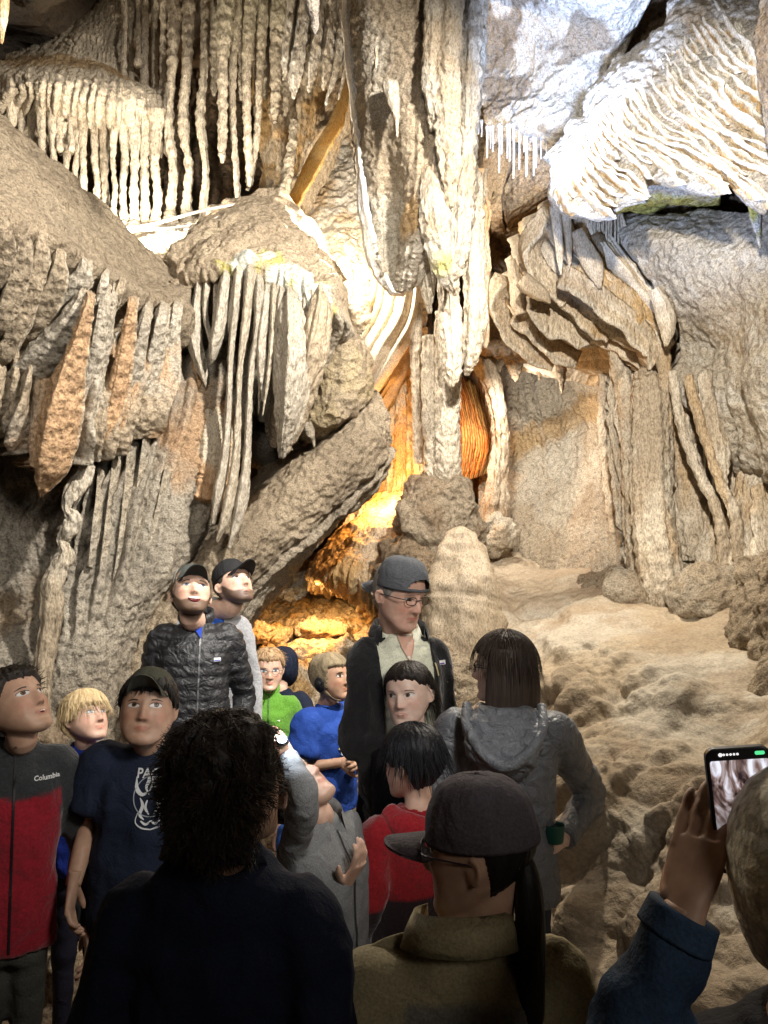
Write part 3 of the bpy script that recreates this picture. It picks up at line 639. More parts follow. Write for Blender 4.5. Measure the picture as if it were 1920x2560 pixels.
# ================= ribbed white shield at the upper right
E = lambda q: [(1360 + x * .3376, y * .3376) for x, y in q]
ridges = [[(80, 1220), (80, 1380), (130, 1520), (210, 1585)], [(170, 1150), (200, 1330), (310, 1480), (470, 1595)], [(230, 1080), (270, 1290), (390, 1460), (490, 1530)], [(270, 950), (300, 1100), (370, 1230), (450, 1300), (560, 1400), (700, 1480)],
          [(350, 930), (380, 1080), (450, 1230), (600, 1300), (730, 1460)], [(390, 830), (440, 1000), (500, 1080), (660, 1230), (750, 1330)], [(440, 760), (500, 930), (600, 1090), (780, 1190), (880, 1280), (960, 1380)], [(500, 660), (530, 850), (570, 980), (680, 1050), (830, 1120), (1000, 1240), (1180, 1340), (1290, 1440)],
          [(550, 600), (590, 820), (660, 950), (800, 1060), (980, 1110), (1180, 1230), (1330, 1300)], [(610, 500), (650, 720), (720, 850), (840, 1010), (1000, 1080), (1150, 1170), (1300, 1290), (1520, 1490)], [(660, 480), (700, 640), (770, 880), (900, 975), (1060, 1080), (1180, 1200), (1420, 1340), (1659, 1545)],
          [(740, 420), (770, 600), (850, 740), (980, 880), (1100, 970), (1230, 1060), (1330, 1190), (1500, 1260), (1680, 1310)], [(820, 370), (860, 520), (930, 720), (1040, 840), (1160, 950), (1300, 1010), (1390, 1070), (1680, 1240)], [(870, 340), (940, 590), (1010, 720), (1150, 850), (1280, 990), (1420, 1030), (1680, 1180)],
          [(940, 280), (1000, 450), (1060, 570), (1200, 720), (1300, 830), (1450, 930), (1680, 1090)], [(1000, 220), (1090, 480), (1230, 620), (1260, 770), (1400, 880), (1680, 1070)], [(1040, 130), (1180, 380), (1260, 520), (1400, 640), (1550, 750), (1680, 830)], [(1100, 60), (1210, 260), (1330, 460), (1510, 600), (1600, 760)],
          [(1200, -40), (1330, 230), (1450, 400), (1530, 650), (1600, 800)], [(1290, -60), (1400, 250), (1490, 470), (1560, 750), (1640, 960)], [(1380, -80), (1460, 330), (1520, 600), (1600, 800), (1690, 1000)]]
def dribs(x, y):  # distance of the ribbed shield at a pixel
    u = (x - 1380) / 540
    return 4.55 - .75 * u - .0009 * (y - 250)
def ext(q):
    (x0, y0), (x1, y1) = q[0], q[1]; return [(x0 + (x0 - x1) * .35 - 18, y0 + (y0 - y1) * .45)] + q
cols = [catmull(np.array(ext(E(q))), 9) for q in ridges]
base_rows = []
cols2 = [cols[0] + np.array([-9, 0])] + cols + [cols[-1] + np.array([60, 10]), cols[-1] + np.array([150, 20])]
for k in range(9):
    base_rows.append([(c[k][0], c[k][1], dribs(*c[k]) + .03 + (.18 if j == 0 else 0) + (.12 if k == 0 else 0)) for j, c in enumerate(cols2)])
def rb_tint(p, u, v):
    c = rockcol(np.array([.56, .51, .43]), np.array([.66, .62, .56]), p, 4)
    c = mixc(c, OCHRE, smooth(fbm(p, 2.5, 3, .5, 5), .2, .5) * .5 * smooth(u, .4, .7))
    return mixc(c, WHITE, smooth(fbm(p, 9, 3, .6, 4), .05, .3) * .7)
ribbed = thingp('shield', 'white ribbed drapery shield fanning across the upper right corner', 'rock shield', base_rows, M_BUMP, lambda p, u, v: .03 * fbm(p, 3, 4) + .014 * lumps(p, 24, 3) + .012 * fbm(p, 20, 2), rb_tint, sp=.011, thick=.07)
fine = []
for i in range(len(ridges)):
    fine.append(catmull(np.array(ridges[i], float), 8))
    if i + 1 < len(ridges): fine.append((catmull(np.array(ridges[i], float), 8) * .5 + catmull(np.array(ridges[i + 1], float), 8) * .5)[: 5 + i % 4])
for i, q in enumerate(fine):
    pts = E([tuple(a) for a in q]); h = (.075 + .04 * rnd1(np.array([i]), 3)[0]) * (1 if i % 2 == 0 else .72)
    A = np.array([P(x, y, dribs(x, y) + .05) for x, y in pts])
    k = np.linspace(0, 1, len(pts)); hh = h * (0.35 + .9 * np.sin(np.clip(k * 1.1, 0, 1) * np.pi * .62))
    B = A + np.outer(hh, np.array([.10, -1.0, -.45]))
    o = curtain('rib', A, B, M_SMOOTH, .03, .009, .006, 5, .010, lambda p, u, v: mixc(rockcol(np.array([.52, .42, .28]), OCHRE, p, 4), WHITE * 1.08, smooth(v + .12 * fbm(p, 30, 2), .45, .8)), world=True, sp=.012, seed=i)  # light caught by the rims painted white; the brown sides are rock colour
    o.parent = ribbed; o.matrix_parent_inverse = Matrix.Translation(-ribbed.location)
thingp('drapery', 'yellow stained rim hanging under the ribbed white shield', 'flowstone',
       [[(1500, 490, 4.5), (1600, 480, 4.4), (1700, 480, 4.3), (1800, 480, 4.2)], [(1512, 520, 4.55), (1600, 505, 4.5), (1690, 495, 4.4), (1800, 500, 4.3)], [(1520, 540, 4.9), (1610, 528, 4.9), (1700, 515, 4.9), (1800, 520, 4.9)]], M_BUMP, dsp(.03, 4, .02, 12), lambda p, u, v: mixc(WHITE * .9, YELL, smooth(v + .2 * fbm(p, 8, 3), .2, .6)), sp=.014)
tag(drip('stalactite', [(1890, 500, 4.0, 22), (1892, 540, 4.0, 16), (1896, 580, 4.0, 8), (1900, 620, 4.02, 2)], M_BUMP, lambda p, th, v: mixc(WHITE, YELL, smooth(fbm(p, 9, 2), -.2, .2)), .8, rough=.015, seed=3), 'yellowish stalactite stub under the right end of the ribbed shield', 'stalactite')

# ================= right: recess, folded swirl, smooth face
structp('cave_ceiling', [[(1400, 470, 5.2), (1560, 460, 5.0), (1720, 450, 4.8), (1960, 450, 4.4)], [(1420, 540, 5.5), (1560, 540, 5.3), (1720, 540, 5.0), (1960, 530, 4.7)], [(1440, 600, 5.6), (1560, 610, 5.4), (1720, 590, 5.2), (1960, 570, 4.9)]], M_BUMP, dsp(.06, 2.4, .03, 9, rid=.05), lambda p, u, v: rockcol(TAN * .8, BROWN, p, 2), sp=.016)
for i, (x, y1) in enumerate(sorted([(1478, 580), (1487, 588), (1498, 596), (1508, 585), (1516, 604), (1528, 590), (1538, 602), (1546, 612), (1554, 600), (1470, 566), (1522, 578)])):
    tag(drip('stalactite', [(x, 535, 4.95, 5), (x, 550, 4.95, 3.2), (x, y1 - 14, 4.95, 2.8), (x, y1, 4.95, 1.6)], M_FLOW, cream_t(i), 1, rough=.004, ns=8, nl=14, seed=i), 'short tan straw fringing the recess under the ribbed shield, %s' % ORDW[i], 'stalactite', 'straws in the right recess')
Fq = lambda *q: [(1200 + x * .434, 480 + y * .434) for x, y in q]
thingp('flowstone', 'cream folded flowstone swirl on the right under the ribbed shield', 'flowstone',
       [[(1410, 500, 5.5), (1440, 500, 5.25), (1500, 520, 5.15), (1560, 560, 5.1), (1640, 600, 5.1)], [(1330, 570, 5.7), (1380, 570, 5.2), (1450, 600, 5.05), (1530, 640, 5.0), (1620, 690, 5.0)],
        [(1290, 660, 5.8), (1350, 670, 5.3), (1430, 690, 5.1), (1520, 730, 5.0), (1640, 790, 4.95)], [(1238, 750, 6.1), (1310, 770, 5.6), (1400, 790, 5.4), (1510, 810, 5.15), (1660, 860, 4.95)],
        [(1270, 830, 6.3), (1330, 840, 5.9), (1420, 860, 5.7), (1530, 860, 5.35), (1650, 920, 5.05)], [(1330, 905, 6.5), (1390, 905, 6.2), (1460, 905, 5.9), (1560, 900, 5.5), (1640, 970, 5.15)], [(1360, 920, 7.2), (1410, 925, 7.0), (1480, 930, 6.6), (1570, 940, 6.0), (1640, 1010, 5.5)]],
       M_SMOOTH, lambda p, u, v: .05 * fbm(p, 1.8, 3) + .17 * (flutes((v - u * .42) * 11 + .35 * fbm(p, 1.6, 3), 6, .5) - .4) + .018 * flutes((v - u * .42) * 47, 9) + .012 * fbm(p, 16, 3),
       lambda p, u, v: mixc(rockcol(CREAM * 1.02, CREAM * .85, p, 2), OCHRE * 1.1, .6 * smooth(fbm(np.stack([(v - u * .42) * 14, u * 2, u * 0], 1), 1, 3), .05, .45)), sp=.011)
sw = [('broad bright fold sweeping down right across the swirl', Fq((470, 470), (640, 570), (800, 690), (930, 820), (990, 960)), (20, 40, 42, 38, 20), 4.78, 1),
      ('long narrow fold above the broad bright one in the swirl', Fq((560, 430), (740, 540), (900, 660), (1010, 800), (1060, 900)), (8, 22, 26, 24, 8), 4.8, 2),
      ('curled white fold on the upper left shoulder of the swirl', Fq((400, 130), (290, 290), (330, 440), (430, 540), (500, 600)), (22, 40, 42, 28, 6), 4.98, 3),
      ('lens shaped lower fold at the left edge of the swirl', Fq((140, 480), (90, 620), (160, 760), (290, 900), (420, 985)), (10, 26, 34, 26, 4), 5.5, 4),
      ('middle fold with a ragged lower hem in the swirl', Fq((300, 560), (330, 660), (430, 750), (560, 810), (640, 830)), (16, 38, 40, 26, 5), 5.15, 5),
      ('brown fold tucked between the broad fold and the hem', Fq((470, 590), (560, 660), (660, 760), (740, 810)), (10, 22, 22, 5), 5.0, 6),
      ('low fold right above the dark gap in the swirl', Fq((200, 700), (330, 800), (440, 900), (560, 960)), (12, 26, 26, 5), 5.4, 7)]
for lab, pts, ws, d, sd in sw:
    A = np.array([P(x, y, d + .17) for x, y in pts]); k = .10 + np.array(ws, float) * d / FPX * .62
    B = A + np.outer(k, np.array([-.30, -.55, -.80]))
    tag(curtain('drapery', A, B, M_FLOW, .16, .014, .010, 3, .016, lambda p, u, v, sd=sd: mixc(rockcol(CREAM * (1.08 if sd < 4 else .95), OCHRE * .95 if sd in (2, 6) else CREAM * .8, p, 3, sd), OCHRE * .9, .6 * flutes(v * 4 + .4 * fbm(p, 2, 2), sd) * (v < .9)), world=True, sp=.012, seed=sd, fold=.006), lab, 'drapery')
hang2 = [('flat tan drapery strip with a square hem left of the swirl', Fq((180, 390), (205, 520), (225, 640), (240, 705)), (12, 16, 20, 16), 5.35, 1), ('pointed tan drapery tongue in the upper swirl', Fq((240, 500), (310, 560), (370, 600), (405, 640)), (22, 24, 16, 3), 5.0, 2),
         ('yellowish stalactite in front of the upper swirl', Fq((430, 80), (450, 240), (462, 380), (466, 478)), (14, 11, 8, 1.5), 4.85, 3), ('white stalactite beside the yellowish one', Fq((490, 90), (508, 250), (514, 360), (516, 445)), (13, 9, 6, 1.2), 4.85, 4),
         ('grey brown drapery leaf hanging right of the two stalactites', Fq((560, 220), (610, 340), (660, 440), (690, 555)), (14, 24, 24, 4), 4.85, 5), ('amber drapery leaf behind the short tan straws', Fq((660, 250), (690, 330), (700, 380), (700, 440)), (20, 24, 16, 4), 4.95, 6),
         ('long pale drapery tongue pointing down right of the swirl', Fq((1000, 560), (1050, 660), (1080, 780), (1070, 890)), (14, 24, 22, 4), 4.72, 7)]
for lab, pts, ws, d, sd in hang2:
    tag(drip('stalactite' if 'stalactite' in lab else 'drapery', [(x, y, d, w) for (x, y), w in zip(pts, ws)], M_AMBER if sd == 6 else M_SMOOTH, lambda p, th, v, sd=sd: rockcol([0, TAN * 1.15, TAN * 1.2, CREAM * .95, WHITE, TAN, np.array([.6, .42, .16]), CREAM][sd], TAN, p, 3, sd), .6, rib=.01, nrib=6, rough=.008, seed=sd + 320, ns=22), lab, 'stalactite' if 'stalactite' in lab else 'drapery')
thingp('flowstone', 'broad smooth speckled rock face at the right edge', 'flowstone',
       [r + [(r[-1][0] + 700, r[-1][1] - 20, r[-1][2] - .5)] for r in [[(1530, 560, 5.2), (1640, 545, 4.9), (1780, 530, 4.6), (1960, 530, 4.2)], [(1555, 600, 4.9), (1650, 600, 4.65), (1790, 600, 4.4), (1980, 620, 4.1)], [(1620, 680, 4.85), (1690, 680, 4.6), (1800, 680, 4.35), (1980, 700, 4.05)], [(1690, 790, 4.8), (1740, 790, 4.6), (1820, 780, 4.4), (1980, 800, 4.0)],
        [(1700, 870, 4.9), (1760, 870, 4.75), (1830, 870, 4.45), (1980, 900, 3.95)], [(1690, 940, 4.85), (1760, 950, 4.7), (1840, 960, 4.4), (1980, 1000, 3.95)], [(1740, 1020, 4.85), (1790, 1040, 4.65), (1860, 1060, 4.4), (1980, 1090, 4.0)], [(1790, 1130, 4.9), (1830, 1150, 4.7), (1880, 1170, 4.5), (1980, 1190, 4.1)], [(1810, 1220, 5.1), (1850, 1215, 5.0), (1900, 1200, 4.8), (1980, 1215, 4.5)]]],
       M_BUMP, lambda p, u, v: .07 * fbm(p, 1.5, 4) + .012 * lumps(p, 30, 5) + .015 * fbm(p, 14, 3) + .05 * smooth(v, .4, .6) * (flutes(u * 7 + .6 * fbm(p, 1.5, 2), 4) - .4), lambda p, u, v: mixc(rockcol(CREAM * .95, GREY * 1.05, p, 1.4), WHITE * .95, smooth(fbm(p, 5, 3, .6, 3), .1, .4) * .5), sp=.012)
structp('cave_wall', [r + [(2800, r[-1][1], 2.4)] for r in [[(1900, -200, 3.4), (1990, -200, 3.2), (2100, -200, 3.0)], [(1895, 100, 3.5), (1990, 100, 3.3), (2100, 100, 3.1)], [(1908, 300, 3.6), (1990, 300, 3.4), (2100, 300, 3.2)], [(1945, 480, 3.7), (1990, 480, 3.5), (2100, 480, 3.3)]]], M_ROCK, dsp(.05, 2, .02, 9), lambda p, u, v: rockcol(TAN * .8, BROWN, p, 2), sp=.02)

# ================= right alcove wall with added teeth standing in for shadows above it
def al_tint(p, u, v):
    c = rockcol(CREAM * .9, TAN * 1.05, p, 1.6, 4)
    c = mixc(c, OCHRE * .85, .75 * smooth(np.exp(-((v - .33 + .30 * (u - .4)) / .07) ** 2) + .35 * fbm(p, 4, 4), .35, .8))
    return mixc(c, GREY * 1.15, smooth(fbm(p * np.array([3, 1, .35]), 1.4, 3, .5, 9), .1, .4) * .6)
thingp('flowstone', 'curved alcove wall of speckled flowstone behind the right hand path', 'flowstone',
       [[(1180, 880, 7.6), (1260, 890, 7.4), (1370, 890, 7.1), (1480, 880, 6.5), (1640, 880, 5.7)], [(1185, 1000, 7.5), (1270, 1000, 7.4), (1380, 1000, 7.1), (1490, 1000, 6.5), (1640, 1000, 5.6)], [(1200, 1130, 7.3), (1290, 1130, 7.1), (1390, 1130, 6.9), (1500, 1130, 6.3), (1640, 1130, 5.5)],
        [(1200, 1250, 7.0), (1290, 1270, 6.8), (1390, 1290, 6.5), (1500, 1290, 6.0), (1640, 1290, 5.3)], [(1210, 1340, 6.9), (1300, 1380, 6.5), (1400, 1420, 6.1), (1500, 1450, 5.6), (1640, 1450, 5.1)], [(1220, 1420, 6.7), (1310, 1470, 6.2), (1410, 1510, 5.8), (1510, 1530, 5.4), (1640, 1540, 5.0)]],
       M_BUMP, lambda p, u, v: .07 * fbm(p, 1.4, 4) + .018 * ridged(p, 7, 4, 4) + .016 * lumps(p, 24, 5) * smooth(v, .3, .6) + .06 * (1 - smooth(v, .3, .55)) * (flutes(u * 14 + .5 * fbm(p, 1.5, 2), 8) - .4) + .08 * smooth(u, .62, .9) * (flutes(u * 26, 3) - .4), al_tint, sp=.013)
for i, (x, y0, y1, w, d) in enumerate([(1285, 885, 955, 26, 6.3), (1345, 895, 950, 16, 6.3), (1402, 890, 985, 17, 6.1), (1245, 880, 930, 20, 6.5)]):  # dark teeth added where only tooth shaped shadows fall
    tag(drip('stalactite', [(x, y0 - 30, d, w * 1.2), (x, y0, d, w), (x + 2, y0 + (y1 - y0) * .5, d, w * .7), (x + 4, y1, d, w * .1)], M_ROCK, lambda p, th, v: rockcol(BROWN, TAN * .7, p, 3), .8, rough=.02, seed=i + 340), ['broad dark tooth hanging over the alcove, left of its neighbours', 'short dark tooth second from the left over the alcove', 'dark pointed tooth over the middle of the alcove wall', 'blunt dark tooth beside the orange lit opening'][i], 'stalactite')
structp('cave_ceiling', [[(1190, 820, 6.4), (1290, 850, 6.2), (1400, 870, 6.0), (1540, 870, 5.7)], [(1180, 880, 6.4), (1290, 895, 6.2), (1400, 900, 6.1), (1540, 905, 5.8)], [(1190, 920, 7.7), (1290, 915, 7.6), (1400, 915, 7.3), (1540, 920, 6.8)]], M_ROCK, dsp(.06, 2.4, .03, 9), lambda p, u, v: rockcol(BROWN, DARK, p, 2), sp=.018)

# columns and curtains against the right wall
rc = [('massive fluted pale column standing on the right hand terrace', [(1612, 930, 5.0, 24), (1628, 990, 4.9, 44), (1630, 1120, 4.85, 50), (1634, 1280, 4.8, 50), (1650, 1400, 4.75, 52), (1664, 1490, 4.7, 44), (1672, 1540, 4.72, 20)], .034, 1, .8),
      ('rough pale column left of the massive fluted one', [(1560, 900, 5.3, 14), (1566, 1000, 5.25, 20), (1572, 1150, 5.2, 20), (1584, 1320, 5.15, 22), (1596, 1430, 5.1, 28)], .02, 2, .9),
      ('slim broken column at the back of the alcove', [(1510, 900, 5.8, 12), (1508, 1020, 5.8, 14), (1520, 1180, 5.75, 16), (1540, 1330, 5.7, 16), (1550, 1420, 5.6, 20)], .018, 3, .9),
      ('broad fluted curtain right of the massive column', [(1690, 960, 5.05, 26), (1706, 1080, 5.0, 44), (1724, 1200, 4.95, 52), (1740, 1320, 4.9, 50), (1744, 1400, 4.9, 36)], .03, 4, .6),
      ('thin bowed column curving down the right wall', [(1680, 930, 4.72, 12), (1700, 1050, 4.66, 12), (1740, 1170, 4.6, 12), (1786, 1260, 4.55, 14), (1806, 1340, 4.52, 15), (1812, 1420, 4.55, 22)], .012, 5, .9),
      ('second thin column bowed beside the first on the right wall', [(1720, 940, 4.66, 12), (1758, 1080, 4.58, 13), (1800, 1200, 4.5, 13), (1838, 1290, 4.45, 14), (1848, 1400, 4.45, 18)], .012, 6, .9),
      ('pale ribbed pillar at the right edge below the speckled face', [(1880, 1180, 4.6, 30), (1876, 1280, 4.55, 40), (1872, 1390, 4.5, 48), (1868, 1500, 4.45, 56), (1866, 1580, 4.4, 60)], .026, 7, .7),
      ('stubby pale drip column behind the bowed pair', [(1800, 1230, 4.85, 22), (1790, 1330, 4.8, 32), (1776, 1430, 4.75, 40), (1766, 1510, 4.7, 44)], .024, 8, .7),
      ('cream column dropping from the swirl to the alcove rim', [(1640, 800, 4.95, 20), (1658, 900, 4.9, 18), (1664, 980, 4.86, 16), (1672, 1080, 4.84, 10)], .012, 9, .8),
      ('small knobbly column under the swirl beside the dark teeth', [(1536, 830, 5.25, 12), (1540, 890, 5.25, 18), (1548, 950, 5.3, 14), (1552, 1010, 5.35, 10)], .014, 10, .9),
      ('pointed drapery hanging at the right of the terrace column', [(1760, 930, 4.7, 20), (1784, 1050, 4.6, 26), (1806, 1150, 4.52, 18), (1812, 1215, 4.5, 3)], .016, 11, .6)]
for lab, pts, rb, sd, fl in rc:
    kind = 'drapery' if ('drapery' in lab or 'curtain' in lab) else 'column'
    tag(drip(kind, pts, M_FLOW, lambda p, th, v, sd=sd: mixc(rockcol(CREAM, TAN * 1.1, p, 2.2, sd), OCHRE * .95, .55 * smooth(fbm(p * np.array([3, 3, .6]), 1.3, 3, .5, sd), .15, .45)), fl, rib=rb, nrib=9 if rb > .02 else 6, rough=.016, seed=sd + 360, ns=40 if rb > .02 else 20), lab, kind)
structp('cave_wall', [r + [(r[-1][0] + 700, r[-1][1] - 10, r[-1][2] - .5)] for r in [[(1530, 930, 5.5), (1700, 940, 5.12), (1820, 980, 4.95), (1980, 1060, 4.6)], [(1540, 1150, 5.4), (1710, 1150, 5.02), (1830, 1160, 4.85), (1980, 1200, 4.5)], [(1560, 1350, 5.25), (1730, 1350, 4.95), (1840, 1350, 4.75), (1980, 1350, 4.3)], [(1600, 1480, 5.1), (1760, 1480, 4.85), (1850, 1480, 4.55), (1980, 1480, 4.1)], [(1700, 1600, 4.8), (1780, 1600, 4.6), (1860, 1640, 4.3), (1980, 1640, 3.8)]]],
        M_FLOW, dsp(.08, 1.8, .02, 9, lump=.02, ls=12, seed=3, fl=.17, nfl=22, fl0=1), lambda p, u, v: mixc(rockcol(CREAM * .92, CREAM * 1.05, p, 2), OCHRE, .5 * smooth(fbm(p, 2, 3, .5, 6), .1, .4)), sp=.014)
thingp('flowstone', 'tan knobbly wall foot at the right edge above the phone', 'flowstone',
       [r + [(r[-1][0] + 700, r[-1][1] - 20, r[-1][2] - .5)] for r in [[(1860, 1400, 4.2), (1900, 1380, 3.9), (1990, 1380, 3.6)], [(1850, 1560, 4.0), (1890, 1560, 3.7), (1990, 1560, 3.4)], [(1850, 1700, 3.8), (1890, 1720, 3.5), (1990, 1740, 3.1)], [(1870, 1820, 3.7), (1910, 1850, 3.4), (1990, 1880, 2.9)]]], M_BUMP, dsp(.09, 2.2, .03, 10, lump=.04, ls=9, seed=7), lambda p, u, v: rockcol(TAN * 1.15, TAN * .9, p, 3), sp=.013)

# ================= orange passage in the middle
structp('cave_wall', [[(820, 760, 9.0), (950, 760, 8.8), (1060, 760, 8.6), (1180, 760, 8.8), (1320, 780, 9.2)], [(820, 950, 8.7), (950, 950, 8.2), (1060, 950, 8.0), (1180, 950, 8.4), (1320, 960, 9.0)], [(820, 1150, 8.2), (950, 1150, 7.8), (1060, 1150, 7.6), (1180, 1150, 8.0), (1320, 1150, 8.6)], [(820, 1300, 7.6), (950, 1300, 7.2), (1060, 1300, 7.0), (1180, 1300, 7.6), (1320, 1300, 8.0)]],
        M_FLOW, dsp(.06, 2, .03, 8, fl=.12, nfl=26, fl0=1, seed=9), lambda p, u, v: rockcol(CREAM * .85, OCHRE, p, 2), sp=.016)
for i, (x, y0, y1, w, d) in enumerate(sorted([(962, 1000, 1250, 14, 6.9), (984, 930, 1240, 17, 6.8), (1008, 880, 1225, 18, 6.7), (1032, 860, 1215, 14, 6.6), (1052, 880, 1200, 12, 6.5), (944, 1060, 1260, 10, 7.0)])):
    tag(drip('column', [(x + 6, y0 - 60, d, w), (x, y0 + 20, d, w * 1.05), (x - 2, (y0 + y1) / 2, d, w), (x - 4, y1 - 30, d, w * 1.1), (x - 4, y1 + 20, d, w * 1.4)], M_FLOW, lambda p, th, v: rockcol(CREAM, OCHRE * 1.05, p, 4), .9, rib=.02, nrib=6, rough=.014, seed=i + 400, ns=20), 'fluted amber lit column left of the tall pale column, %s' % ORDW[i], 'column', 'amber lit columns in the gap')
for i in range(8):
    x = 1138 + i * 12
    top = [(x - 8 + i * 2, 925 + 9 * i, 6.6 + .07 * i), (x + 20, 1010 + 8 * i, 6.55 + .07 * i), (x + 34, 1110, 6.5 + .07 * i), (x + 16, 1205 - 4 * i, 6.5 + .07 * i)]
    o = curtain('drapery', top, [(a - 17, b + 4, c - .10) for a, b, c in top], M_AMBER, .04, .018, .012, 2, .012, lambda p, u, v: mixc(np.array([.85, .55, .18]), np.array([.30, .11, .03]), smooth(np.sin(v * 21 + 2 * fbm(p, 4, 2)), -.2, .5)), sp=.012)
    tag(o, 'glowing orange translucent drapery in the hole beside the tall column, %s' % ORDW[i], 'drapery', 'orange draperies in the hole')
thingp('flowstone', 'dark ring of rock framing the orange lit hole', 'flowstone',
       [[(1180, 905, 6.5), (1200, 890, 6.4), (1240, 900, 6.5)], [(1212, 960, 6.5), (1228, 962, 6.4), (1255, 965, 6.5)], [(1232, 1040, 6.5), (1244, 1045, 6.4), (1268, 1055, 6.5)], [(1236, 1120, 6.5), (1248, 1130, 6.4), (1272, 1140, 6.5)], [(1212, 1215, 6.4), (1236, 1225, 6.3), (1268, 1235, 6.4)], [(1190, 1300, 6.3), (1225, 1310, 6.2), (1270, 1320, 6.3)]], M_FLOW, dsp(.02, 3, .015, 10, fl=.04, nfl=3, fl0=1), lambda p, u, v: rockcol(TAN * .8, BROWN, p, 4), sp=.013)
# dark boulder, pale stalagmite, amber slope, hanging lip
tag(blob('boulder', P(1098, 1325, 5.6), (.27, .32, .38), M_BUMP, .30, 1.3, .05, 7, 80, lambda X: rockcol(TAN * .75, BROWN * .9, X, 2.5), 3, extra=lambda X, D: .05 * ridged(X, 4, 4, 2)), 'craggy dark brown boulder between the orange gap and the pale mound', 'boulder')
tag(blob('boulder', P(1020, 1440, 5.5), (.22, .3, .24), M_BUMP, .30, 1.3, .05, 8, 64, lambda X: rockcol(BROWN, BROWN * .7, X, 2.5), 5, extra=lambda X, D: .05 * ridged(X, 5, 4, 2)), 'rough dark rock just behind the man in the backwards cap', 'boulder')
tag(drip('stalagmite', [(1155, 1328, 4.75, 14), (1154, 1346, 4.72, 44), (1158, 1400, 4.66, 72), (1160, 1470, 4.6, 92), (1156, 1540, 4.55, 104), (1150, 1640, 4.5, 112), (1150, 1760, 4.5, 118)], M_SMOOTH, lambda p, th, v: rockcol(TAN * .82, TAN * .68, p, 2), .8, rough=.04, rib=.01, nrib=7, ns=56, seed=9, sc=4), 'smooth rounded tan stalagmite beside the start of the terrace path', 'stalagmite')
thingp('flowstone', 'amber lit flowstone slope dropping left from the glowing gap', 'flowstone',
       [[(900, 1250, 6.7), (950, 1240, 6.6), (1000, 1235, 6.4), (1040, 1230, 6.3)], [(850, 1330, 6.4), (910, 1310, 6.2), (970, 1300, 6.0), (1020, 1290, 6.0)], [(790, 1400, 6.2), (850, 1390, 6.0), (920, 1380, 5.8), (1000, 1370, 5.8)], [(760, 1445, 6.2), (830, 1450, 5.9), (910, 1460, 5.7), (1000, 1460, 5.7)], [(790, 1465, 6.7), (850, 1475, 6.4), (930, 1520, 6.0), (1010, 1540, 5.9)], [(840, 1470, 7.3), (890, 1485, 7.0), (950, 1560, 6.5), (1010, 1600, 6.3)]],
       M_FLOW, lambda p, u, v: .06 * fbm(p, 2, 4) + .02 * ridged(p, 6, 3) + .07 * smooth(v, .3, .7) * (flutes(u * 15 + v * 3 + .5 * fbm(p, 2, 2), 4) - .4) + .03 * lumps(p, 9, 3), lambda p, u, v: rockcol(TAN * 1.05, OCHRE * .9, p, 2), sp=.012)

# ================= lamp lit rubble passage under the slanting boulder
structp('cave_wall', [[(560, 1380, 9.0), (680, 1380, 9.2), (800, 1380, 9.2), (960, 1380, 8.8)], [(540, 1500, 8.2), (680, 1480, 8.6), (800, 1470, 8.6), (960, 1480, 8.2)], [(520, 1640, 7.6), (680, 1560, 8.0), (800, 1540, 8.0), (960, 1560, 7.6)]], M_BUMP, dsp(.10, 1.8, .05, 7, rid=.08), lambda p, u, v: rockcol(OCHRE * .95, TAN, p, 2), sp=.018)
def rub_disp(p, u, v):
    f1, f2 = worley(p + .05 * fbm(p, 4, 2)[:, None], 5.0, 3)
    return .06 * fbm(p, 2.4, 4) + .09 * smooth(f2 - f1, .0, .25) * (.3 + .7 * fbm(p, 3, 2)) + .03 * ridged(p, 7, 3) + .02 * lumps(p, 14, 3)
thingp('rubble_slope', 'bright lamp lit slope of loose stones in the low passage', 'rubble',
       [[(420, 1500, 8.2), (600, 1490, 8.4), (720, 1480, 8.4), (830, 1475, 8.3), (1000, 1480, 8.0)], [(400, 1560, 7.2), (590, 1545, 7.4), (710, 1525, 7.4), (830, 1505, 7.3), (1000, 1520, 7.0)], [(380, 1620, 6.6), (580, 1600, 6.7), (710, 1580, 6.7), (830, 1560, 6.6), (1010, 1570, 6.4)],
        [(360, 1690, 6.0), (570, 1670, 6.0), (710, 1660, 6.0), (830, 1650, 5.9), (1020, 1650, 5.8)], [(330, 1790, 5.4), (560, 1770, 5.3), (710, 1760, 5.2), (830, 1760, 5.2), (1030, 1760, 5.1)], [(300, 2020, 4.4), (540, 2020, 4.4), (700, 2020, 4.4), (830, 2020, 4.4), (1040, 2020, 4.4)], [(240, 2140, 3.9), (540, 2140, 3.9), (700, 2140, 3.9), (830, 2140, 3.9), (1040, 2140, 3.9)], [(160, 2360, 3.3), (540, 2360, 3.3), (700, 2360, 3.3), (830, 2360, 3.3), (1040, 2360, 3.3)], [(60, 2640, 2.8), (540, 2640, 2.8), (700, 2640, 2.8), (830, 2640, 2.8), (1040, 2640, 2.8)]],
       M_ROCK, rub_disp, lambda p, u, v: mixc(rockcol(TAN * 1.1, OCHRE * .8, p, 3), rockcol(BROWN, TAN * .7, p, 3), smooth(v, .5, .72)), sp=.013, thick=.2)
rs = random.Random(11)
stone_src = []
for k in range(6):
    o = blob('stone', (0, 0, 0), (1, .8, .5), M_ROCK, .22, 1.6, 0, 8, 16, lambda X, k=k: (TAN * (.8 + .1 * k)) * np.ones((len(X), 1)), k, facets=.5)
    stone_src.append(o)
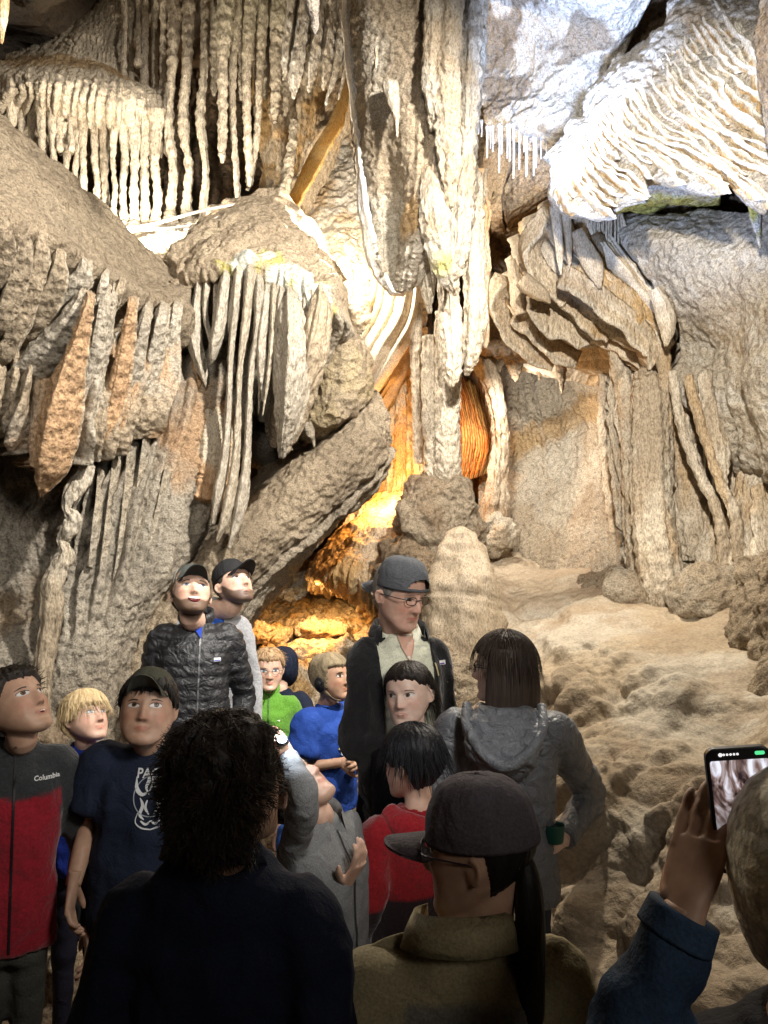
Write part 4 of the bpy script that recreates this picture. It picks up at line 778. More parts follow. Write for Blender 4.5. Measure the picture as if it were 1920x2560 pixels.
for k in range(95):
    x = rs.uniform(560, 905); t = rs.random() ** .8; y = 1530 + 200 * t + (15 if x < 700 else -10) ; d = 7.2 - 1.6 * t
    s = rs.choice([.04, .05, .06, .08, .11]) * (1.1 - .2 * t)
    src = stone_src[k % 6]
    o = src if k < 6 else src.copy()
    if k >= 6: COL.objects.link(o)
    o.location = P(x, y, d); o.scale = (s * rs.uniform(.8, 1.4), s, s * rs.uniform(.7, 1.3)); o.rotation_euler = (rs.uniform(-.4, .4), rs.uniform(-.4, .4), rs.uniform(0, 6))
    tag(o, 'loose angular stone on the lamp lit rubble slope', 'stone', 'stones on the rubble slope')
big = [((690, 1590), 6.4, (.13, .12, .08), 'rounded orange brown boulder resting among the passage stones'), ((640, 1580), 6.2, (.13, .1, .08), 'brown block at the left foot of the rubble slope'), ((810, 1575), 6.4, (.24, .2, .08), 'big flat lamp lit slab on the rubble slope'), ((770, 1640), 6.0, (.22, .16, .10), 'jagged yellow lit rock low on the rubble slope'), ((870, 1630), 5.9, (.16, .14, .1), 'pale rock against the jacket of the man in the backwards cap')]
for i, ((x, y), d, r, lab) in enumerate(big):
    tag(blob('boulder', P(x, y, d), r, M_ROCK, .3, 1.4, .015, 20, 40, lambda X: rockcol(TAN * 1.1, OCHRE, X, 4), i + 4, facets=.4, extra=lambda X, D: .02 * ridged(X, 8, 3)), lab, 'boulder')

# ================= right: terraced flowstone floor rising to the path
def fl_tint(p, u, v):
    c = rockcol(TAN * 1.0, GREY * 1.0, p, 1.3, 2)
    c = mixc(c, BROWN * 1.2, .5 * smooth(fbm(p, 2.5, 4, .6, 9), .15, .5))
    return c
FLR = [[(1210, 1330, 7.2), (1290, 1400, 6.7), (1380, 1440, 6.2), (1500, 1460, 5.7), (1660, 1480, 5.2), (1980, 1500, 4.3)],
       [(1130, 1440, 6.2), (1230, 1455, 6.1), (1340, 1465, 5.9), (1480, 1480, 5.5), (1640, 1510, 5.0), (1980, 1560, 4.0)],
       [(1090, 1560, 5.2), (1180, 1540, 5.3), (1300, 1520, 5.4), (1440, 1520, 5.1), (1600, 1545, 4.75), (1980, 1640, 3.6)],
       [(1070, 1720, 4.3), (1160, 1660, 4.5), (1280, 1620, 4.7), (1400, 1610, 4.5), (1560, 1620, 4.25), (1980, 1760, 3.15)],
       [(1080, 1900, 3.8), (1180, 1840, 3.9), (1300, 1760, 4.0), (1420, 1720, 3.95), (1580, 1740, 3.7), (1980, 1880, 2.75)],
       [(1120, 2080, 3.5), (1220, 2020, 3.5), (1340, 1930, 3.5), (1460, 1880, 3.4), (1620, 1890, 3.15), (1980, 2020, 2.4)],
       [(1180, 2260, 3.2), (1280, 2200, 3.1), (1380, 2110, 3.05), (1480, 2060, 2.95), (1640, 2060, 2.75), (1980, 2190, 2.1)],
       [(1240, 2440, 3.0), (1340, 2400, 2.8), (1430, 2290, 2.75), (1530, 2250, 2.6), (1680, 2260, 2.4), (1980, 2400, 1.85)],
       [(1320, 2640, 2.7), (1420, 2600, 2.5), (1510, 2500, 2.4), (1600, 2460, 2.3), (1740, 2480, 2.1), (1990, 2640, 1.7)],
       [(1400, 2900, 2.4), (1500, 2860, 2.2), (1600, 2760, 2.1), (1700, 2720, 2.0), (1800, 2760, 1.9), (1990, 2900, 1.6)]]
FLR = [r + [(r[-1][0] + 700, r[-1][1] - 260, r[-1][2] - .1)] for r in FLR]
def fl_disp(p, u, v):
    big_ = lumps(p, 1.7, 5); med = lumps(p + .05 * fbm(p, 3, 2)[:, None], 4.2, 8); sm = lumps(p, 12, 3)
    m = smooth(fbm(p, 1.6, 3, .5, 14), -.05, .25); nod = smooth(fbm(p, 1.9, 2, .5, 21), -.02, .14) * smooth(v, .3, .5)
    return .05 * fbm(p, 1.1, 3) + .20 * (big_ - .5) + (.11 * (med - .4) * m) * (.3 + .8 * v) + .05 * sm * nod + .08 * (lumps(p, 7.5, 6) - .3) * smooth(fbm(p, 1.3, 2, .5, 31), -.1, .12) * smooth(v, .25, .45) + .006 * fbm(p, 18, 3) + .008 * ridged(p * np.array([1, 1, 2]), 7, 3)
thingp('flowstone', 'bulging tan flowstone bank climbing along the right side to the path', 'flowstone', FLR, M_MUD, fl_disp, fl_tint, sp=.013, thick=.4, maxn=460)
mnd = [((1560, 1570), 4.7, (.55, .45, .15), 'broad dome of tan flowstone in front of the fluted column', .6), ((1400, 1545), 5.2, (.34, .4, .16), 'low smooth flowstone mound beside the path', .4), ((1370, 1700), 4.2, (.30, .26, .10), 'low mound of flowstone behind the woman in the quilted jacket', .5)]
for i, ((x, y), d, r, lab, s) in enumerate(mnd):
    tag(blob('flowstone', P(x, y + 60, d), r, M_MUD, .16, 1.0, .015, 6, 72, lambda X: rockcol(TAN * 1.08, TAN * .9, X, 2), i + 20, extra=lambda X, D: .006 * ridged(X, 9, 3) + .02 * fbm(X, 5, 3)), lab, 'flowstone')
for i, ((x, y), d, r, lab) in enumerate([((1440, 1745), 3.95, (.14, .12, .13), 'dark craggy rock knob on the flowstone bank'), ((1535, 1685), 4.2, (.10, .08, .08), 'dark pitted knob on the flowstone bank, higher of the two'), ((1488, 1468), 5.5, (.11, .09, .10), 'knobbly little stump on the terrace beside the alcove wall'), ((1490, 1730), 4.0, (.06, .05, .05), 'small dark cap rock beside the craggy knob')]):
    tag(blob('boulder', P(x, y, d), r, M_BUMP, .35, 1.5, .02, 18, 40, lambda X: rockcol(TAN * .75, BROWN, X, 5), i + 30, extra=lambda X, D: .02 * ridged(X, 9, 3)), lab, 'boulder')
structp('path', [[(1180, 1290, 8.2), (1240, 1300, 8.0), (1300, 1330, 7.6)], [(1190, 1350, 7.3), (1260, 1370, 7.1), (1340, 1400, 6.7)], [(1190, 1430, 6.5), (1270, 1440, 6.4), (1380, 1462, 6.0)], [(1160, 1500, 6.0), (1250, 1500, 5.9), (1360, 1510, 5.6)]], M_MUD, dsp(.05, 1.5, .015, 8), lambda p, u, v: rockcol(TAN * .7, BROWN, p, 1.5), sp=.02)
for i, ((x, y), d, r, lab) in enumerate([((1700, 1490), 4.95, (.50, .25, .17), 'low apron of flowstone round the feet of the right hand columns'), ((1590, 1470), 5.3, (.24, .2, .13), 'small apron of flowstone left of the massive column foot'), ((1236, 1335), 6.3, (.17, .16, .16), 'small rounded rock under the orange lit hole'), ((1800, 1500), 4.5, (.28, .22, .20), 'rounded flowstone lump under the bowed columns')]):
    tag(blob('flowstone', P(x, y, d), r, M_BUMP, .2, 1.2, .03, 12, 56, lambda X: rockcol(TAN * 1.1, CREAM * .85, X, 3), i + 60, extra=lambda X, D: .015 * ridged(X, 9, 3)), lab, 'flowstone')
# craggy side wall below the stalagmite
thingp('flowstone', 'dark knobbly rock bank under the pale stalagmite', 'flowstone',
       [[(960, 1480, 5.3), (1040, 1530, 4.7), (1110, 1580, 4.5), (1200, 1590, 4.6)], [(990, 1600, 4.9), (1060, 1640, 4.5), (1120, 1660, 4.3), (1210, 1660, 4.3)], [(1010, 1760, 4.5), (1080, 1780, 4.25), (1140, 1780, 4.1), (1230, 1780, 4.1)], [(1010, 1950, 4.1), (1090, 1960, 3.9), (1160, 1960, 3.8), (1260, 1960, 3.7)], [(1020, 2200, 3.7), (1110, 2200, 3.5), (1190, 2200, 3.4), (1290, 2200, 3.3)]],
       M_BUMP, lambda p, u, v: .08 * fbm(p, 2, 4) + .09 * lumps(p, 5, 4) + .04 * ridged(p, 7, 3) + .03 * lumps(p, 14, 5), lambda p, u, v: rockcol(TAN * .85, BROWN * .9, p, 3), sp=.012)

# ================= left: sloping slab with its fringe of draperies
def slab_disp(p, u, v):
    n = smooth(v, .5, .85)
    return .05 * fbm(p, 1.6, 4) + (.02 + .035 * n) * lumps(p * np.array([1, 1, 1.2]), 11, 3) + .035 * lumps(p + .03 * fbm(p, 6, 2)[:, None], 15, 5) + .012 * ridged(p, 7, 3) + .09 * n * lumps(p, 5.5, 8)
def slab_tint(p, u, v):
    c = rockcol(TAN * 1.02, TAN * .86, p, 2)
    for q, r in (((366, 735, 4.15), .05), ((392, 760, 4.2), .04)):
        c = spread(c, YELL * 1.05, p, P(*q), r, .9, 14)
    return c
SLB = [[(-120, 235, 4.2), (0, 303, 4.3), (100, 395, 4.45), (190, 478, 4.65), (280, 562, 4.85), (350, 640, 4.9), (420, 698, 4.95), (480, 722, 4.95)],
       [(-120, 330, 3.7), (0, 395, 3.8), (95, 460, 4.0), (190, 545, 4.2), (275, 615, 4.45), (350, 678, 4.6), (415, 715, 4.75), (476, 730, 4.85)],
       [(-120, 430, 3.3), (0, 480, 3.45), (95, 525, 3.65), (180, 600, 3.85), (265, 655, 4.1), (340, 705, 4.35), (410, 735, 4.55), (470, 742, 4.7)],
       [(-120, 500, 3.1), (0, 530, 3.25), (85, 555, 3.45), (165, 628, 3.65), (250, 680, 3.9), (330, 728, 4.15), (400, 755, 4.4), (460, 762, 4.6)],
       [(-120, 560, 3.2), (0, 575, 3.35), (80, 590, 3.55), (160, 655, 3.75), (245, 705, 4.0), (325, 750, 4.22), (395, 775, 4.45), (455, 785, 4.62)],
       [(-120, 620, 3.6), (0, 625, 3.8), (85, 640, 3.95), (165, 700, 4.1), (250, 745, 4.25), (325, 780, 4.4), (395, 800, 4.6), (455, 810, 4.75)]]
SLB = [[(-820, r[0][1] - 380, r[0][2] - .6)] + r for r in SLB]
thingp('slab', 'long pebbly brown slab sloping down from the upper left', 'rock slab', SLB, M_BUMP, slab_disp, slab_tint, sp=.011, thick=.3)
def lw_tint(p, u, v):
    c = rockcol(GREY * .98, TAN * 1.0, p, 2.2, 3)
    return mixc(c, PEACH, .85 * smooth(fbm(p * np.array([2, 2, .7]), 1.6, 3, .5, 17), .12, .42))
thingp('flowstone', 'fluted grey brown wall behind the left hand draperies', 'flowstone',
       [[(-800, r[0][1] - 160, r[0][2] - .4)] + r for r in [[(-140, 560, 3.75), (0, 590, 3.85), (90, 620, 4.0), (170, 680, 4.15), (260, 730, 4.25), (350, 770, 4.4), (455, 790, 4.65)],
        [(-140, 720, 3.7), (0, 730, 3.75), (70, 760, 3.85), (150, 800, 4.0), (240, 830, 4.1), (330, 850, 4.25), (445, 860, 4.5)],
        [(-150, 880, 3.7), (-20, 890, 3.7), (60, 920, 3.75), (130, 950, 3.85), (220, 970, 3.95), (310, 970, 4.1), (430, 950, 4.4)],
        [(-150, 980, 3.8), (-10, 1000, 3.75), (70, 1040, 3.72), (130, 1080, 3.78), (210, 1080, 3.9), (290, 1070, 4.05), (410, 1010, 4.35)],
        [(-150, 1040, 4.0), (0, 1060, 3.9), (80, 1130, 3.8), (130, 1180, 3.8), (210, 1150, 3.95), (280, 1140, 4.1), (390, 1050, 4.4)]]],
       M_ROCK, dsp(.05, 2, .02, 9, fl=.16, nfl=15, fl0=1, seed=4, wig=.4), lw_tint, sp=.011, thick=.4)
LD = [('left edge dusky drapery leaf curving out of the picture', [(62, 580), (58, 650), (40, 720), (10, 800), (-20, 850)], (12, 24, 26, 22, 4), 3.28, TAN * .8, 1),
      ('brown drapery leaf curling down left, second from the left edge', [(105, 592), (98, 660), (74, 740), (40, 820), (8, 890), (-20, 915)], (12, 24, 28, 28, 20, 4), 3.38, TAN * .85, 2),
      ('thick dusky drapery lobe under the widest knobs of the slab', [(150, 640), (140, 710), (112, 770), (76, 830), (56, 862)], (14, 26, 30, 22, 4), 3.48, TAN * .85, 3),
      ('grey drapery lobe with a blunt white tipped foot', [(212, 676), (190, 720), (150, 770), (116, 820), (62, 858)], (20, 34, 36, 28, 5), 3.62, GREY * .95, 4),
      ('bulging drapery with a rounded blunt foot low on the left', [(205, 740), (186, 800), (150, 850), (100, 905), (55, 945), (22, 950)], (10, 30, 38, 46, 36, 14), 3.55, GREY * .9, 5),
      ('large orange brown drapery ending in a downward point', [(225, 760), (205, 850), (178, 940), (158, 1040), (135, 1150), (104, 1242)], (12, 22, 36, 50, 44, 3), 3.52, PEACH * .95, 6),
      ('grey drapery blade right of the large orange one', [(262, 740), (246, 850), (222, 960), (208, 1060), (196, 1150)], (14, 20, 22, 22, 8), 3.72, GREY, 7),
      ('narrow cream edged drapery blade in the middle of the left fringe', [(285, 735), (262, 860), (240, 960), (236, 1060), (226, 1140)], (10, 16, 20, 24, 12), 3.78, GREY * 1.05, 8),
      ('orange flushed drapery with wavy foot in the left fringe', [(330, 770), (316, 860), (300, 960), (282, 1060), (258, 1148)], (12, 20, 26, 30, 10), 3.86, PEACH * 1.05, 9),
      ('pale drapery curving under the yellow spot of the slab', [(365, 790), (346, 880), (330, 970), (316, 1050), (300, 1120)], (14, 20, 20, 20, 8), 4.0, GREY, 10),
      ('rough grey drapery left of the black hole', [(405, 790), (388, 880), (370, 970), (340, 1060)], (18, 24, 22, 6), 4.15, GREY * 1.05, 11),
      ('right end drapery of the left fringe beside the black hole', [(440, 780), (428, 870), (418, 930), (410, 1000)], (14, 18, 14, 3), 4.3, GREY * 1.05, 12),
      ('short hollow fold curling below the slab knobs', [(262, 700), (246, 760), (222, 800), (216, 830)], (10, 12, 9, 3), 3.66, GREY, 13),
      ('small curled drapery ear beneath the slab', [(300, 720), (280, 770), (246, 812), (222, 850)], (10, 13, 11, 3), 3.8, TAN, 14),
      ('dim leaf of drapery at the very left edge', [(20, 560), (22, 620), (6, 680), (-30, 740)], (10, 20, 22, 8), 3.2, TAN * .7, 15),
      ('hanging dark drapery leaf at the left edge above the shadow', [(90, 880), (70, 960), (40, 1020), (-10, 1060)], (14, 24, 26, 5), 3.7, GREY * .8, 16)]
for lab, pts, ws, d, c, sd in LD:
    pts = [(pts[0][0] + 10, pts[0][1] - 26)] + pts; ws = (ws[0] * .5,) + tuple(ws)
    tag(drip('drapery', [(x, y, d + .05 * k + (.22 if k == 0 else 0), w) for k, ((x, y), w) in enumerate(zip(pts, ws))], M_ROCK, lambda p, th, v, c=c, sd=sd: mixc(mixc(rockcol(c, c * .82, p, 3, sd), TAN * .9, (1 - smooth(v, .05, .3)) * .7), CREAM, .6 * smooth(np.cos(th * 1.0 - .3), .88, .98)), 1.0, rib=.022, nrib=6, rough=.014, seed=sd + 500, ns=34, sc=14), lab, 'drapery')  # right edges painted cream as if lit from the right
rs = random.Random(5)
fr = np.array([(-20, 575, 3.25), (60, 590, 3.45), (130, 640, 3.65), (200, 700, 3.85), (270, 740, 4.0), (340, 770, 4.2), (430, 790, 4.45)])
fp = catmull(fr, 40)
for k in range(30):
    x, y, d = fp[int(k * 39 / 29)]; x += rs.uniform(-6, 6); L_ = rs.uniform(90, 300) * (1.0 if k > 6 else .8); bend = rs.uniform(.15, .42) * (1.4 - k / 40); w = rs.uniform(7, 15)
    c = [GREY, TAN, GREY * 1.08, PEACH * 1.02, TAN * .9, GREY * .9][rs.randrange(6)]
    pts = [(x + 8, y - 26, d + .22, w * .6), (x, y + 8, d + .08, w), (x - L_ * bend * .25, y + L_ * .35, d + .10, w * 1.35), (x - L_ * bend * .65, y + L_ * .7, d + .15, w * 1.2), (x - L_ * bend, y + L_, d + .2, w * .12)]
    tag(drip('drapery', pts, M_ROCK, lambda p, th, v, c=c, k=k: mixc(rockcol(c, c * .82, p, 3, k), CREAM, .6 * smooth(np.cos(th - .3), .86, .98)), 1.2, rib=.016, nrib=5, rough=.014, seed=k + 700, ns=20, sc=14), 'slim curved drapery in the fringe under the sloping slab, %s' % ORDW[k], 'drapery', 'slim draperies of the left fringe')  # cream on the right edge is side light put into the colour
# twisted ribbon and stem
rb = [(222, 1160, 4.0, 14), (205, 1200, 3.98, 22), (178, 1235, 3.96, 20), (168, 1272, 3.95, 10), (186, 1300, 3.94, 18), (168, 1330, 3.94, 20), (152, 1352, 3.94, 10), (166, 1385, 3.93, 18), (146, 1420, 3.92, 20), (132, 1460, 3.9, 26), (128, 1530, 3.88, 28), (116, 1620, 3.85, 24), (104, 1720, 3.8, 22), (96, 1850, 3.75, 26)]
tag(drip('column', rb, M_FLOW, lambda p, th, v: mixc(rockcol(CREAM * .9, GREY, p, 4), TAN * .8, smooth(v, .5, .8)), .6, rib=.03, nrib=4, rough=.012, seed=9, ns=26), 'twisted ribbon of stone turning into a stem behind the boys', 'column')
structp('cave_wall', [[(-900, r[0][1] - 20, r[0][2] - .4)] + r for r in [[(-200, 1000, 4.6), (-20, 1020, 4.7), (120, 1060, 4.6), (260, 1080, 4.6)], [(-200, 1200, 4.6), (-20, 1220, 4.6), (100, 1240, 4.5), (240, 1250, 4.5)], [(-200, 1450, 4.3), (-20, 1450, 4.3), (90, 1450, 4.25), (230, 1450, 4.3)], [(-200, 1700, 4.0), (-20, 1700, 4.0), (100, 1700, 4.0), (220, 1700, 4.1)], [(-200, 2100, 3.6), (-20, 2100, 3.6), (100, 2100, 3.6), (220, 2100, 3.7)]]],
        M_ROCK, dsp(.14, 1.5, .03, 8, lump=.06, ls=3.5, seed=11), lambda p, u, v: rockcol(BROWN * .8, GREY * .55, p, 1.5), sp=.017)
def ll_tint(p, u, v):
    c = rockcol(GREY * 1.02, GREY * .8, p, 2, 5)
    c = spread(c, PEACH * 1.1, p, P(500, 1080, 4.6), .36, .85, 3)
    return mixc(c, TAN * .75, smooth(v, .7, 1) * .6)
thingp('flowstone', 'rough popcorn crusted grey wall with vertical ribs on the left', 'flowstone',
       [[(250, 1080, 4.45), (330, 1040, 4.5), (420, 930, 4.7), (500, 880, 4.85), (580, 860, 5.0), (640, 860, 5.1)], [(215, 1180, 4.25), (310, 1140, 4.3), (400, 1080, 4.45), (480, 1020, 4.6), (560, 1000, 4.85), (640, 1000, 5.05)],
        [(190, 1300, 4.2), (280, 1270, 4.2), (360, 1230, 4.3), (430, 1190, 4.45), (500, 1160, 4.7), (600, 1150, 5.0)], [(165, 1430, 4.1), (250, 1410, 4.1), (330, 1390, 4.15), (390, 1350, 4.3), (440, 1310, 4.5), (540, 1260, 4.9)],
        [(135, 1560, 4.0), (220, 1540, 3.98), (290, 1540, 4.05), (345, 1500, 4.2), (390, 1450, 4.4), (480, 1400, 4.8)], [(110, 1700, 3.9), (190, 1690, 3.88), (260, 1680, 3.95), (310, 1640, 4.15), (350, 1600, 4.4), (420, 1540, 4.8)], [(90, 1950, 3.75), (170, 1950, 3.72), (250, 1950, 3.8), (300, 1900, 4.0), (340, 1850, 4.3), (400, 1800, 4.7)]],
       M_BUMP, lambda p, u, v: .05 * fbm(p, 2, 4) + .016 * lumps(p, 26, 4) + .018 * fbm(p, 15, 3) + .10 * (1 - smooth(v, .55, .8)) * (flutes(u * 9 + .3 * fbm(p, 2, 2), 3, .4, True, 1.4) - .4), ll_tint, sp=.011)
for i, (pts, w) in enumerate(sorted([([(292, 1150), (280, 1260), (265, 1380), (244, 1500)], 9), ([(330, 1120), (318, 1260), (302, 1400), (276, 1520)], 10), ([(368, 1090), (352, 1220), (338, 1340), (318, 1480)], 9), ([(420, 1180), (396, 1290), (366, 1400), (322, 1545)], 10), ([(255, 1180), (248, 1260), (238, 1340), (226, 1420)], 8)])):
    tag(drip('drapery', [(x, y, 4.2 - .07 * k + .05 * i, w * (1 if k < 3 else .5)) for k, (x, y) in enumerate(pts)], M_BUMP, lambda p, th, v: rockcol(CREAM * .95, GREY, p, 4), 2.2, rib=.01, nrib=4, rough=.012, seed=i + 540), 'pale vertical rib on the popcorn crusted left wall, %s' % ORDW[i], 'drapery', 'ribs of the left wall')

# ================= middle boulder with hanging draperies and the slanting block
def mb_tint(X):
    c = rockcol(TAN * 1.05, TAN * .85, X, 2)
    return c
def mb_rows():
    return [[(430, 700, 5.6), (470, 600, 5.6), (540, 535, 5.7), (640, 500, 5.7), (720, 525, 5.7), (780, 600, 5.7), (826, 680, 5.7)],
            [(415, 710, 5.2), (465, 625, 5.25), (540, 565, 5.3), (630, 535, 5.3), (705, 555, 5.3), (765, 620, 5.3), (815, 690, 5.35)],
            [(420, 715, 4.95), (475, 655, 4.95), (545, 610, 4.95), (625, 590, 4.95), (695, 605, 4.95), (755, 650, 5.0), (805, 695, 5.05)],
            [(440, 715, 4.8), (490, 680, 4.75), (550, 655, 4.7), (620, 640, 4.7), (690, 650, 4.75), (750, 680, 4.75), (815, 712, 4.8)],
            [(455, 725, 4.75), (500, 705, 4.65), (555, 690, 4.6), (620, 685, 4.6), (690, 690, 4.62), (760, 705, 4.6), (838, 740, 4.7)],
            [(465, 745, 4.85), (508, 728, 4.75), (560, 715, 4.7), (625, 712, 4.7), (695, 725, 4.65), (770, 750, 4.6), (862, 800, 4.7)],
            [(480, 780, 5.1), (520, 770, 5.0), (570, 765, 4.95), (630, 765, 4.9), (700, 790, 4.8), (780, 820, 4.7), (866, 835, 4.8)],
            [(500, 830, 5.3), (540, 830, 5.25), (590, 840, 5.2), (640, 850, 5.1), (700, 900, 4.9), (765, 930, 4.8), (830, 905, 4.95)],
            [(530, 900, 5.5), (570, 920, 5.4), (610, 930, 5.3), (650, 960, 5.2), (700, 1040, 4.95), (740, 1050, 4.9), (775, 1010, 5.0)],
            [(560, 980, 5.6), (600, 1020, 5.5), (630, 1040, 5.4), (660, 1070, 5.2), (690, 1120, 5.05), (715, 1125, 5.0), (735, 1100, 5.1)]]
def mb_disp(p, u, v):
    top = 1 - smooth(v, .38, .5)
    cl = smooth(fbm(p, 2.5, 2, .5, 4), -.1, .15)
    return .05 * fbm(p, 1.8, 4) + top * (.03 + .06 * cl) * lumps(p, 9, 6) + top * .016 * lumps(p, 22, 3) + .01 * ridged(p, 8, 3) + (1 - top) * .05 * (flutes(u * 15 + .4 * fbm(p, 2, 2), 5) - .4)
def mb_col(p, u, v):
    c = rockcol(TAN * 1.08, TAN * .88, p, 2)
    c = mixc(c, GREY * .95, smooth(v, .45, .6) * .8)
    c = mixc(c, DARK * 1.6, smooth(v, .62, .8) * (1 - smooth(u, .4, .62)) * .7)  # shade of the recess under the boulder put into the colour
    for q, r in (((610, 670, 4.62), .15), ((668, 640, 4.68), .11), ((690, 690, 4.6), .10)):
        c = spread(c, YELL * .95, p, P(q[0], q[1] + 18, q[2]), r, .8, 9, 3)
        c = spread(c, np.array([.70, .72, .66]), p, P(*q), r * .75, 1, 10, 5)
    for q, r in (((705, 705, 4.6), .16), ((770, 725, 4.58), .17), ((815, 745, 4.62), .1)):
        c = spread(c, YELL * .95, p, P(q[0], q[1] + 26, q[2]), r, .85, 9, 7)
        c = spread(c, np.array([.72, .74, .68]), p, P(*q), r * .8, 1, 9, 9)
    return c
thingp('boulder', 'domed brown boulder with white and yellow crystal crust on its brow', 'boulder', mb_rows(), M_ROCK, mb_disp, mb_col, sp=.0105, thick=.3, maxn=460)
MD = [('pale leaf drapery ending in a long point left under the crusted boulder', [(498, 712, 4.68, 13), (490, 784, 4.66, 16), (488, 860, 4.64, 22), (505, 922, 4.64, 18), (514, 968, 4.66, 2)], GREY * 1.05, 1),
      ('thin drapery rod beside the pale leaf drapery', [(518, 700, 4.66, 10), (513, 784, 4.64, 8), (524, 840, 4.62, 7), (530, 880, 4.62, 2)], GREY, 2),
      ('broad grey blade drapery with a sharp tip under the boulder', [(566, 700, 4.6, 20), (552, 800, 4.56, 24), (536, 870, 4.55, 17), (527, 912, 4.56, 2)], GREY * 1.05, 3),
      ('small orange drapery tip behind the pale leaf', [(490, 900, 4.74, 16), (497, 950, 4.73, 14), (502, 998, 4.74, 2)], PEACH * 1.1, 4),
      ('longest left rod drapery crossing the orange wall', [(596, 692, 4.55, 15), (588, 777, 4.52, 13), (577, 886, 4.5, 10), (573, 994, 4.48, 10), (563, 1139, 4.45, 14), (546, 1230, 4.44, 18), (532, 1312, 4.44, 5)], GREY * 1.05, 5),
      ('long rod drapery second from the left under the boulder', [(626, 695, 4.53, 18), (616, 795, 4.5, 14), (601, 904, 4.47, 9), (595, 1030, 4.45, 9), (588, 1160, 4.42, 13), (566, 1280, 4.4, 16), (542, 1356, 4.4, 4)], CREAM * .85, 6),
      ('long rod drapery third from the left with a heavy foot', [(648, 720, 4.52, 16), (642, 835, 4.5, 12), (628, 922, 4.48, 10), (622, 1030, 4.46, 10), (616, 1160, 4.44, 14), (600, 1270, 4.42, 20), (572, 1372, 4.4, 5)], GREY, 7),
      ('short pointed drapery hanging above the dark recess', [(668, 740, 4.54, 14), (655, 850, 4.5, 17), (654, 930, 4.5, 15), (658, 1005, 4.52, 2)], GREY * .98, 8),
      ('slender rod joining the tip of the short pointed drapery', [(684, 735, 4.52, 9), (680, 849, 4.47, 8), (670, 945, 4.46, 7), (656, 1040, 4.48, 1.5)], CREAM * .85, 9),
      ('grey rod drapery left of the yellow fringed block', [(702, 745, 4.52, 12), (691, 867, 4.48, 12), (693, 976, 4.48, 12), (699, 1082, 4.5, 3)], GREY * 1.05, 10),
      ('wide heavy drapery under the yellow and white crust', [(728, 770, 4.5, 26), (733, 870, 4.47, 40), (730, 970, 4.48, 42), (718, 1066, 4.52, 28), (704, 1145, 4.56, 4)], GREY, 11),
      ('right edge drapery slanting down from the crusted boulder', [(800, 780, 4.56, 30), (782, 880, 4.55, 38), (760, 980, 4.6, 30), (738, 1070, 4.66, 16), (714, 1135, 4.7, 3)], TAN * 1.1, 12),
      ('thin yellow stained drapery rod below the crust', [(722, 740, 4.48, 8), (716, 800, 4.44, 7), (718, 900, 4.42, 7), (722, 990, 4.44, 2)], CREAM * .85, 13),
      ('small dark drapery point in the black hole', [(452, 800, 4.7, 8), (450, 850, 4.7, 7), (448, 890, 4.7, 1.5)], GREY * .6, 14)]
ORD2 = ['first', 'second', 'third', 'fourth', 'fifth', 'sixth', 'seventh', 'eighth', 'ninth', 'tenth', 'eleventh', 'twelfth', 'thirteenth', 'fourteenth']
rs = random.Random(9)
for k in range(14):
    x = 540 + k * 20 + rs.uniform(-5, 5); L_ = rs.uniform(90, 330) * (1 if k < 9 else 1.1); d = 4.62 - .04 * math.sin(k); w = rs.uniform(5, 9)
    MD.append(('thin pale drapery edge between the long rods under the boulder, %s from the left' % ORD2[k], [(x, 725, d, w * 1.4), (x - 2, 725 + L_ * .3, d - .04, w * 1.2), (x - 8, 725 + L_ * .7, d - .05, w), (x - 14, 725 + L_, d - .03, 1.2)], [GREY * 1.08, CREAM * .9, GREY][k % 3], 20 + k))
for lab, pts, c, sd in MD:
    if sd not in (11, 12): pts = [(a, b, e, w * .82) for a, b, e, w in pts]
    pts = [(pts[0][0] + 2, pts[0][1] - 26, pts[0][2] + .16, pts[0][3] * .5)] + pts
    tag(drip('drapery', pts, M_FLOW, lambda p, th, v, c=c, sd=sd: mixc(rockcol(c, c * .84, p, 3, sd), CREAM, .5 * smooth(np.cos(th - .2), .85, .98)), 1.15, rib=.013 if sd not in (11, 12) else .03, nrib=5 if sd not in (11, 12) else 9, rough=.01, seed=sd + 560, ns=22 if sd not in (11, 12) else 44), lab, 'drapery')  # side light on the right edge painted in cream
structp('cave_wall', [[(380, 760, 5.6), (480, 760, 5.8), (600, 780, 5.9), (720, 800, 5.9)], [(380, 900, 5.4), (480, 900, 5.5), (600, 930, 5.6), (720, 950, 5.7)], [(420, 1100, 5.2), (520, 1100, 5.3), (620, 1120, 5.4), (720, 1150, 5.5)]], M_ROCK, dsp(.06, 2, .03, 8), lambda p, u, v: rockcol(DARK, GREY * .5, p, 2), sp=.02)
thingp('flowstone', 'peach coloured rippled flowstone behind the long rod draperies', 'flowstone',
       [[(470, 930, 4.95), (510, 930, 4.86), (550, 930, 4.86), (580, 940, 5.0)], [(455, 1040, 4.8), (500, 1040, 4.72), (545, 1040, 4.72), (580, 1040, 4.85)], [(440, 1140, 4.7), (490, 1140, 4.62), (540, 1140, 4.62), (575, 1140, 4.75)], [(425, 1230, 4.65), (470, 1240, 4.6), (520, 1250, 4.62), (560, 1250, 4.75)]],
       M_FLOW, lambda p, u, v: .03 * fbm(p, 3, 3) + .03 * (flutes(u * 5, 4) - .4) + .02 * flutes(v * 26 + .8 * fbm(p, 3, 2), 5), lambda p, u, v: rockcol(PEACH * 1.15, CREAM * .95, p, 3), sp=.011)
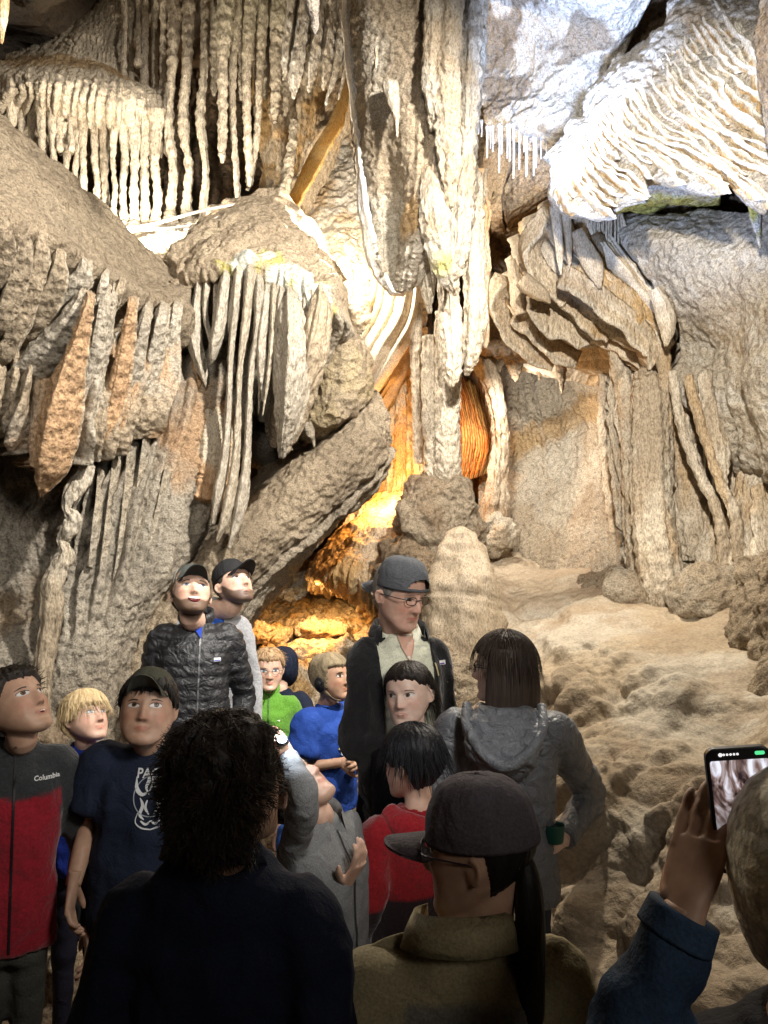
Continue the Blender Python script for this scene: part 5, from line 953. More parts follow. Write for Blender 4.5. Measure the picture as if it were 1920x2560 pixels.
thingp('boulder', 'yellow pitted block wedged right of the crusted boulder', 'boulder',
       [[(800, 790, 5.3), (840, 800, 5.1), (872, 826, 5.15), (890, 850, 5.4)], [(780, 890, 5.1), (840, 870, 4.95), (890, 890, 5.0), (915, 920, 5.3)], [(770, 990, 5.05), (840, 960, 4.9), (900, 970, 4.95), (922, 990, 5.3)], [(762, 1062, 5.05), (820, 1050, 4.9), (880, 1040, 4.95), (915, 1020, 5.3)], [(775, 1096, 5.15), (830, 1076, 5.1), (885, 1050, 5.1), (905, 1030, 5.4)]],
       M_BUMP, lambda p, u, v: .05 * fbm(p, 2.4, 3) + .022 * ridged(p, 8, 4) + .02 * lumps(p, 22, 3), lambda p, u, v: rockcol(np.array([.50, .41, .26]), TAN, p, 3), sp=.011)
def sb_disp(p, u, v):
    return .06 * fbm(p, 1.5, 4) + .014 * lumps(p, 24, 6) * (1 - smooth(v, .62, .8)) + .02 * ridged(p, 6, 3, 3) + .07 * smooth(v, .55, .75) * (flutes(v * 11 + 1.2 * u + .5 * fbm(p, 1.5, 2), 5, .5) - .4) + .01 * fbm(p, 18, 2)
SB = [[(925, 965, 5.5), (900, 1010, 5.45), (830, 1075, 5.35), (740, 1140, 5.25), (640, 1230, 5.1), (540, 1330, 4.95), (440, 1430, 4.8), (320, 1560, 4.6), (200, 1720, 4.3)],
      [(948, 985, 5.2), (915, 1030, 5.1), (845, 1095, 5.0), (755, 1160, 4.9), (655, 1250, 4.8), (560, 1345, 4.65), (470, 1450, 4.5), (350, 1590, 4.35), (230, 1760, 4.15)],
      [(962, 1030, 5.1), (930, 1085, 4.95), (860, 1150, 4.85), (775, 1220, 4.75), (680, 1305, 4.65), (590, 1395, 4.5), (500, 1500, 4.4), (390, 1640, 4.3), (270, 1820, 4.15)],
      [(968, 1080, 5.15), (940, 1140, 5.0), (875, 1205, 4.9), (800, 1280, 4.8), (715, 1360, 4.7), (620, 1450, 4.6), (540, 1550, 4.5), (440, 1700, 4.4), (320, 1880, 4.3)],
      [(966, 1130, 5.25), (930, 1200, 5.15), (865, 1275, 5.05), (800, 1345, 4.95), (735, 1405, 4.85), (650, 1490, 4.85), (580, 1590, 4.8), (480, 1750, 4.7), (360, 1930, 4.6)],
      [(955, 1165, 5.6), (915, 1235, 5.5), (855, 1300, 5.4), (795, 1370, 5.3), (735, 1420, 5.3), (660, 1510, 5.3), (590, 1620, 5.2), (490, 1790, 5.0), (370, 1980, 4.9)]]
thingp('boulder', 'enormous slanting block with a pitted underside above the two men', 'boulder', SB, M_BUMP, sb_disp, lambda p, u, v: mixc(rockcol(TAN * 1.1, TAN * .85, p, 1.8), GREY * .95, smooth(v, .55, .8) * .6), sp=.0115, thick=.5, maxn=460)
tag(drip('stalactite', [(770, 1060, 4.98, 14), (776, 1085, 4.95, 12), (783, 1100, 4.95, 5), (786, 1118, 4.95, 1.5)], M_BUMP, cream_t(4, CREAM * .9), .8, rough=.012, seed=4), 'ragged cream drip fringe under the yellow pitted block', 'stalactite')
# near edge fragment, top left corner
tag(drip('stalactite', [(8, -40, 3.0, 16), (10, 20, 3.0, 13), (6, 70, 3.0, 8), (4, 110, 3.0, 2)], M_FLOW, lambda p, th, v: rockcol(CREAM, OCHRE, p, 5), .9, rough=.012, rib=.012, nrib=5, seed=8), 'small near stalactite cut off by the top left corner', 'stalactite')
tag(drip('stalactite', [(775, -60, 3.4, 22), (782, 20, 3.4, 16), (786, 60, 3.4, 9), (787, 92, 3.4, 2)], M_ROCK, lambda p, th, v: rockcol(DARK, GREY * .6, p, 5), .9, rough=.02, seed=12), 'dark near stalactite hanging at the top beside the shield', 'stalactite')

# ================================================================ PEOPLE: tools
def cloth_mat(name, rough=0.85, bump=0.35, scale=260, sheen=0.0, spec=0.2, wr=14, wrb=0.5):
    m, nt, N, L, b = new_mat(name)
    at = N.new('ShaderNodeAttribute'); at.attribute_name = 'Col'
    tc = N.new('ShaderNodeTexCoord')
    n1 = N.new('ShaderNodeTexNoise'); n1.inputs['Scale'].default_value = scale; n1.inputs['Detail'].default_value = 3
    n2 = N.new('ShaderNodeTexNoise'); n2.inputs['Scale'].default_value = wr; n2.inputs['Detail'].default_value = 5; n2.inputs['Distortion'].default_value = 1.2
    L.new(tc.outputs['Object'], n1.inputs['Vector']); L.new(tc.outputs['Object'], n2.inputs['Vector'])
    r = N.new('ShaderNodeMapRange'); r.inputs[1].default_value = .25; r.inputs[2].default_value = .75; r.inputs[3].default_value = .72; r.inputs[4].default_value = 1.2
    L.new(n1.outputs['Fac'], r.inputs[0])
    mx = N.new('ShaderNodeVectorMath'); mx.operation = 'SCALE'
    L.new(at.outputs['Color'], mx.inputs[0]); L.new(r.outputs[0], mx.inputs['Scale']); L.new(mx.outputs[0], b.inputs['Base Color'])
    b.inputs['Roughness'].default_value = rough; b.inputs['Specular IOR Level'].default_value = spec
    if sheen: b.inputs['Sheen Weight'].default_value = sheen
    bp = N.new('ShaderNodeBump'); bp.inputs['Strength'].default_value = bump; bp.inputs['Distance'].default_value = .004
    L.new(n1.outputs['Fac'], bp.inputs['Height'])
    b2 = N.new('ShaderNodeBump'); b2.inputs['Strength'].default_value = wrb; b2.inputs['Distance'].default_value = .02
    L.new(n2.outputs['Fac'], b2.inputs['Height']); L.new(bp.outputs[0], b2.inputs['Normal']); L.new(b2.outputs[0], b.inputs['Normal'])
    return m
M_COTTON = cloth_mat('cotton'); M_FLEECE = cloth_mat('fleece', .95, .6, 130, .25); M_NYLON = cloth_mat('quilted_nylon', .42, .15, 300, 0, .4, 22, .9)
M_CANVAS = cloth_mat('canvas', .8, .4, 200, 0, .2, 9, .6); M_KNIT = cloth_mat('knit_wool', .95, .9, 90, .2); M_RUBBER = cloth_mat('shoe_material', .6, .2, 150)
def skin_mat():
    m, nt, N, L, b = new_mat('skin')
    at = N.new('ShaderNodeAttribute'); at.attribute_name = 'Col'; tc = N.new('ShaderNodeTexCoord')
    n = N.new('ShaderNodeTexNoise'); n.inputs['Scale'].default_value = 45; n.inputs['Detail'].default_value = 5
    L.new(tc.outputs['Object'], n.inputs['Vector'])
    r = N.new('ShaderNodeMapRange'); r.inputs[1].default_value = .3; r.inputs[2].default_value = .7; r.inputs[3].default_value = .9; r.inputs[4].default_value = 1.08
    L.new(n.outputs['Fac'], r.inputs[0])
    mx = N.new('ShaderNodeVectorMath'); mx.operation = 'SCALE'; L.new(at.outputs['Color'], mx.inputs[0]); L.new(r.outputs[0], mx.inputs['Scale'])
    L.new(mx.outputs[0], b.inputs['Base Color'])
    b.inputs['Roughness'].default_value = .5; b.inputs['Specular IOR Level'].default_value = .35
    b.inputs['Subsurface Weight'].default_value = .12; b.inputs['Subsurface Radius'].default_value = (.012, .005, .003)
    return m
M_SKIN = skin_mat()
def col_mat(name, rough=.5, spec=.3, metal=0.0, emit=0.0):
    m, nt, N, L, b = new_mat(name)
    at = N.new('ShaderNodeAttribute'); at.attribute_name = 'Col'
    L.new(at.outputs['Color'], b.inputs['Base Color']); b.inputs['Roughness'].default_value = rough; b.inputs['Specular IOR Level'].default_value = spec; b.inputs['Metallic'].default_value = metal
    if emit: L.new(at.outputs['Color'], b.inputs['Emission Color']); b.inputs['Emission Strength'].default_value = emit
    return m
M_EYE = col_mat('eye', .25, .3); M_PLAIN = col_mat('plain_plastic', .4, .4); M_PRINT = col_mat('screen_print', .8, .1); M_GLASSES = col_mat('spectacle_frame', .3, .5, .3)
def hair_mat():
    m, nt, N, L, b = new_mat('hair')
    at = N.new('ShaderNodeAttribute'); at.attribute_name = 'Col'
    L.new(at.outputs['Color'], b.inputs['Base Color']); b.inputs['Roughness'].default_value = .55; b.inputs['Specular IOR Level'].default_value = .3
    tc = N.new('ShaderNodeTexCoord'); n = N.new('ShaderNodeTexNoise'); n.inputs['Scale'].default_value = 120; n.inputs['Detail'].default_value = 3
    mp = N.new('ShaderNodeMapping'); mp.inputs['Scale'].default_value = (1, 1, .15); L.new(tc.outputs['Object'], mp.inputs[0]); L.new(mp.outputs[0], n.inputs['Vector'])
    bp = N.new('ShaderNodeBump'); bp.inputs['Strength'].default_value = .6; bp.inputs['Distance'].default_value = .006; L.new(n.outputs['Fac'], bp.inputs['Height']); L.new(bp.outputs[0], b.inputs['Normal'])
    return m
M_HAIR = hair_mat()

def remesh(VV, FF, vox, smooth_it=2):
    me = bpy.data.meshes.new('tmp'); me.from_pydata([tuple(v) for v in VV], [], [tuple(dict.fromkeys(f)) for f in FF]); me.update()
    bm = bmesh.new(); bm.from_mesh(me); bmesh.ops.recalc_face_normals(bm, faces=bm.faces); bm.to_mesh(me); bm.free()
    o = bpy.data.objects.new('tmp', me); COL.objects.link(o)
    md = o.modifiers.new('r', 'REMESH'); md.mode = 'VOXEL'; md.voxel_size = vox
    if smooth_it:
        ms = o.modifiers.new('s', 'SMOOTH'); ms.factor = .5; ms.iterations = smooth_it
    ev = o.evaluated_get(bpy.context.evaluated_depsgraph_get()); m2 = ev.to_mesh()
    n = len(m2.vertices); co = np.empty(n * 3, np.float32); m2.vertices.foreach_get('co', co); co = co.reshape(-1, 3).astype(np.float64)
    nr = np.empty(n * 3, np.float32); m2.vertices.foreach_get('normal', nr); nr = nr.reshape(-1, 3).astype(np.float64)
    fq = [tuple(p.vertices) for p in m2.polygons]
    ev.to_mesh_clear(); bpy.data.objects.remove(o); bpy.data.meshes.remove(me)
    if fq and all(len(f) == 4 for f in fq): fq = np.array(fq)
    return co, nr, fq
def tube(path, rx, ry=None, nl=None, ns=16, side=None, sq=None):
    path = np.asarray(path, float); ry = rx if ry is None else ry
    if len(path) == 2:
        path = np.array([path[0], (path[0] + path[1]) / 2, path[1]])
        rx = [rx[0], (rx[0] + rx[1]) / 2, rx[1]]; ry = [ry[0], (ry[0] + ry[1]) / 2, ry[1]]
    v, f, c0, c1, _, _ = sweep(path, rx, ry, nl or max(10, 6 * len(path)), ns, side=side, squash=sq)
    return (v, f, c0, c1)
def ball(c, r, nu=16, nv=10):
    r = np.ones(3) * r
    z = np.cos(np.linspace(.05, math.pi - .05, nv)); 
    path = np.stack([np.zeros(nv), np.zeros(nv), z], 1)
    ph = np.linspace(.05, math.pi - .05, nv)[:, None]; th = np.linspace(0, 2 * np.pi, nu, endpoint=False)[None]
    X = np.stack([np.sin(ph) * np.cos(th), np.sin(ph) * np.sin(th), np.cos(ph) + 0 * th], -1).reshape(-1, 3) * r + np.asarray(c)
    k = len(X); X = np.vstack([X, X[:nu].mean(0), X[-nu:].mean(0)]); j = np.arange(nu)
    c0 = np.stack([np.full(nu, k), (j + 1) % nu, j], 1); c1 = np.stack([np.full(nu, k + 1), (nv - 1) * nu + j, (nv - 1) * nu + (j + 1) % nu], 1)
    return (X, grid_faces(nv, nu, True), c0, c1)
def ringloft(rings, nl=40, ns=40, sq=.85):
    """rings: (cx, cy, z, half width, half depth)"""
    A = catmull(np.array(rings, float), nl); th = np.linspace(0, 2 * np.pi, ns, endpoint=False)
    c, s = np.cos(th), np.sin(th); c = np.sign(c) * np.abs(c) ** sq; s = np.sign(s) * np.abs(s) ** sq
    X = np.stack([A[:, :1] + A[:, 3:4].clip(.002) * c, A[:, 1:2] + A[:, 4:5].clip(.002) * s, A[:, 2:3] + 0 * c], -1).reshape(-1, 3)
    k = len(X); X = np.vstack([X, X[:ns].mean(0), X[-ns:].mean(0)]); j = np.arange(ns)
    return (X, grid_faces(nl, ns, True), np.stack([np.full(ns, k), j, (j + 1) % ns], 1), np.stack([np.full(ns, k + 1), (nl - 1) * ns + (j + 1) % ns, (nl - 1) * ns + j], 1))
def xf(part, M):
    v = part[0]; return ((np.c_[v, np.ones(len(v))] @ np.array(M).T)[:, :3], *part[1:])

# ---- the head, in units of its own height (face towards -y, chin z = -.5, crown z = +.5)
HT = np.array([[.505, .01, .02, .06], [.485, .13, -.12, .20], [.44, .215, -.225, .295], [.37, .28, -.31, .37], [.28, .325, -.365, .415], [.17, .345, -.393, .44], [.05, .347, -.398, .432], [-.05, .337, -.385, .385], [-.15, .315, -.375, .305],
               [-.25, .286, -.37, .205], [-.34, .25, -.366, .09], [-.42, .20, -.366, -.05], [-.475, .135, -.355, -.15], [-.505, .05, -.31, -.22]])
def gs(x, s): return np.exp(-(x / s) ** 2)
def head_surface(nz=70, na=84, kid=0.0, wide=1.0, nose=1.0, jaw=1.0):
    A = catmull(HT, nz); z = A[:, 0][:, None]; ph = np.linspace(0, 2 * np.pi, na, endpoint=False)[None]
    w = A[:, 1:2] * wide; w = w * (1 + .06 * kid * gs(z + .2, .15)); w = w * (1 + (jaw - 1) * smooth(-z, .1, .35)); f = A[:, 2:3]; b = A[:, 3:4]
    s = np.sin(ph); c = np.cos(ph)
    x = w * np.sign(s) * np.abs(s) ** .9; y = (f + b) / 2 - (b - f) / 2 * np.sign(c) * np.abs(c) ** .88
    front = smooth(-y, .12, .3)
    X = np.stack([x, y, z + 0 * x], -1)
    ax = np.abs(x); zz = z + 0 * x
    d = 0
    nb = smooth(-zz, -.09, .12); nz_ = (.012 + .095 * nb * nose) * smooth(zz, -.195, -.155) * smooth(.13 - zz, 0, .06)
    d = d + nz_ * gs(ax, .036 + .022 * nb)
    d = d + .036 * nose * gs(ax - .058, .028) * gs(zz + .155, .028)
    d = d - .050 * gs(ax - .150, .075) * gs(zz - .035, .050) + .024 * gs(ax - .150, .048) * gs(zz - .022, .032)
    d = d + .020 * (1 - .6 * kid) * gs(ax - .13, .11) * gs(zz - .105, .030)
    d = d + .018 * gs(ax - .21, .08) * gs(zz + .085, .075) + .018 * kid * gs(ax - .2, .1) * gs(zz + .2, .09)
    d = d + .026 * gs(ax, .075) * gs(zz + .252, .017) * (1 - .25 * gs(ax, .014)) + .031 * gs(ax, .068) * gs(zz + .299, .020) - .022 * gs(ax, .085) * gs(zz + .275, .008)
    d = d - .018 * gs(ax, .09) * gs(zz + .345, .022) + .034 * gs(ax, .085) * gs(zz + .43, .05)
    d = d - .012 * gs(ax - .17, .05) * gs(zz + .25, .07)
    ad = 1 - .65 * min(1, kid)
    fx = .072 + .042 * np.clip((-.16 - zz) / .12, 0, 1.3)
    d = d - .014 * ad * gs(ax - fx, .014) * smooth(-zz, .15, .18) * smooth(zz, -.33, -.27)
    d = d - .010 * ad * gs(ax - .14, .06) * gs(zz + .045, .012) - .006 * ad * gs(ax, .2) * (gs(zz - .20, .008) + gs(zz - .235, .008))
    d = d + .010 * fbm(np.stack([ax.ravel() * 4 + np.sign(X[..., 0]).ravel() * 2, X[..., 1].ravel() * 4, zz.ravel() * 4], 1), 1.2, 2, .5, wide * 30 + nose * 11 + jaw * 7).reshape(zz.shape)
    X[..., 1] -= d * front
    return X
def head_part(**k):
    X = head_surface(**k); nz, na, _ = X.shape; V = X.reshape(-1, 3); n = len(V)
    V = np.vstack([V, V[:na].mean(0) + [0, 0, .004], V[-na:].mean(0)]); j = np.arange(na)
    return (V, grid_faces(nz, na, True), np.stack([np.full(na, n), j, (j + 1) % na], 1), np.stack([np.full(na, n + 1), (nz - 1) * na + (j + 1) % na, (nz - 1) * na + j], 1))
def ear_parts():
    out = []
    for s in (-1, 1):
        rim = [(s * .335, .01, -.10), (s * .365, .06, -.13), (s * .39, .10, -.06), (s * .40, .105, .02), (s * .385, .06, .055), (s * .345, .0, .03)]
        out.append(tube(rim, [.018, .02, .022, .022, .02, .016], nl=26, ns=8))
        out.append(ball((s * .355, .045, -.03), (.022, .055, .075), 12, 8))
    return out

# ---- hands: wrist at origin, fingers along +z, palm facing -y, thumb towards side*x; in units of hand length
def hand_parts(side=1, curl=(.25, .3, .35, .4), spread=.09, thumb=(.9, .2), flat=1.0):
    P_ = []
    P_.append(tube([(0, 0, -.25), (0, 0, 0), (side * .01, 0, .14), (side * .005, 0, .32), (0, 0, .46)], [.15, .145, .19, .215, .205], [.11, .10, .085, .07, .06], nl=26, ns=18))
    base = [(.155, .46, .38), (.052, .485, .44), (-.052, .47, .41), (-.150, .43, .33)]
    for k, (bx, bz, ln) in enumerate(base):
        a = side * (bx * spread * 6); q = np.array([side * bx, 0, bz - .08]); pts = [q]
        dirv = 0.0; seg = [.08 + ln * .44, ln * .32, ln * .26]; r0 = [.052, .056, .053, .048][k]
        for m_, L_ in enumerate(seg):
            dirv += curl[k] * (.9 if m_ == 0 else 1.3)
            stepv = np.array([math.sin(a) * math.cos(dirv), -math.sin(dirv), math.cos(a) * math.cos(dirv)]) * L_
            pts.append(pts[-1] + stepv)
        path = [pts[0], (pts[0] + pts[1]) / 2, pts[1], (pts[1] + pts[2]) / 2, pts[2], (pts[2] + pts[3]) / 2, pts[3]]
        P_.append(tube(path, [r0 * 1.05, r0, r0 * 1.02, r0 * .9, r0 * .94, r0 * .82, r0 * .45], nl=30, ns=12))
    t0 = np.array([side * .13, -.02, .06]); ang, cl = thumb
    t1 = t0 + np.array([side * math.sin(ang), -cl, math.cos(ang)]) * .20; t2 = t1 + np.array([side * math.sin(ang * .7), -cl * 1.3, math.cos(ang * .7)]) * .16; t3 = t2 + np.array([side * math.sin(ang * .45), -cl * 1.4, math.cos(ang * .45)]) * .12
    P_.append(tube([t0 - (t1 - t0) * .3, t0, t1, t2, t3], [.07, .085, .066, .058, .028], nl=26, ns=12))
    return P_
def frame(origin, zdir, ydir, scale):
    z = Vector(zdir).normalized(); y = Vector(ydir); y = (y - z * y.dot(z)).normalized(); x = y.cross(z)
    M = Matrix((x, y, z)).transposed().to_4x4(); return Matrix.Translation(Vector(origin)) @ M @ Matrix.Scale(scale, 4)

SKIN = {'fair': (.62, .40, .30), 'tan': (.50, .30, .20), 'olive': (.46, .28, .19), 'ruddy': (.60, .36, .27), 'pale': (.68, .48, .39)}
class Person:
    def __init__(s, label, px, py, d, hh, yaw, sw, byaw=None, pitch=0, roll=0, skin='fair', kid=0, face=True, ground=0.0, bodyoff=(0, 0), group='visitors on the cave tour', jaw=1.0, nose=1.0, wide=1.0, vox=None, stub=None, mouth=None, lean=(0, 0), nk=.635, slope=1.0):
        s.slope = slope
        s.hh = hh; s.sw = sw; s.kid = kid; s.skin = np.array(SKIN[skin])
        hw = P(px, py, d); byaw = yaw if byaw is None else byaw
        s.root = bpy.data.objects.new('person', None); COL.objects.link(s.root); s.root.empty_display_size = .2
        Rz = Matrix.Rotation(R(byaw), 4, 'Z')
        off = Rz @ Vector((bodyoff[0], bodyoff[1], 0))
        s.root.location = (hw[0] + off.x, hw[1] + off.y, ground); s.root.rotation_euler = (0, 0, R(byaw))
        tag(s.root, label, 'person', group)
        s.W = Matrix.Translation(s.root.location) @ Rz; s.Wi = s.W.inverted()
        s.hc = s.Wi @ Vector(hw)                                           # head centre in the person's own frame
        s.H = Matrix.Translation(s.hc) @ Matrix.Rotation(R(yaw - byaw), 4, 'Z') @ Matrix.Rotation(R(roll), 4, 'Y') @ Matrix.Rotation(R(-pitch), 4, 'X') @ Matrix.Scale(hh, 4)
        zN = s.hc.z - nk * hh; s.zN = zN
        s.nb = np.array([lean[0], .03 * hh / .22 + lean[1], zN])
        s.sh = {k: np.array([lean[0] * .9 + k * sw * .93, .01 + lean[1], zN - .055 * slope * hh / .22 - .005]) for k in (-1, 1)}   # -1 is the person's right (image left when facing us)
        s.hip = zN * .615; s.ua = .205 * zN; s.fa = .175 * zN; s.lean = lean
        s.arms = {}; s.parts = []; s.bodyparts = []; s.handparts = []
        s.face = face; s.vox = vox or (hh / 46 if face else hh / 28); s.hd = dict(kid=kid, jaw=jaw, nose=nose, wide=wide); s.stub = stub; s.mouth = mouth
    def w2l(s, px, py, d): return np.array(s.Wi @ Vector(P(px, py, d)))
    def arm(s, side, mode='down', elbow=None, wrist=None):
        S = s.sh[side]
        if mode == 'down': E_ = S + np.array([side * .075, .03, -s.ua]); W_ = E_ + np.array([side * .015, -.06, -s.fa])
        elif mode == 'clasp': E_ = S + np.array([side * .055, .0, -s.ua]); W_ = np.array([side * .05, -s.sw * .95, E_[2] + .02])
        elif mode == 'pocket': E_ = S + np.array([side * .075, .06, -s.ua * .97]); W_ = E_ + np.array([-side * .05, -.11, -s.fa * .75])
        else: E_, W_ = np.asarray(elbow, float), np.asarray(wrist, float)
        s.arms[side] = (S, E_, W_); return s
    def hand(s, side, zdir=None, palm=None, **k):
        S, E_, W_ = s.arms[side]; zd = (W_ - E_) if zdir is None else np.asarray(zdir, float)
        pd = np.array([side, 0, 0]) * 1.0 if palm is None else np.asarray(palm, float)   # y axis of the hand = back of the hand
        ln = .80 * s.hh * (1 - .06 * s.kid)
        M = frame(W_, zd, pd, ln)
        s.handparts += [xf(p, M) for p in hand_parts(k.pop('thumbside', side), **k)]
    def skin_cols(s, co):
        Hi = np.array(s.H.inverted()); q = (np.c_[co, np.ones(len(co))] @ Hi.T)[:, :3]
        x, y, z = np.abs(q[:, 0]), q[:, 1], q[:, 2]; fr = smooth(-y, .15, .3)
        c = np.tile(s.skin, (len(co), 1))
        c = mixc(c, s.skin * np.array([1.08, .78, .74]), .55 * fr * gs(x - .2, .1) * gs(z + .12, .1) + .5 * fr * gs(x, .06) * gs(z + .13, .05))
        lip = fr * gs(x, .085) * smooth(.036 - np.abs(z + .276), 0, .012)
        c = mixc(c, s.skin * np.array([.93, .58, .55]), np.clip(lip * 1.3, 0, .95))
        c = mixc(c, s.skin * .55, .55 * fr * gs(x, .09) * gs(z + .275, .007))  # shade of the slit between the lips put into the colour
        if s.stub is not None:
            e = smooth(-.235 + .23 * smooth(y, -.30, -.03) - z, -.01, .05) * smooth(.6 + y * 0 - np.abs(z), 0, .06) * smooth(-y, -.08, .04) * (1 - lip) * (1 - .8 * gs(x, .05) * gs(z + .21, .02))
            e = np.clip(e * 1.2 + .95 * gs(z + .215, .018) * gs(x, .11) * fr, 0, 1)
            c = mixc(c, np.array(s.stub[0]), e * s.stub[1])
        c = mixc(c, s.skin * .62, .35 * fr * gs(x - .15, .06) * gs(z - .045, .022))  # eyelid crease shade put into the skin colour
        c = mixc(c, s.skin * .35, .7 * fr * gs(x - .090, .014) * gs(z + .277, .010))  # mouth corners darkened in the colour as crease shade
        c = mixc(c, s.skin * .6, .45 * (1 - .6 * min(1, s.kid)) * fr * gs(x - .15, .055) * gs(z + .035, .014))
        mt = fbm(co, 38, 3, .6, s.hh * 91); c = c * (1 + .16 * mt[:, None] * np.array([.6, 1.0, 1.1]))
        c = mixc(c, s.skin * .28, .8 * fr * gs(x - .035, .018) * gs(z + .178, .012))  # nostril hollows: their shade painted into the skin
        return c
    def build_body(s, legs=False, legr=None):
        M = np.array(s.H); hp = [xf(head_part(**s.hd), s.H)] + [xf(p, s.H) for p in ear_parts()]
        nk = np.array(s.H @ Vector((0, .10, -.12))); nk2 = np.array(s.H @ Vector((0, .07, -.42))); r = .235 * s.hh * (1 - .1 * s.kid)
        hp.append(tube([nk, nk2 * .75 + s.nb * .25, s.nb, s.nb + [0, -.02, -.3 * s.hh]], [r * .95, r * .92, r * 1.0, r * 1.05], nl=20, ns=20))
        k = .72
        t = ringloft([(s.lean[0] * .0, .0, s.hip - .02, s.sw * .6, s.sw * .42), (s.lean[0] * .5, s.lean[1] * .5, s.hip * 1.25, s.sw * .58, s.sw * .4), (s.lean[0] * .8, s.lean[1] * .8, s.zN - .14, s.sw * .66, s.sw * .42), (s.nb[0], s.nb[1], s.zN - .03, s.sw * .5, s.sw * .3)], 24, 24)
        hp.append(t)
        for sd, (S, E_, W_) in s.arms.items():
            a = .185 * s.sw + .006
            hp.append(tube([s.nb * .4 + S * .6 - [0, 0, .02], S, (S + E_) / 2, E_, (E_ + W_) / 2, W_], [a, a * 1.05, a, a * .86, a * .8, a * .62], nl=34, ns=14))
        for sd in (-1, 1):
            a = (legr or .30 * s.sw)
            hx = sd * s.sw * .42
            hp.append(tube([(hx, 0, s.hip), (hx * 1.05, -.005, s.hip * .55), (hx * 1.05, .012, s.hip * .28), (hx * 1.05, .01, .05)], [a * 1.1, a * .8, a * .72, a * .5], nl=24, ns=12))
            hp.append(tube([(hx * 1.05, .03, .04), (hx * 1.1, -.05, .035), (hx * 1.12, -.11, .025)], [.03, .032, .02], [.03, .022, .015], nl=10, ns=10))
        co, nr, f = remesh(*tri_quads(hp), s.vox, 1)
        s.bvh = BVHTree.FromPolygons([Vector(v) for v in co], [tuple(q) for q in f])
        f = f.tolist() if isinstance(f, np.ndarray) else list(f)
        if s.handparts:
            # each hand is remeshed finely and merged into the body's mesh at the wrist
            h = len(s.handparts) // 6
            for i in range(h):
                c2, n2, f2 = remesh(*tri_quads(s.handparts[i * 6:(i + 1) * 6]), .0032 if s.hh > .19 else .003, 1)
                f += (np.asarray(f2) + len(co)).tolist() if isinstance(f2, np.ndarray) else [tuple(np.array(q) + len(co)) for q in f2]
                co = np.vstack([co, c2])
        cols = s.skin_cols(co)
        if isinstance(f, list) and all(len(q) == 4 for q in f): f = np.array(f)
        s.body = link_mesh('body', co, f, M_SKIN, s.root, cols)
        if s.face: s.build_face()
    def ray(s, x, z, off=.006):
        o = s.H @ Vector((x, -1.2, z)); dv = ((s.H @ Vector((x, 0, z))) - o).normalized()
        h = s.bvh.ray_cast(o, dv, 3)
        if h[0] is None: return np.array(s.H @ Vector((x, -.38, z)))
        return np.array(h[0] - dv * off * s.hh)
    def overlay(s, name, fn, nu, nv, colfn, mat, off=.008, parent=None, thick=.0):
        pts, cl = [], []
        for j in range(nv):
            for i in range(nu):
                u = i / (nu - 1) * 2 - 1; v = j / (nv - 1) * 2 - 1; x, z = fn(u, v)
                edge = max(abs(u), abs(v)) > .999
                pts.append(s.ray(x, z, off if not edge else -.01)); cl.append(colfn(x, z, u, v))
        return link_mesh(name, np.array(pts), grid_faces(nv, nu)[:, ::-1], mat, parent or s.body, np.array(cl))
    def build_face(s, ):
        pass
    def eyes(s, iris=(.10, .05, .025), gaze=(0, 0), open_=1.0, brow=(.06, .04, .03), browz=.0, browt=.024, lash=.8):
        k = 1.32 if s.kid else 1.12
        for sd in (-1, 1):
            ex, ez = sd * .150, .024
            def al(u, v, ex=ex, sd=sd):
                h = max(0, 1 - u * u) ** .6
                up, lo = .031 * open_ * k * h, -.021 * k * h
                return ex + u * .062 * k, ez + .004 * u * sd + (lo + (up - lo) * (v * .5 + .5))
            gx, gz = ex + gaze[0] * .03, ez + .004 + gaze[1] * .018
            def ec(x, z, u, v):
                r = math.hypot(x - gx, z - gz)
                if r < .011: return (.005, .005, .005)
                if r < .030: return iris
                if r < .034: return tuple(np.array(iris) * .5)
                return (.62, .58, .55)
            s.overlay('eye', al, 25, 13, ec, M_EYE, .010)
            def la(u, v):
                h = max(0, 1 - u * u) ** .6
                return ex + u * .066 * k, ez + .004 * u * sd + .031 * open_ * k * h + .003 + (v * .5) * .013
            s.overlay('eyelash', la, 15, 3, lambda *a: (.03, .02, .015), M_HAIR, .016)
            def br(u, v):
                t = u * sd
                th = browt * (1.0 - .55 * max(0, t)) * (1 if abs(u) < .95 else .4)
                return ex + sd * .012 + u * .078, .108 + browz - .016 * t * t - .006 * t + v * th * .5
            s.overlay('eyebrow', br, 17, 4, lambda *a: brow, M_HAIR, .012)
    def teeth(s, w=.085, z=-.275, h=.05, smile=.02):
        def mo(u, v): 
            hh_ = h * (1 - u * u) ** .5 if abs(u) < 1 else 0
            return u * w, z + smile * u * u + v * hh_ * .5
        s.overlay('mouth', mo, 17, 9, lambda x, zz, u, v: (.72, .68, .6) if (v > .0 and abs(u) < .92) else ((.16, .03, .03) if v < -.3 else (.06, .015, .015)), M_EYE, .020)
    # ------------------------------------------------ hair
    def hair(s, colr, mask, thick=.06, strand=.02, freq=26, seed=0, name='hair', hl=None, extra=None, scale_z=1.0, n=(96, 130)):
        X = head_surface(n[0], n[1], **s.hd); nz, na, _ = X.shape
        V = X.reshape(-1, 3); ctr = np.array([0, .03, .03]); nd = V - ctr; nd /= np.linalg.norm(nd, axis=1, keepdims=True)
        az = np.arctan2(V[:, 0], -V[:, 1]); z = V[:, 2]
        m = mask(az, z, V)
        t = thick(az, z, V) if callable(thick) else thick
        st = fbm(np.stack([az * freq / 6 + .6 * noise1(z * 9, seed), z * 2.2, az * 0 + seed], 1), 1.6, 4, .6, seed)
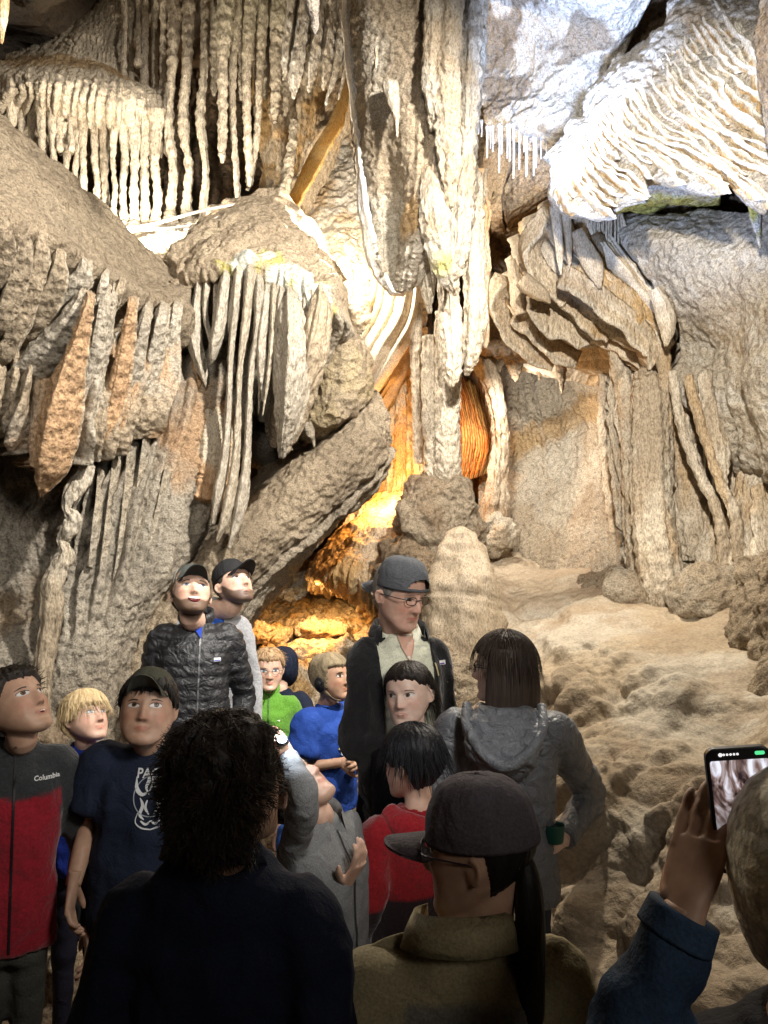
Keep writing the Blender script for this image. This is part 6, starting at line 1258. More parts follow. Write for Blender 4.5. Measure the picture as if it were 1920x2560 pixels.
        lay = flutes(az * freq / 3.1 + 1.2 * fbm(V, 3, 2, .5, seed), seed, .4) - .4
        d = np.where(m > 0, 1, 0) * 0 + m * (t + strand * st + strand * .8 * lay) - (1 - m) * .03
        V = V + nd * d[:, None]
        if extra is not None: V = extra(V, m, az, z)
        base = np.array(colr); c = base * (1 + .5 * st[:, None])
        if hl is not None: c = mixc(c, np.array(hl), .7 * smooth(st, .05, .4))
        nn = len(V); V2 = np.vstack([V, V[:na].mean(0) + [0, 0, .01], V[-na:].mean(0)]); c = np.vstack([c, base, base])
        j = np.arange(na)
        F = np.vstack([grid_faces(nz, na, True)]).tolist() + np.stack([np.full(na, nn), j, (j + 1) % na], 1).tolist() + np.stack([np.full(na, nn + 1), (nz - 1) * na + (j + 1) % na, (nz - 1) * na + j], 1).tolist()
        W_ = (np.c_[V2, np.ones(len(V2))] @ np.array(s.H).T)[:, :3]
        s.hairo = link_mesh(name, W_, F, M_HAIR, s.root, c.clip(0.002, 1)); s.hair_v = (V, m)
        return s.hairo
    def strands(s, colr, n=400, length=.16, rad=.007, curl=.03, flow=(0, .3, -1), seed=0, hl=None, region=None, lift=.35, segs=6, name='hair_strand', shell_=.03, mess=.12):
        """tufts of hair growing out of the shell"""
        rg = np.random.RandomState(seed + 5); V, m = s.hair_v
        ok = np.where(m > .6)[0]
        if region is not None: ok = ok[region(V[ok])]
        pick = rg.choice(ok, n); VV, FF, CC = [], [], []; off_ = 0
        for q in pick:
            p0 = V[q] * (1 - .02); nd = V[q] - np.array([0, .03, .03]); nd /= np.linalg.norm(nd)
            fl = np.array(flow(V[q]) if callable(flow) else flow, float); fl = fl - nd * (fl @ nd); fl /= np.linalg.norm(fl) + 1e-6
            L_ = length * rg.uniform(.6, 1.3); tw = rg.uniform(0, 6.3); cu = curl * rg.uniform(.5, 1.5); rv = rg.normal(size=3) * mess
            side = np.cross(fl, nd); pts = []; cur = p0.copy(); st_ = L_ / segs; dr = fl + rv
            for k in range(segs + 1):
                t = k / segs
                pts.append(cur + side * cu * math.sin(t * 5 + tw) + nd * cu * (math.cos(t * 5 + tw) * .7))
                f2 = np.array(flow(cur) if callable(flow) else flow, float) + rv; f2 = f2 / (np.linalg.norm(f2) + 1e-6)
                dr = dr * .5 + f2 * .5 + nd * lift * max(0, .6 - t); dr /= np.linalg.norm(dr) + 1e-6
                cur = cur + dr * st_
                e = (cur - np.array([0, .03, .03])) / np.array([.375 + shell_, .455 + shell_, .50 + shell_]); ln = np.linalg.norm(e)
                if ln < 1 and cur[2] > -.35: cur = np.array([0, .03, .03]) + (cur - np.array([0, .03, .03])) / max(ln, .3)
            r = rad * rg.uniform(.7, 1.3)
            pts = np.array(pts); T = np.gradient(pts, axis=0); T /= np.linalg.norm(T, axis=1, keepdims=True) + 1e-9
            S_ = np.cross(T, nd); S_ /= np.linalg.norm(S_, axis=1, keepdims=True) + 1e-9; B_ = np.cross(S_, T)
            rr = r * np.array([1.0] + [1.1 - .9 * (k / segs) ** 2 for k in range(1, segs + 1)])[:, None]
            tri = np.stack([pts + S_ * rr, pts - S_ * rr, pts + B_ * rr * .7], 1).reshape(-1, 3)
            FF.append(grid_faces(segs + 1, 3, True) + off_); VV.append(tri); off_ += len(tri)
            cc = np.array(colr) * rg.uniform(.6, 1.5)
            if hl is not None and rg.rand() < .3: cc = np.array(hl) * rg.uniform(.7, 1.2)
            CC.append(np.tile(cc, (len(tri), 1)))
        V2 = np.vstack(VV); W_ = (np.c_[V2, np.ones(len(V2))] @ np.array(s.H).T)[:, :3]
        o = link_mesh(name, W_, np.vstack(FF), M_HAIR, s.hairo, np.vstack(CC).clip(.002, 1)); o['kind'] = 'stuff'
        return o
    # ------------------------------------------------ headgear and glasses (head units)
    def cap(s, colr, back=False, brimcol=None, tilt=0, brimlen=.36, mat=None, panels=6, z0=.13, pufy=1.0, frontcol=None, droop=.0):
        mat = mat or M_CANVAS; nz, na = 30, 72
        t = np.linspace(0, 1, nz)[:, None]; ph = np.linspace(0, 2 * np.pi, na, endpoint=False)[None]
        prof = np.cos(t * math.pi / 2) ** .62; zz = z0 + (.475 * pufy - (z0 - .13) * .7) * np.sin(t * math.pi / 2) ** 1.05
        seam = -.012 * (np.abs(np.cos(ph * panels / 2)) > .985) * (1 - t ** 4) * (t > .05)
        x = (.385 * prof + seam * prof) * np.sin(ph); y = .025 - (.455 * prof + seam * prof) * np.cos(ph)
        wr = .012 * fbm(np.stack([np.sin(ph + 0 * t).ravel() * 2, np.cos(ph + 0 * t).ravel() * 2, (t * 3 + 0 * ph).ravel()], 1), 1.6, 3, .5, s.hh * 50).reshape(nz, na)
        X = np.stack([x * (1 + wr), y * (1 + wr), zz + 0 * x + wr * .6], -1)
        Rt = Matrix.Rotation(R(180 if back else 0), 3, 'Z'); Rx = Matrix.Rotation(R(tilt), 3, 'X')
        V = X.reshape(-1, 3); n = len(V); V = np.vstack([V, V[-na:].mean(0)]); j = np.arange(na)
        # inner wall gives the cloth thickness at the opening
        inn = V[:na] * np.array([.955, .955, 1]) + np.array([0, .001, .012]); b0 = len(V); V = np.vstack([V, inn])
        F = grid_faces(nz, na, True).tolist() + np.stack([np.full(na, n), (nz - 1) * na + (j + 1) % na, (nz - 1) * na + j], 1).tolist() + np.stack([j, b0 + j, b0 + (j + 1) % na, (j + 1) % na], 1).tolist()
        keep = None
        azv = np.arctan2(V[:, 0], -V[:, 1])
        if back:   # the adjuster opening over the forehead
            ca = np.array([V[list(q)].mean(0) for q in F]); aa = np.abs(np.arctan2(ca[:, 0], ca[:, 1])); kill = (aa < .55) & (ca[:, 2] > z0 + .055) & (ca[:, 2] < z0 + .055 + .13 * np.sqrt(np.clip(1 - (aa / .55) ** 2, 0, 1)))
            F = [q for q, kk in zip(F, kill) if not kk]
        RR = np.array(Rx @ Rt); piv = np.array([0, 0, z0]); V = (V - piv) @ RR.T + piv
        cc = np.tile(np.array(colr), (len(V), 1))
        if frontcol is not None:
            cc[np.abs(azv) < .95] = frontcol
        W_ = lambda A: (np.c_[A, np.ones(len(A))] @ np.array(s.H).T)[:, :3]
        o = link_mesh('cap', W_(V), F, mat, s.root, cc)
        # brim: a curved plate
        nu, nv = 25, 10; u = np.linspace(-1, 1, nu)[None]; v = np.linspace(0, 1, nv)[:, None]
        bx = .30 * u * (1 - .10 * v * np.abs(u)) * (1 - .12 * v); by = -(.40 * np.sqrt(np.clip(1 - (u * .78) ** 2, .02, 1)) + .06 + brimlen * v * np.sqrt(np.clip(1 - (np.abs(u) * .97) ** 3.2, 0, 1))); bz = z0 + .02 - .085 * u ** 2 - .05 * v - droop * v * v
        T1 = np.stack([bx + 0 * v, by + .03, bz + 0 * bx + .010], -1).reshape(-1, 3); T2 = T1 - [0, 0, .022]; k = nu * nv
        f = grid_faces(nv, nu); idx = np.arange(k).reshape(nv, nu); lp = np.concatenate([idx[0], idx[1:, -1], idx[-1, -2::-1], idx[-2:0:-1, 0]]); nx = np.roll(lp, -1)
        BV = (np.vstack([T1, T2]) - piv) @ RR.T + piv
        link_mesh('brim', W_(BV), np.vstack([f[:, ::-1], f + k, np.stack([lp, lp + k, nx + k, nx], 1)]), mat, o, np.tile(np.array(brimcol if brimcol is not None else colr), (len(BV), 1)))
        top = (np.array([[0, .025, z0 + .475 * pufy - (z0 - .13) * .7]]) - piv) @ RR.T + piv
        b = ball(top[0] + [0, 0, .006], (.022, .022, .012), 12, 6); VV, FF = tri_quads([b]); link_mesh('button', W_(VV), FF, mat, o, np.tile(np.array(colr), (len(VV), 1)))
        s.capo = o
        return o
    def glasses(s, colr=(.03, .03, .03), r=(.085, .06), rad=.006, sx=.155, sz=.015, y=-.44, sq=.7):
        W_ = lambda A: (np.c_[A, np.ones(len(A))] @ np.array(s.H).T)[:, :3]
        pr = []
        for sd in (-1, 1):
            th = np.linspace(0, 2 * np.pi, 33); c, q = np.cos(th), np.sin(th)
            pth = np.stack([sd * sx + r[0] * np.sign(c) * np.abs(c) ** sq, y + .05 * (np.abs(sd * sx + r[0] * c) / .25) ** 2, sz + r[1] * np.sign(q) * np.abs(q) ** sq], 1)
            pr.append(tube(pth, [rad] * 33, nl=66, ns=6))
            e = sd * (sx + r[0])
            pr.append(tube([(e, y + .05, sz + .02), (sd * .345, y + .12, sz + .025), (sd * .375, -.10, sz + .015), (sd * .375, .04, sz), (sd * .36, .09, sz - .05)], [rad] * 5, nl=24, ns=6))
        pr.append(tube([(-sx + r[0], y, sz + .01), (0, y - .012, sz + .022), (sx - r[0], y, sz + .01)], [rad] * 3, nl=12, ns=6))
        VV, FF = tri_quads(pr)
        return link_mesh('glasses', W_(VV), FF, M_GLASSES, s.root, np.tile(np.array(colr), (len(VV), 1)))
    # ------------------------------------------------ clothes
    def torso_rings(s, hem=None, g=1.0, belly=1.0, flare=1.0):
        z = s.zN; w = s.sw * g; hem = s.hip * .97 if hem is None else hem; l0, l1 = s.lean
        def L(t): return (l0 * t, l1 * t)
        R_ = []
        for t, zz, hw, hd, yo in ((0, hem, .86 * flare, .60 * flare, 0), (.05, hem + .02, .88 * flare, .63 * flare, 0), (.3, s.hip * 1.14, .84 * belly, .60 * belly, -.01 * belly), (.55, z * .80, .86, .62 * (belly + 1) / 2, -.012), (.8, z * .885, .90, .62, -.006), (.92, z - .085 * s.slope * s.hh / .22, .95, .54, .004), (1, z - .036 * s.slope * s.hh / .22, .72, .43, .012), (1, z - .010 * s.hh / .22, .45, .36, .018), (1, z + .012, .36, .34, .018)):
            R_.append((L(t)[0], L(t)[1] + yo, zz, w * hw, w * hd))
        return R_
    def top(s, name, colr, mat, hem=None, g=1.0, sleeve=1.0, sleeve_len=1.0, vox=.012, fn=None, dispf=None, belly=1.0, flare=1.0, sl=.30, wrinkle=.006, collar=None, cuff=1.0, sides=(-1, 1), armpit=.0):
        pr = [ringloft(s.torso_rings(hem, g, belly, flare), 46, 44)]
        for sd in sides:
            if sd not in s.arms: continue
            S, E_, W_ = s.arms[sd]; a = sl * s.sw * sleeve * g
            inn = np.array([s.lean[0] + sd * s.sw * .45, S[1] + .005, S[2] - .015])
            if sleeve_len >= 1: path = [inn, S, S * .5 + E_ * .5, E_, E_ * .5 + W_ * .5, W_ * 1.0 + (E_ - W_) * .02]; rr = [a * 1.0, a * 1.05, a * .95, a * .86, a * .76, a * .60 * cuff]
            else:
                q = S + (E_ - S) * sleeve_len * 2 * .5 / .5 if False else S + (E_ - S) * sleeve_len
                path = [inn, S, S * .5 + q * .5, q]; rr = [a * 1.0, a * 1.1, a * 1.12, a * 1.18]
            pr.append(tube(path, rr, nl=50, ns=18))
        co, nr, f = remesh(*tri_quads(pr), vox, 3)
        w = fbm(co * np.array([1, 1, 1.0]), 7, 3, .55, s.hh * 33) + .8 * ridged(co * np.array([1.3, 1.3, .7]), 6, 3, s.hh * 20)
        d = np.maximum(wrinkle * 1.6 * w, -.0035)
        if dispf is not None: d = d + dispf(co, nr)
        co = co + nr * d[:, None]
        c = np.tile(np.array(colr, float), (len(co), 1))
        if fn is not None: c = fn(co, c)
        o = link_mesh(name, co, f, mat, s.root, c); s.topo = o
        s.tbvh = BVHTree.FromPolygons([Vector(v) for v in co], [tuple(int(k) for k in q) for q in f])
        return o
    def collar_ring(s, name, colr, mat, h=.06, r=.34, t=.010, tilt=.02, open_=.25, flare=.12, parent=None, z0=-.005, fold=False):
        n = 60; th = np.linspace(-math.pi + open_, math.pi - open_, n)   # gap at the front (-y)
        rows = []
        for k, (dz, dr) in enumerate(((0, 0), (h * .5, flare * .02), (h, flare * .08), (h * (.55 if fold else 1.02), flare * .3 + (.05 if fold else .03)), (h * (.05 if fold else .5), flare * .4 + (.09 if fold else .04)), (0, .04 if not fold else .10))):
            rr = s.sw * (r + dr * .55)
            rows.append(np.stack([s.nb[0] + rr * np.sin(th), s.nb[1] + .005 + rr * .95 * np.cos(th), s.zN + z0 + dz + tilt * np.cos(th) - (0 if not fold else .03 * (k > 2) * np.exp(-((np.abs(th) - 2.5) / .6) ** 2))], 1))
        V = np.array(rows); return link_mesh(name, V.reshape(-1, 3), grid_faces(6, n), mat, parent or s.topo, np.tile(np.array(colr), (6 * n, 1)))
    def trousers(s, colr, mat=None, length=1.0, g=1.0, name='trousers', vox=.014, spread=1.0):
        pr = [ringloft([(0, 0, s.hip * .86, s.sw * .86 * g, s.sw * .56 * g), (0, 0, s.hip * .98, s.sw * .86 * g, s.sw * .58 * g), (0, 0, s.hip * 1.08, s.sw * .80 * g, s.sw * .52 * g)], 14, 30)]
        bot = s.hip * (1 - length) + .06 * length if length < 1 else .045
        for sd in (-1, 1):
            hx = sd * s.sw * .42 * spread; a = .40 * s.sw * g
            pr.append(tube([(hx * .95, 0, s.hip * .95), (hx, 0, s.hip * .75), (hx * 1.05, 0, max(bot + .02, s.hip * .5)), (hx * 1.08, .01, bot)], [a * 1.02, a, a * .82, a * .72], nl=40, ns=18))
        co, nr, f = remesh(*tri_quads(pr), vox, 3); w = fbm(co, 8, 3, .55, 5) + .8 * ridged(co * np.array([1, 1, .8]), 6, 2, 2)
        co = co + nr * (.007 * w)[:, None]
        s.tro = link_mesh(name, co, f, mat or M_CANVAS, s.root, np.tile(np.array(colr, float), (len(co), 1)))
        return s.tro
    def shoes(s, colr=(.05, .05, .05), sole=(.6, .6, .6), spread=1.0, ln=None, sock=None):
        ln = ln or s.hh * 1.12
        for sd in (-1, 1):
            hx = sd * s.sw * .42 * spread * 1.08
            up = ringloft([(hx, -ln * .22, .018, ln * .19, ln * .55), (hx, -ln * .22, .04, ln * .19, ln * .54), (hx, -ln * .18, .07, ln * .16, ln * .47), (hx, -ln * .02, .10, ln * .14, ln * .26), (hx, .03, .125, ln * .13, ln * .17)], 20, 26, .9)
            VV, FF = tri_quads([up]); o = link_mesh('shoe', VV, FF, M_RUBBER, s.root, np.tile(np.array(colr, float), (len(VV), 1)))
            so = ringloft([(hx, -ln * .22, -.004, ln * .20, ln * .57), (hx, -ln * .22, .012, ln * .205, ln * .58), (hx, -ln * .22, .026, ln * .195, ln * .565)], 6, 26, .9)
            VV, FF = tri_quads([so]); link_mesh('sole', VV, FF, M_RUBBER, o, np.tile(np.array(sole, float), (len(VV), 1)))
            if sock is not None:
                VV, FF = tri_quads([tube([(hx, .02, .10), (hx, .015, .20)], [s.sw * .2, s.sw * .22], nl=8, ns=16)]); link_mesh('sock', VV, FF, M_COTTON, s.root, np.tile(np.array(sock, float), (len(VV), 1)))
    def on_top(s, name, pts, colr, mat=None, off=.004, face=-1, bvh=None, parent=None):
        """a flat print or badge laid on the garment: polygons of (x, z) in the person's frame"""
        VV, FF, CC = [], [], []
        for poly, c in pts:
            ids = []
            for (x, z) in poly:
                h = (bvh or s.tbvh).ray_cast(Vector((x, face * 1.0, z)), Vector((0, -face, 0)), 2)
                ids.append(len(VV)); VV.append(np.array(h[0]) + [0, face * off, 0] if h[0] is not None else np.array([x, face * .1, z])); CC.append(c)
            FF.append(tuple(ids))
        return link_mesh(name, np.array(VV), FF, mat or M_PRINT, parent or s.topo, np.array(CC), smooth_=False)
    def strip(s, path, w):
        """quads following a polyline (x, z) of width w"""
        out = []; A = np.array(path, float)
        T = np.gradient(A, axis=0); T /= np.linalg.norm(T, axis=1, keepdims=True) + 1e-9; Nn = np.stack([-T[:, 1], T[:, 0]], 1)
        ww = np.asarray(w, float) * np.ones(len(A))
        L_, R2 = A + Nn * ww[:, None] / 2, A - Nn * ww[:, None] / 2
        for k in range(len(A) - 1): out.append([tuple(L_[k]), tuple(R2[k]), tuple(R2[k + 1]), tuple(L_[k + 1])])
        return out
    def zip_line(s, x0, z0, x1, z1, colr, w=.006, n=24, name='zip', face=-1):
        q = s.strip([(x0 + (x1 - x0) * t, z0 + (z1 - z0) * t) for t in np.linspace(0, 1, n)], w)
        return s.on_top(name, [(p, colr) for p in q], colr, M_PLAIN, .004, face)
def text_polys(s, txt, cx, z, size, colr, name='lettering', face=-1, bold=0.0, parent=None, jig=0.0):
    """lettering laid on the garment, from Blender's own font"""
    cu = bpy.data.curves.new('tmp', 'FONT'); cu.body = txt; cu.size = size; cu.align_x = 'CENTER'; cu.offset = bold; cu.resolution_u = 3
    o = bpy.data.objects.new('tmp', cu); COL.objects.link(o); bpy.context.view_layer.update()
    me = bpy.data.meshes.new_from_object(o.evaluated_get(bpy.context.evaluated_depsgraph_get())); bpy.data.objects.remove(o)
    bm = bmesh.new(); bm.from_mesh(me); bmesh.ops.triangulate(bm, faces=bm.faces)
    V = []
    for v in bm.verts:
        x, zz = cx + v.co.x * (1 if face == -1 else -1), z + v.co.y
        h = s.tbvh.ray_cast(Vector((x, face * 1.0, zz)), Vector((0, -face, 0)), 2)
        V.append(np.array(h[0]) + [0, face * .004, 0] if h[0] is not None else np.array([x, face * .12, zz]))
    bm.verts.ensure_lookup_table(); F = [tuple(v.index for v in f.verts) for f in bm.faces]
    bm.free(); bpy.data.meshes.remove(me)
    return link_mesh(name, np.array(V), F, M_PRINT, parent or s.topo, np.tile(np.array(colr), (len(V), 1)), smooth_=False)
def hairline(front=.27, side=.02, back=-.28, templ=.75, sharp=.05, ear=True):
    """mask of the hair area: z above a line that runs from the forehead over the temples to the nape"""
    def m(az, z, V):
        a = np.abs(az); ln = np.where(a < templ, front + 0 * a, np.where(a < 1.25, front + (side - front) * (a - templ) / (1.25 - templ), np.where(a < 1.85, side, side + (back - side) * smooth(a, 1.85, 2.3))))
        ln = ln + .045 * (noise1(az * 7 + 20, 3) - .5) + .03 * (noise1(az * 19 + 60, 5) - .5)
        k = smooth(z - ln, -sharp * .2, sharp * 1.5)
        return k
    return m

# ================================================================ THE TOUR GROUP
BLK = (.012, .012, .013); NAVY = (.012, .017, .035); ROYAL = (.02, .05, .32)
def quilt(step, amp, z0=0, slope=0.0, w=.16):
    def f(co, nr):
        k = (co[:, 2] + slope * co[:, 0] - z0) / step + .12 * fbm(co, 9, 2); fr = np.abs(k - np.round(k))
        return amp * (1 - np.exp(-(fr / w) ** 2)) - amp * .6 + .35 * amp * ridged(co * np.array([1.6, 1.6, .5]), 16, 2)
    return f
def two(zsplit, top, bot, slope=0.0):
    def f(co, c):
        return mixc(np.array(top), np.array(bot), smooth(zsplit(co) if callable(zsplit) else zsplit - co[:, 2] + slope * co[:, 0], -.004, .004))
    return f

# ---- old man in the backwards cap
p = Person('older man with a backwards grey cap, glasses and a cream polo under a black jacket', 997, 1487, 2.75, .232, 46, .140, 16, pitch=-14, skin='ruddy', jaw=1.08, nose=1.15, bodyoff=(0.02, .02))
p.arm(-1, 'clasp').arm(1, 'clasp'); p.hand(-1, palm=(0, -1, .2), curl=(.5, .5, .5, .5)); p.hand(1, palm=(0, -1, .2), curl=(.5, .5, .5, .5))
p.build_body(); p.eyes(gaze=(.3, -.7), open_=.55, brow=(.25, .2, .16), browt=.012)
p.hair((.22, .20, .18), hairline(.30, -.05, -.28), .012, .008, seed=1); p.cap((.10, .105, .115), back=True, tilt=-4, brimlen=.34, droop=.06)
p.glasses((.02, .02, .02), (.088, .058), .007)
p.top('polo_shirt', (.66, .66, .52), M_COTTON, hem=p.hip * .93, g=1.02, sleeve_len=.4, belly=1.16, fn=lambda co, c: mixc(c, np.array([.40, .41, .34]), .8 * np.exp(-(((co[:, 2] / .034) % 1 - .5) / .07) ** 2)))
polo = p.topo
p.on_top('placket', [(q, (.60, .60, .48)) for q in p.strip([(.0, p.zN - .02), (.004, p.zN - .20)], .032)], 0)
for k in range(3): p.on_top('shirt_button', [([(.002 + .006 * math.cos(a), p.zN - .07 - .045 * k + .006 * math.sin(a)) for a in np.linspace(0, 6.283, 9)[:-1]], (.75, .72, .6))], 0, off=.007)
p.on_top('open_neck', [([(-.030, p.zN + .004), (.038, p.zN + .004), (.026, p.zN - .04), (.005, p.zN - .085), (-.018, p.zN - .04)], tuple(p.skin * .95))], 0, M_SKIN, off=.007, parent=polo)
p.collar_ring('collar', (.66, .66, .54), M_COTTON, .045, .47, open_=.42, flare=.45, fold=True, parent=polo)
JK = []
def open_front(co, c):
    return c
# the jacket is open: its shell is cut away over the shirt front
def open_jacket(p, name, colr, mat, gapt, gapb, g=1.0, hem=None, belly=1.15, **k):
    o = p.top(name, colr, mat, hem=hem, g=g, belly=belly, **k); me = o.data
    bm = bmesh.new(); bm.from_mesh(me); z0, z1 = p.zN - .0, (hem or p.hip * .97)
    for q in (0, 1):
        A, B = Vector((gapt[q], 0, z0)), Vector((gapb[q], 0, z1)); nn = Vector((0, 1, 0)).cross((B - A).normalized())
        gm = [v for v in bm.verts if v.co.y < .02]; gm += [e for e in bm.edges if all(v.co.y < .02 for v in e.verts)]; gm += [f for f in bm.faces if all(v.co.y < .02 for v in f.verts)]
        bmesh.ops.bisect_plane(bm, geom=gm, dist=1e-5, plane_co=A, plane_no=nn)
    gm = bm.verts[:] + bm.edges[:] + bm.faces[:]
    bmesh.ops.bisect_plane(bm, geom=gm, dist=1e-5, plane_co=Vector((0, 0, p.zN - .004)), plane_no=Vector((0, .15, 1)))
    kill = []
    for f in bm.faces:
        c = f.calc_center_median(); t = min(1, max(0, (z0 - c.z) / (z0 - z1))); gp = gapt + (gapb - gapt) * t
        if c.y < -.01 and gp[0] < c.x < gp[1]: kill.append(f)
        elif c.z + .15 * c.y > p.zN - .004 and abs(c.x) < p.sw * .5: kill.append(f)
    bmesh.ops.delete(bm, geom=kill, context='FACES')
    bm.to_mesh(me); bm.free()
    sm = o.modifiers.new('cloth', 'SOLIDIFY'); sm.thickness = .006; sm.offset = -1
    return o
open_jacket(p, 'jacket', BLK, M_FLEECE, np.array([-.105, .095]), np.array([-.085, .115]), g=1.18, hem=p.hip * .88, wrinkle=.008)
p.collar_ring('jacket_collar', BLK, M_FLEECE, .05, .66, open_=1.0, flare=.5, fold=True)
p.on_top('chest_badge', [([(.118, p.zN - .085), (.146, p.zN - .085), (.146, p.zN - .100), (.118, p.zN - .100)], (.75, .74, .75)), ([(.119, p.zN - .0935), (.145, p.zN - .0935), (.145, p.zN - .099), (.119, p.zN - .099)], (.14, .08, .30))], 0, off=.006)
p.zip_line(.098, p.zN - .09, .108, p.zN - .135, (.55, .45, .25), .006, 5, 'zip_pull')
p.trousers((.30, .25, .15), M_CANVAS); p.shoes((.05, .045, .04), (.03, .03, .03))

# ---- man in the black quilted jacket, laughing
p = Person('bearded man laughing upward in a black quilted jacket and grey cap', 478, 1488, 3.3, .226, 22, .152, 12, ground=.11, pitch=30, roll=4, skin='fair', nk=.56, stub=((.09, .055, .035), .92), bodyoff=(.02, .05))
p.arm(-1, 'down').arm(1, 'pocket'); p.hand(-1); p.hand(1); p.build_body()
p.eyes(iris=(.12, .16, .2), gaze=(.3, .5), open_=1.0, brow=(.12, .08, .05)); p.teeth(.12, -.285, .115, .035)
p.hair((.10, .065, .04), hairline(.28, -.12, -.36, .7), .035, .02, seed=2)
p.cap((.40, .40, .38), tilt=-10, brimcol=(.022, .026, .024), frontcol=(.06, .065, .06), brimlen=.34)
p.top('undershirt', ROYAL, M_COTTON, g=.80, sleeve_len=.3)
p.top('quilted_jacket', (.020, .020, .022), M_NYLON, g=1.10, sleeve=1.15, belly=1.08, dispf=quilt(.05, .006), wrinkle=.004, hem=p.hip * .95, vox=.011)
p.zip_line(.022, p.zN - .055, .012, p.hip, (.08, .08, .085), .007, 30)
p.collar_ring('collar', (.022, .022, .025), M_NYLON, .062, .40, open_=.6, flare=.5)
p.on_top('chest_badge', [([(.080, p.zN - .135), (.108, p.zN - .135), (.108, p.zN - .150), (.080, p.zN - .150)], (.7, .7, .72)), ([(.081, p.zN - .1435), (.107, p.zN - .1435), (.107, p.zN - .149), (.081, p.zN - .149)], (.10, .12, .35))], 0, off=.010)
p.on_top('collar_opening', [([(-.02, p.zN + .01), (.032, p.zN + .01), (.024, p.zN - .055)], ROYAL)], 0, M_COTTON, off=.012)
p.trousers((.05, .055, .07)); p.shoes()

# ---- man in the grey jacket behind him
p = Person('bearded man in a black cap and light grey jacket gazing up, half hidden', 584, 1466, 3.7, .226, 46, .140, 8, ground=.20, pitch=30, roll=2, skin='fair', nk=.56, stub=((.07, .042, .03), .9), bodyoff=(-.10, .05), jaw=1.05)
p.arm(-1, 'down').arm(1, 'down'); p.hand(-1); p.hand(1); p.build_body(); p.eyes(gaze=(.4, .6), open_=.85, brow=(.10, .07, .05))
p.hair((.06, .045, .035), hairline(.3, .0, -.25), .01, .004, seed=3); p.cap((.018, .018, .019), tilt=-8, brimlen=.36)
p.top('blue_shirt', (.03, .10, .42), M_COTTON, g=.92, sleeve_len=.3)
open_jacket(p, 'grey_jacket', (.30, .30, .31), M_FLEECE, np.array([-.05, .06]), np.array([-.03, .035]), g=1.06)
p.collar_ring('collar', (.32, .32, .33), M_FLEECE, .055, .44, open_=.8, flare=.5, fold=True)
p.on_top('chest_badge', [([(.085, p.zN - .135), (.118, p.zN - .135), (.118, p.zN - .150), (.085, p.zN - .150)], (.05, .05, .055)), ([(.092, p.zN - .140), (.112, p.zN - .140), (.112, p.zN - .145), (.092, p.zN - .145)], (.6, .6, .5))], 0, off=.012)
p.zip_line(.052, p.zN - .16, .15, p.zN - .165, (.2, .2, .2), .004, 10, 'pocket_seam')
p.trousers((.10, .10, .11)); p.shoes()

# ---- boy in the green fleece
p = Person('small boy with round glasses in a bright green fleece', 672, 1674, 4.05, .205, 12, .125, 8, ground=.27, pitch=-2, skin='fair', kid=1, wide=1.03)
p.arm(-1, 'down').arm(1, 'down'); p.hand(-1); p.hand(1); p.build_body(); p.eyes(iris=(.15, .2, .24), gaze=(.1, -.3), open_=.8, brow=(.30, .2, .12), browt=.012)
p.hair((.34, .22, .12), hairline(.24, .02, -.25), .055, .02, seed=4, hl=(.5, .34, .19)); p.strands((.36, .23, .12), 400, .14, .005, .012, lambda v: (v[0] * 1.5 + .3, -.6, -.15), 4, region=lambda V: V[:, 2] > .2)
p.glasses((.09, .11, .14), (.09, .072), .006, sq=.9)
p.top('green_fleece', (.10, .26, .030), M_FLEECE, g=1.12, sleeve=1.15, wrinkle=.006); p.collar_ring('collar', (.11, .28, .035), M_FLEECE, .05, .40, open_=.3, flare=.3)
p.zip_line(.0, p.zN + .02, .0, p.zN - .13, (.03, .09, .015), .006)
p.on_top('chest_badge', [([(.045, p.zN - .115), (.062, p.zN - .113), (.058, p.zN - .123)], (.7, .75, .65))], 0, off=.008)
p.trousers((.05, .05, .06), length=.45); p.shoes((.02, .07, .26), (.42, .50, .04), sock=(.35, .35, .35), spread=1.5)

# ---- figure in the navy hood
p = Person('child in a navy hooded coat seen from behind, dark against the lit rubble', 706, 1668, 4.6, .21, 160, .135, 165, ground=.38, skin='fair', kid=1, face=False)
p.arm(-1, 'down').arm(1, 'down'); p.build_body()
p.hair(NAVY, lambda az, z, V: np.ones(len(z)) * smooth(-V[:, 1] * -1, -.28, -.18), .09, .01, name='hood')
p.top('hooded_coat', NAVY, M_COTTON, hem=p.hip * .75, g=1.15, sleeve=1.15); p.hairo.data.materials[0] = M_COTTON
p.trousers((.02, .02, .025)); p.shoes()

# ---- boy in the flight style cap
p = Person('boy with a tan flap cap and black ear pads, blue printed t-shirt, in profile', 826, 1694, 3.55, .205, 62, .130, 48, ground=.17, pitch=8, skin='tan', kid=1)
p.arm(-1, 'clasp').arm(1, 'clasp'); p.hand(-1, palm=(0, -1, .3), curl=(.5, .5, .6, .6)); p.hand(1, palm=(0, -1, .3), curl=(.5, .5, .6, .6))
p.build_body(); p.eyes(gaze=(0, .3), brow=(.05, .035, .025))
p.hair((.235, .185, .115), hairline(.20, -.22, -.36, 1.12, .04), .065, .008, freq=10, seed=6, name='flap_cap'); p.hairo.data.materials[0] = M_CANVAS
for sd in (-1, 1):
    VV, FF = tri_quads([xf(ball((sd * .40, .05, -.10), (.05, .13, .17), 20, 14), p.H), xf(ball((sd * .44, .05, -.10), (.035, .07, .09), 16, 10), p.H)])
    link_mesh('ear_pad', VV, FF, M_RUBBER, p.hairo, np.tile(np.array((.012, .012, .013)), (len(VV), 1)))
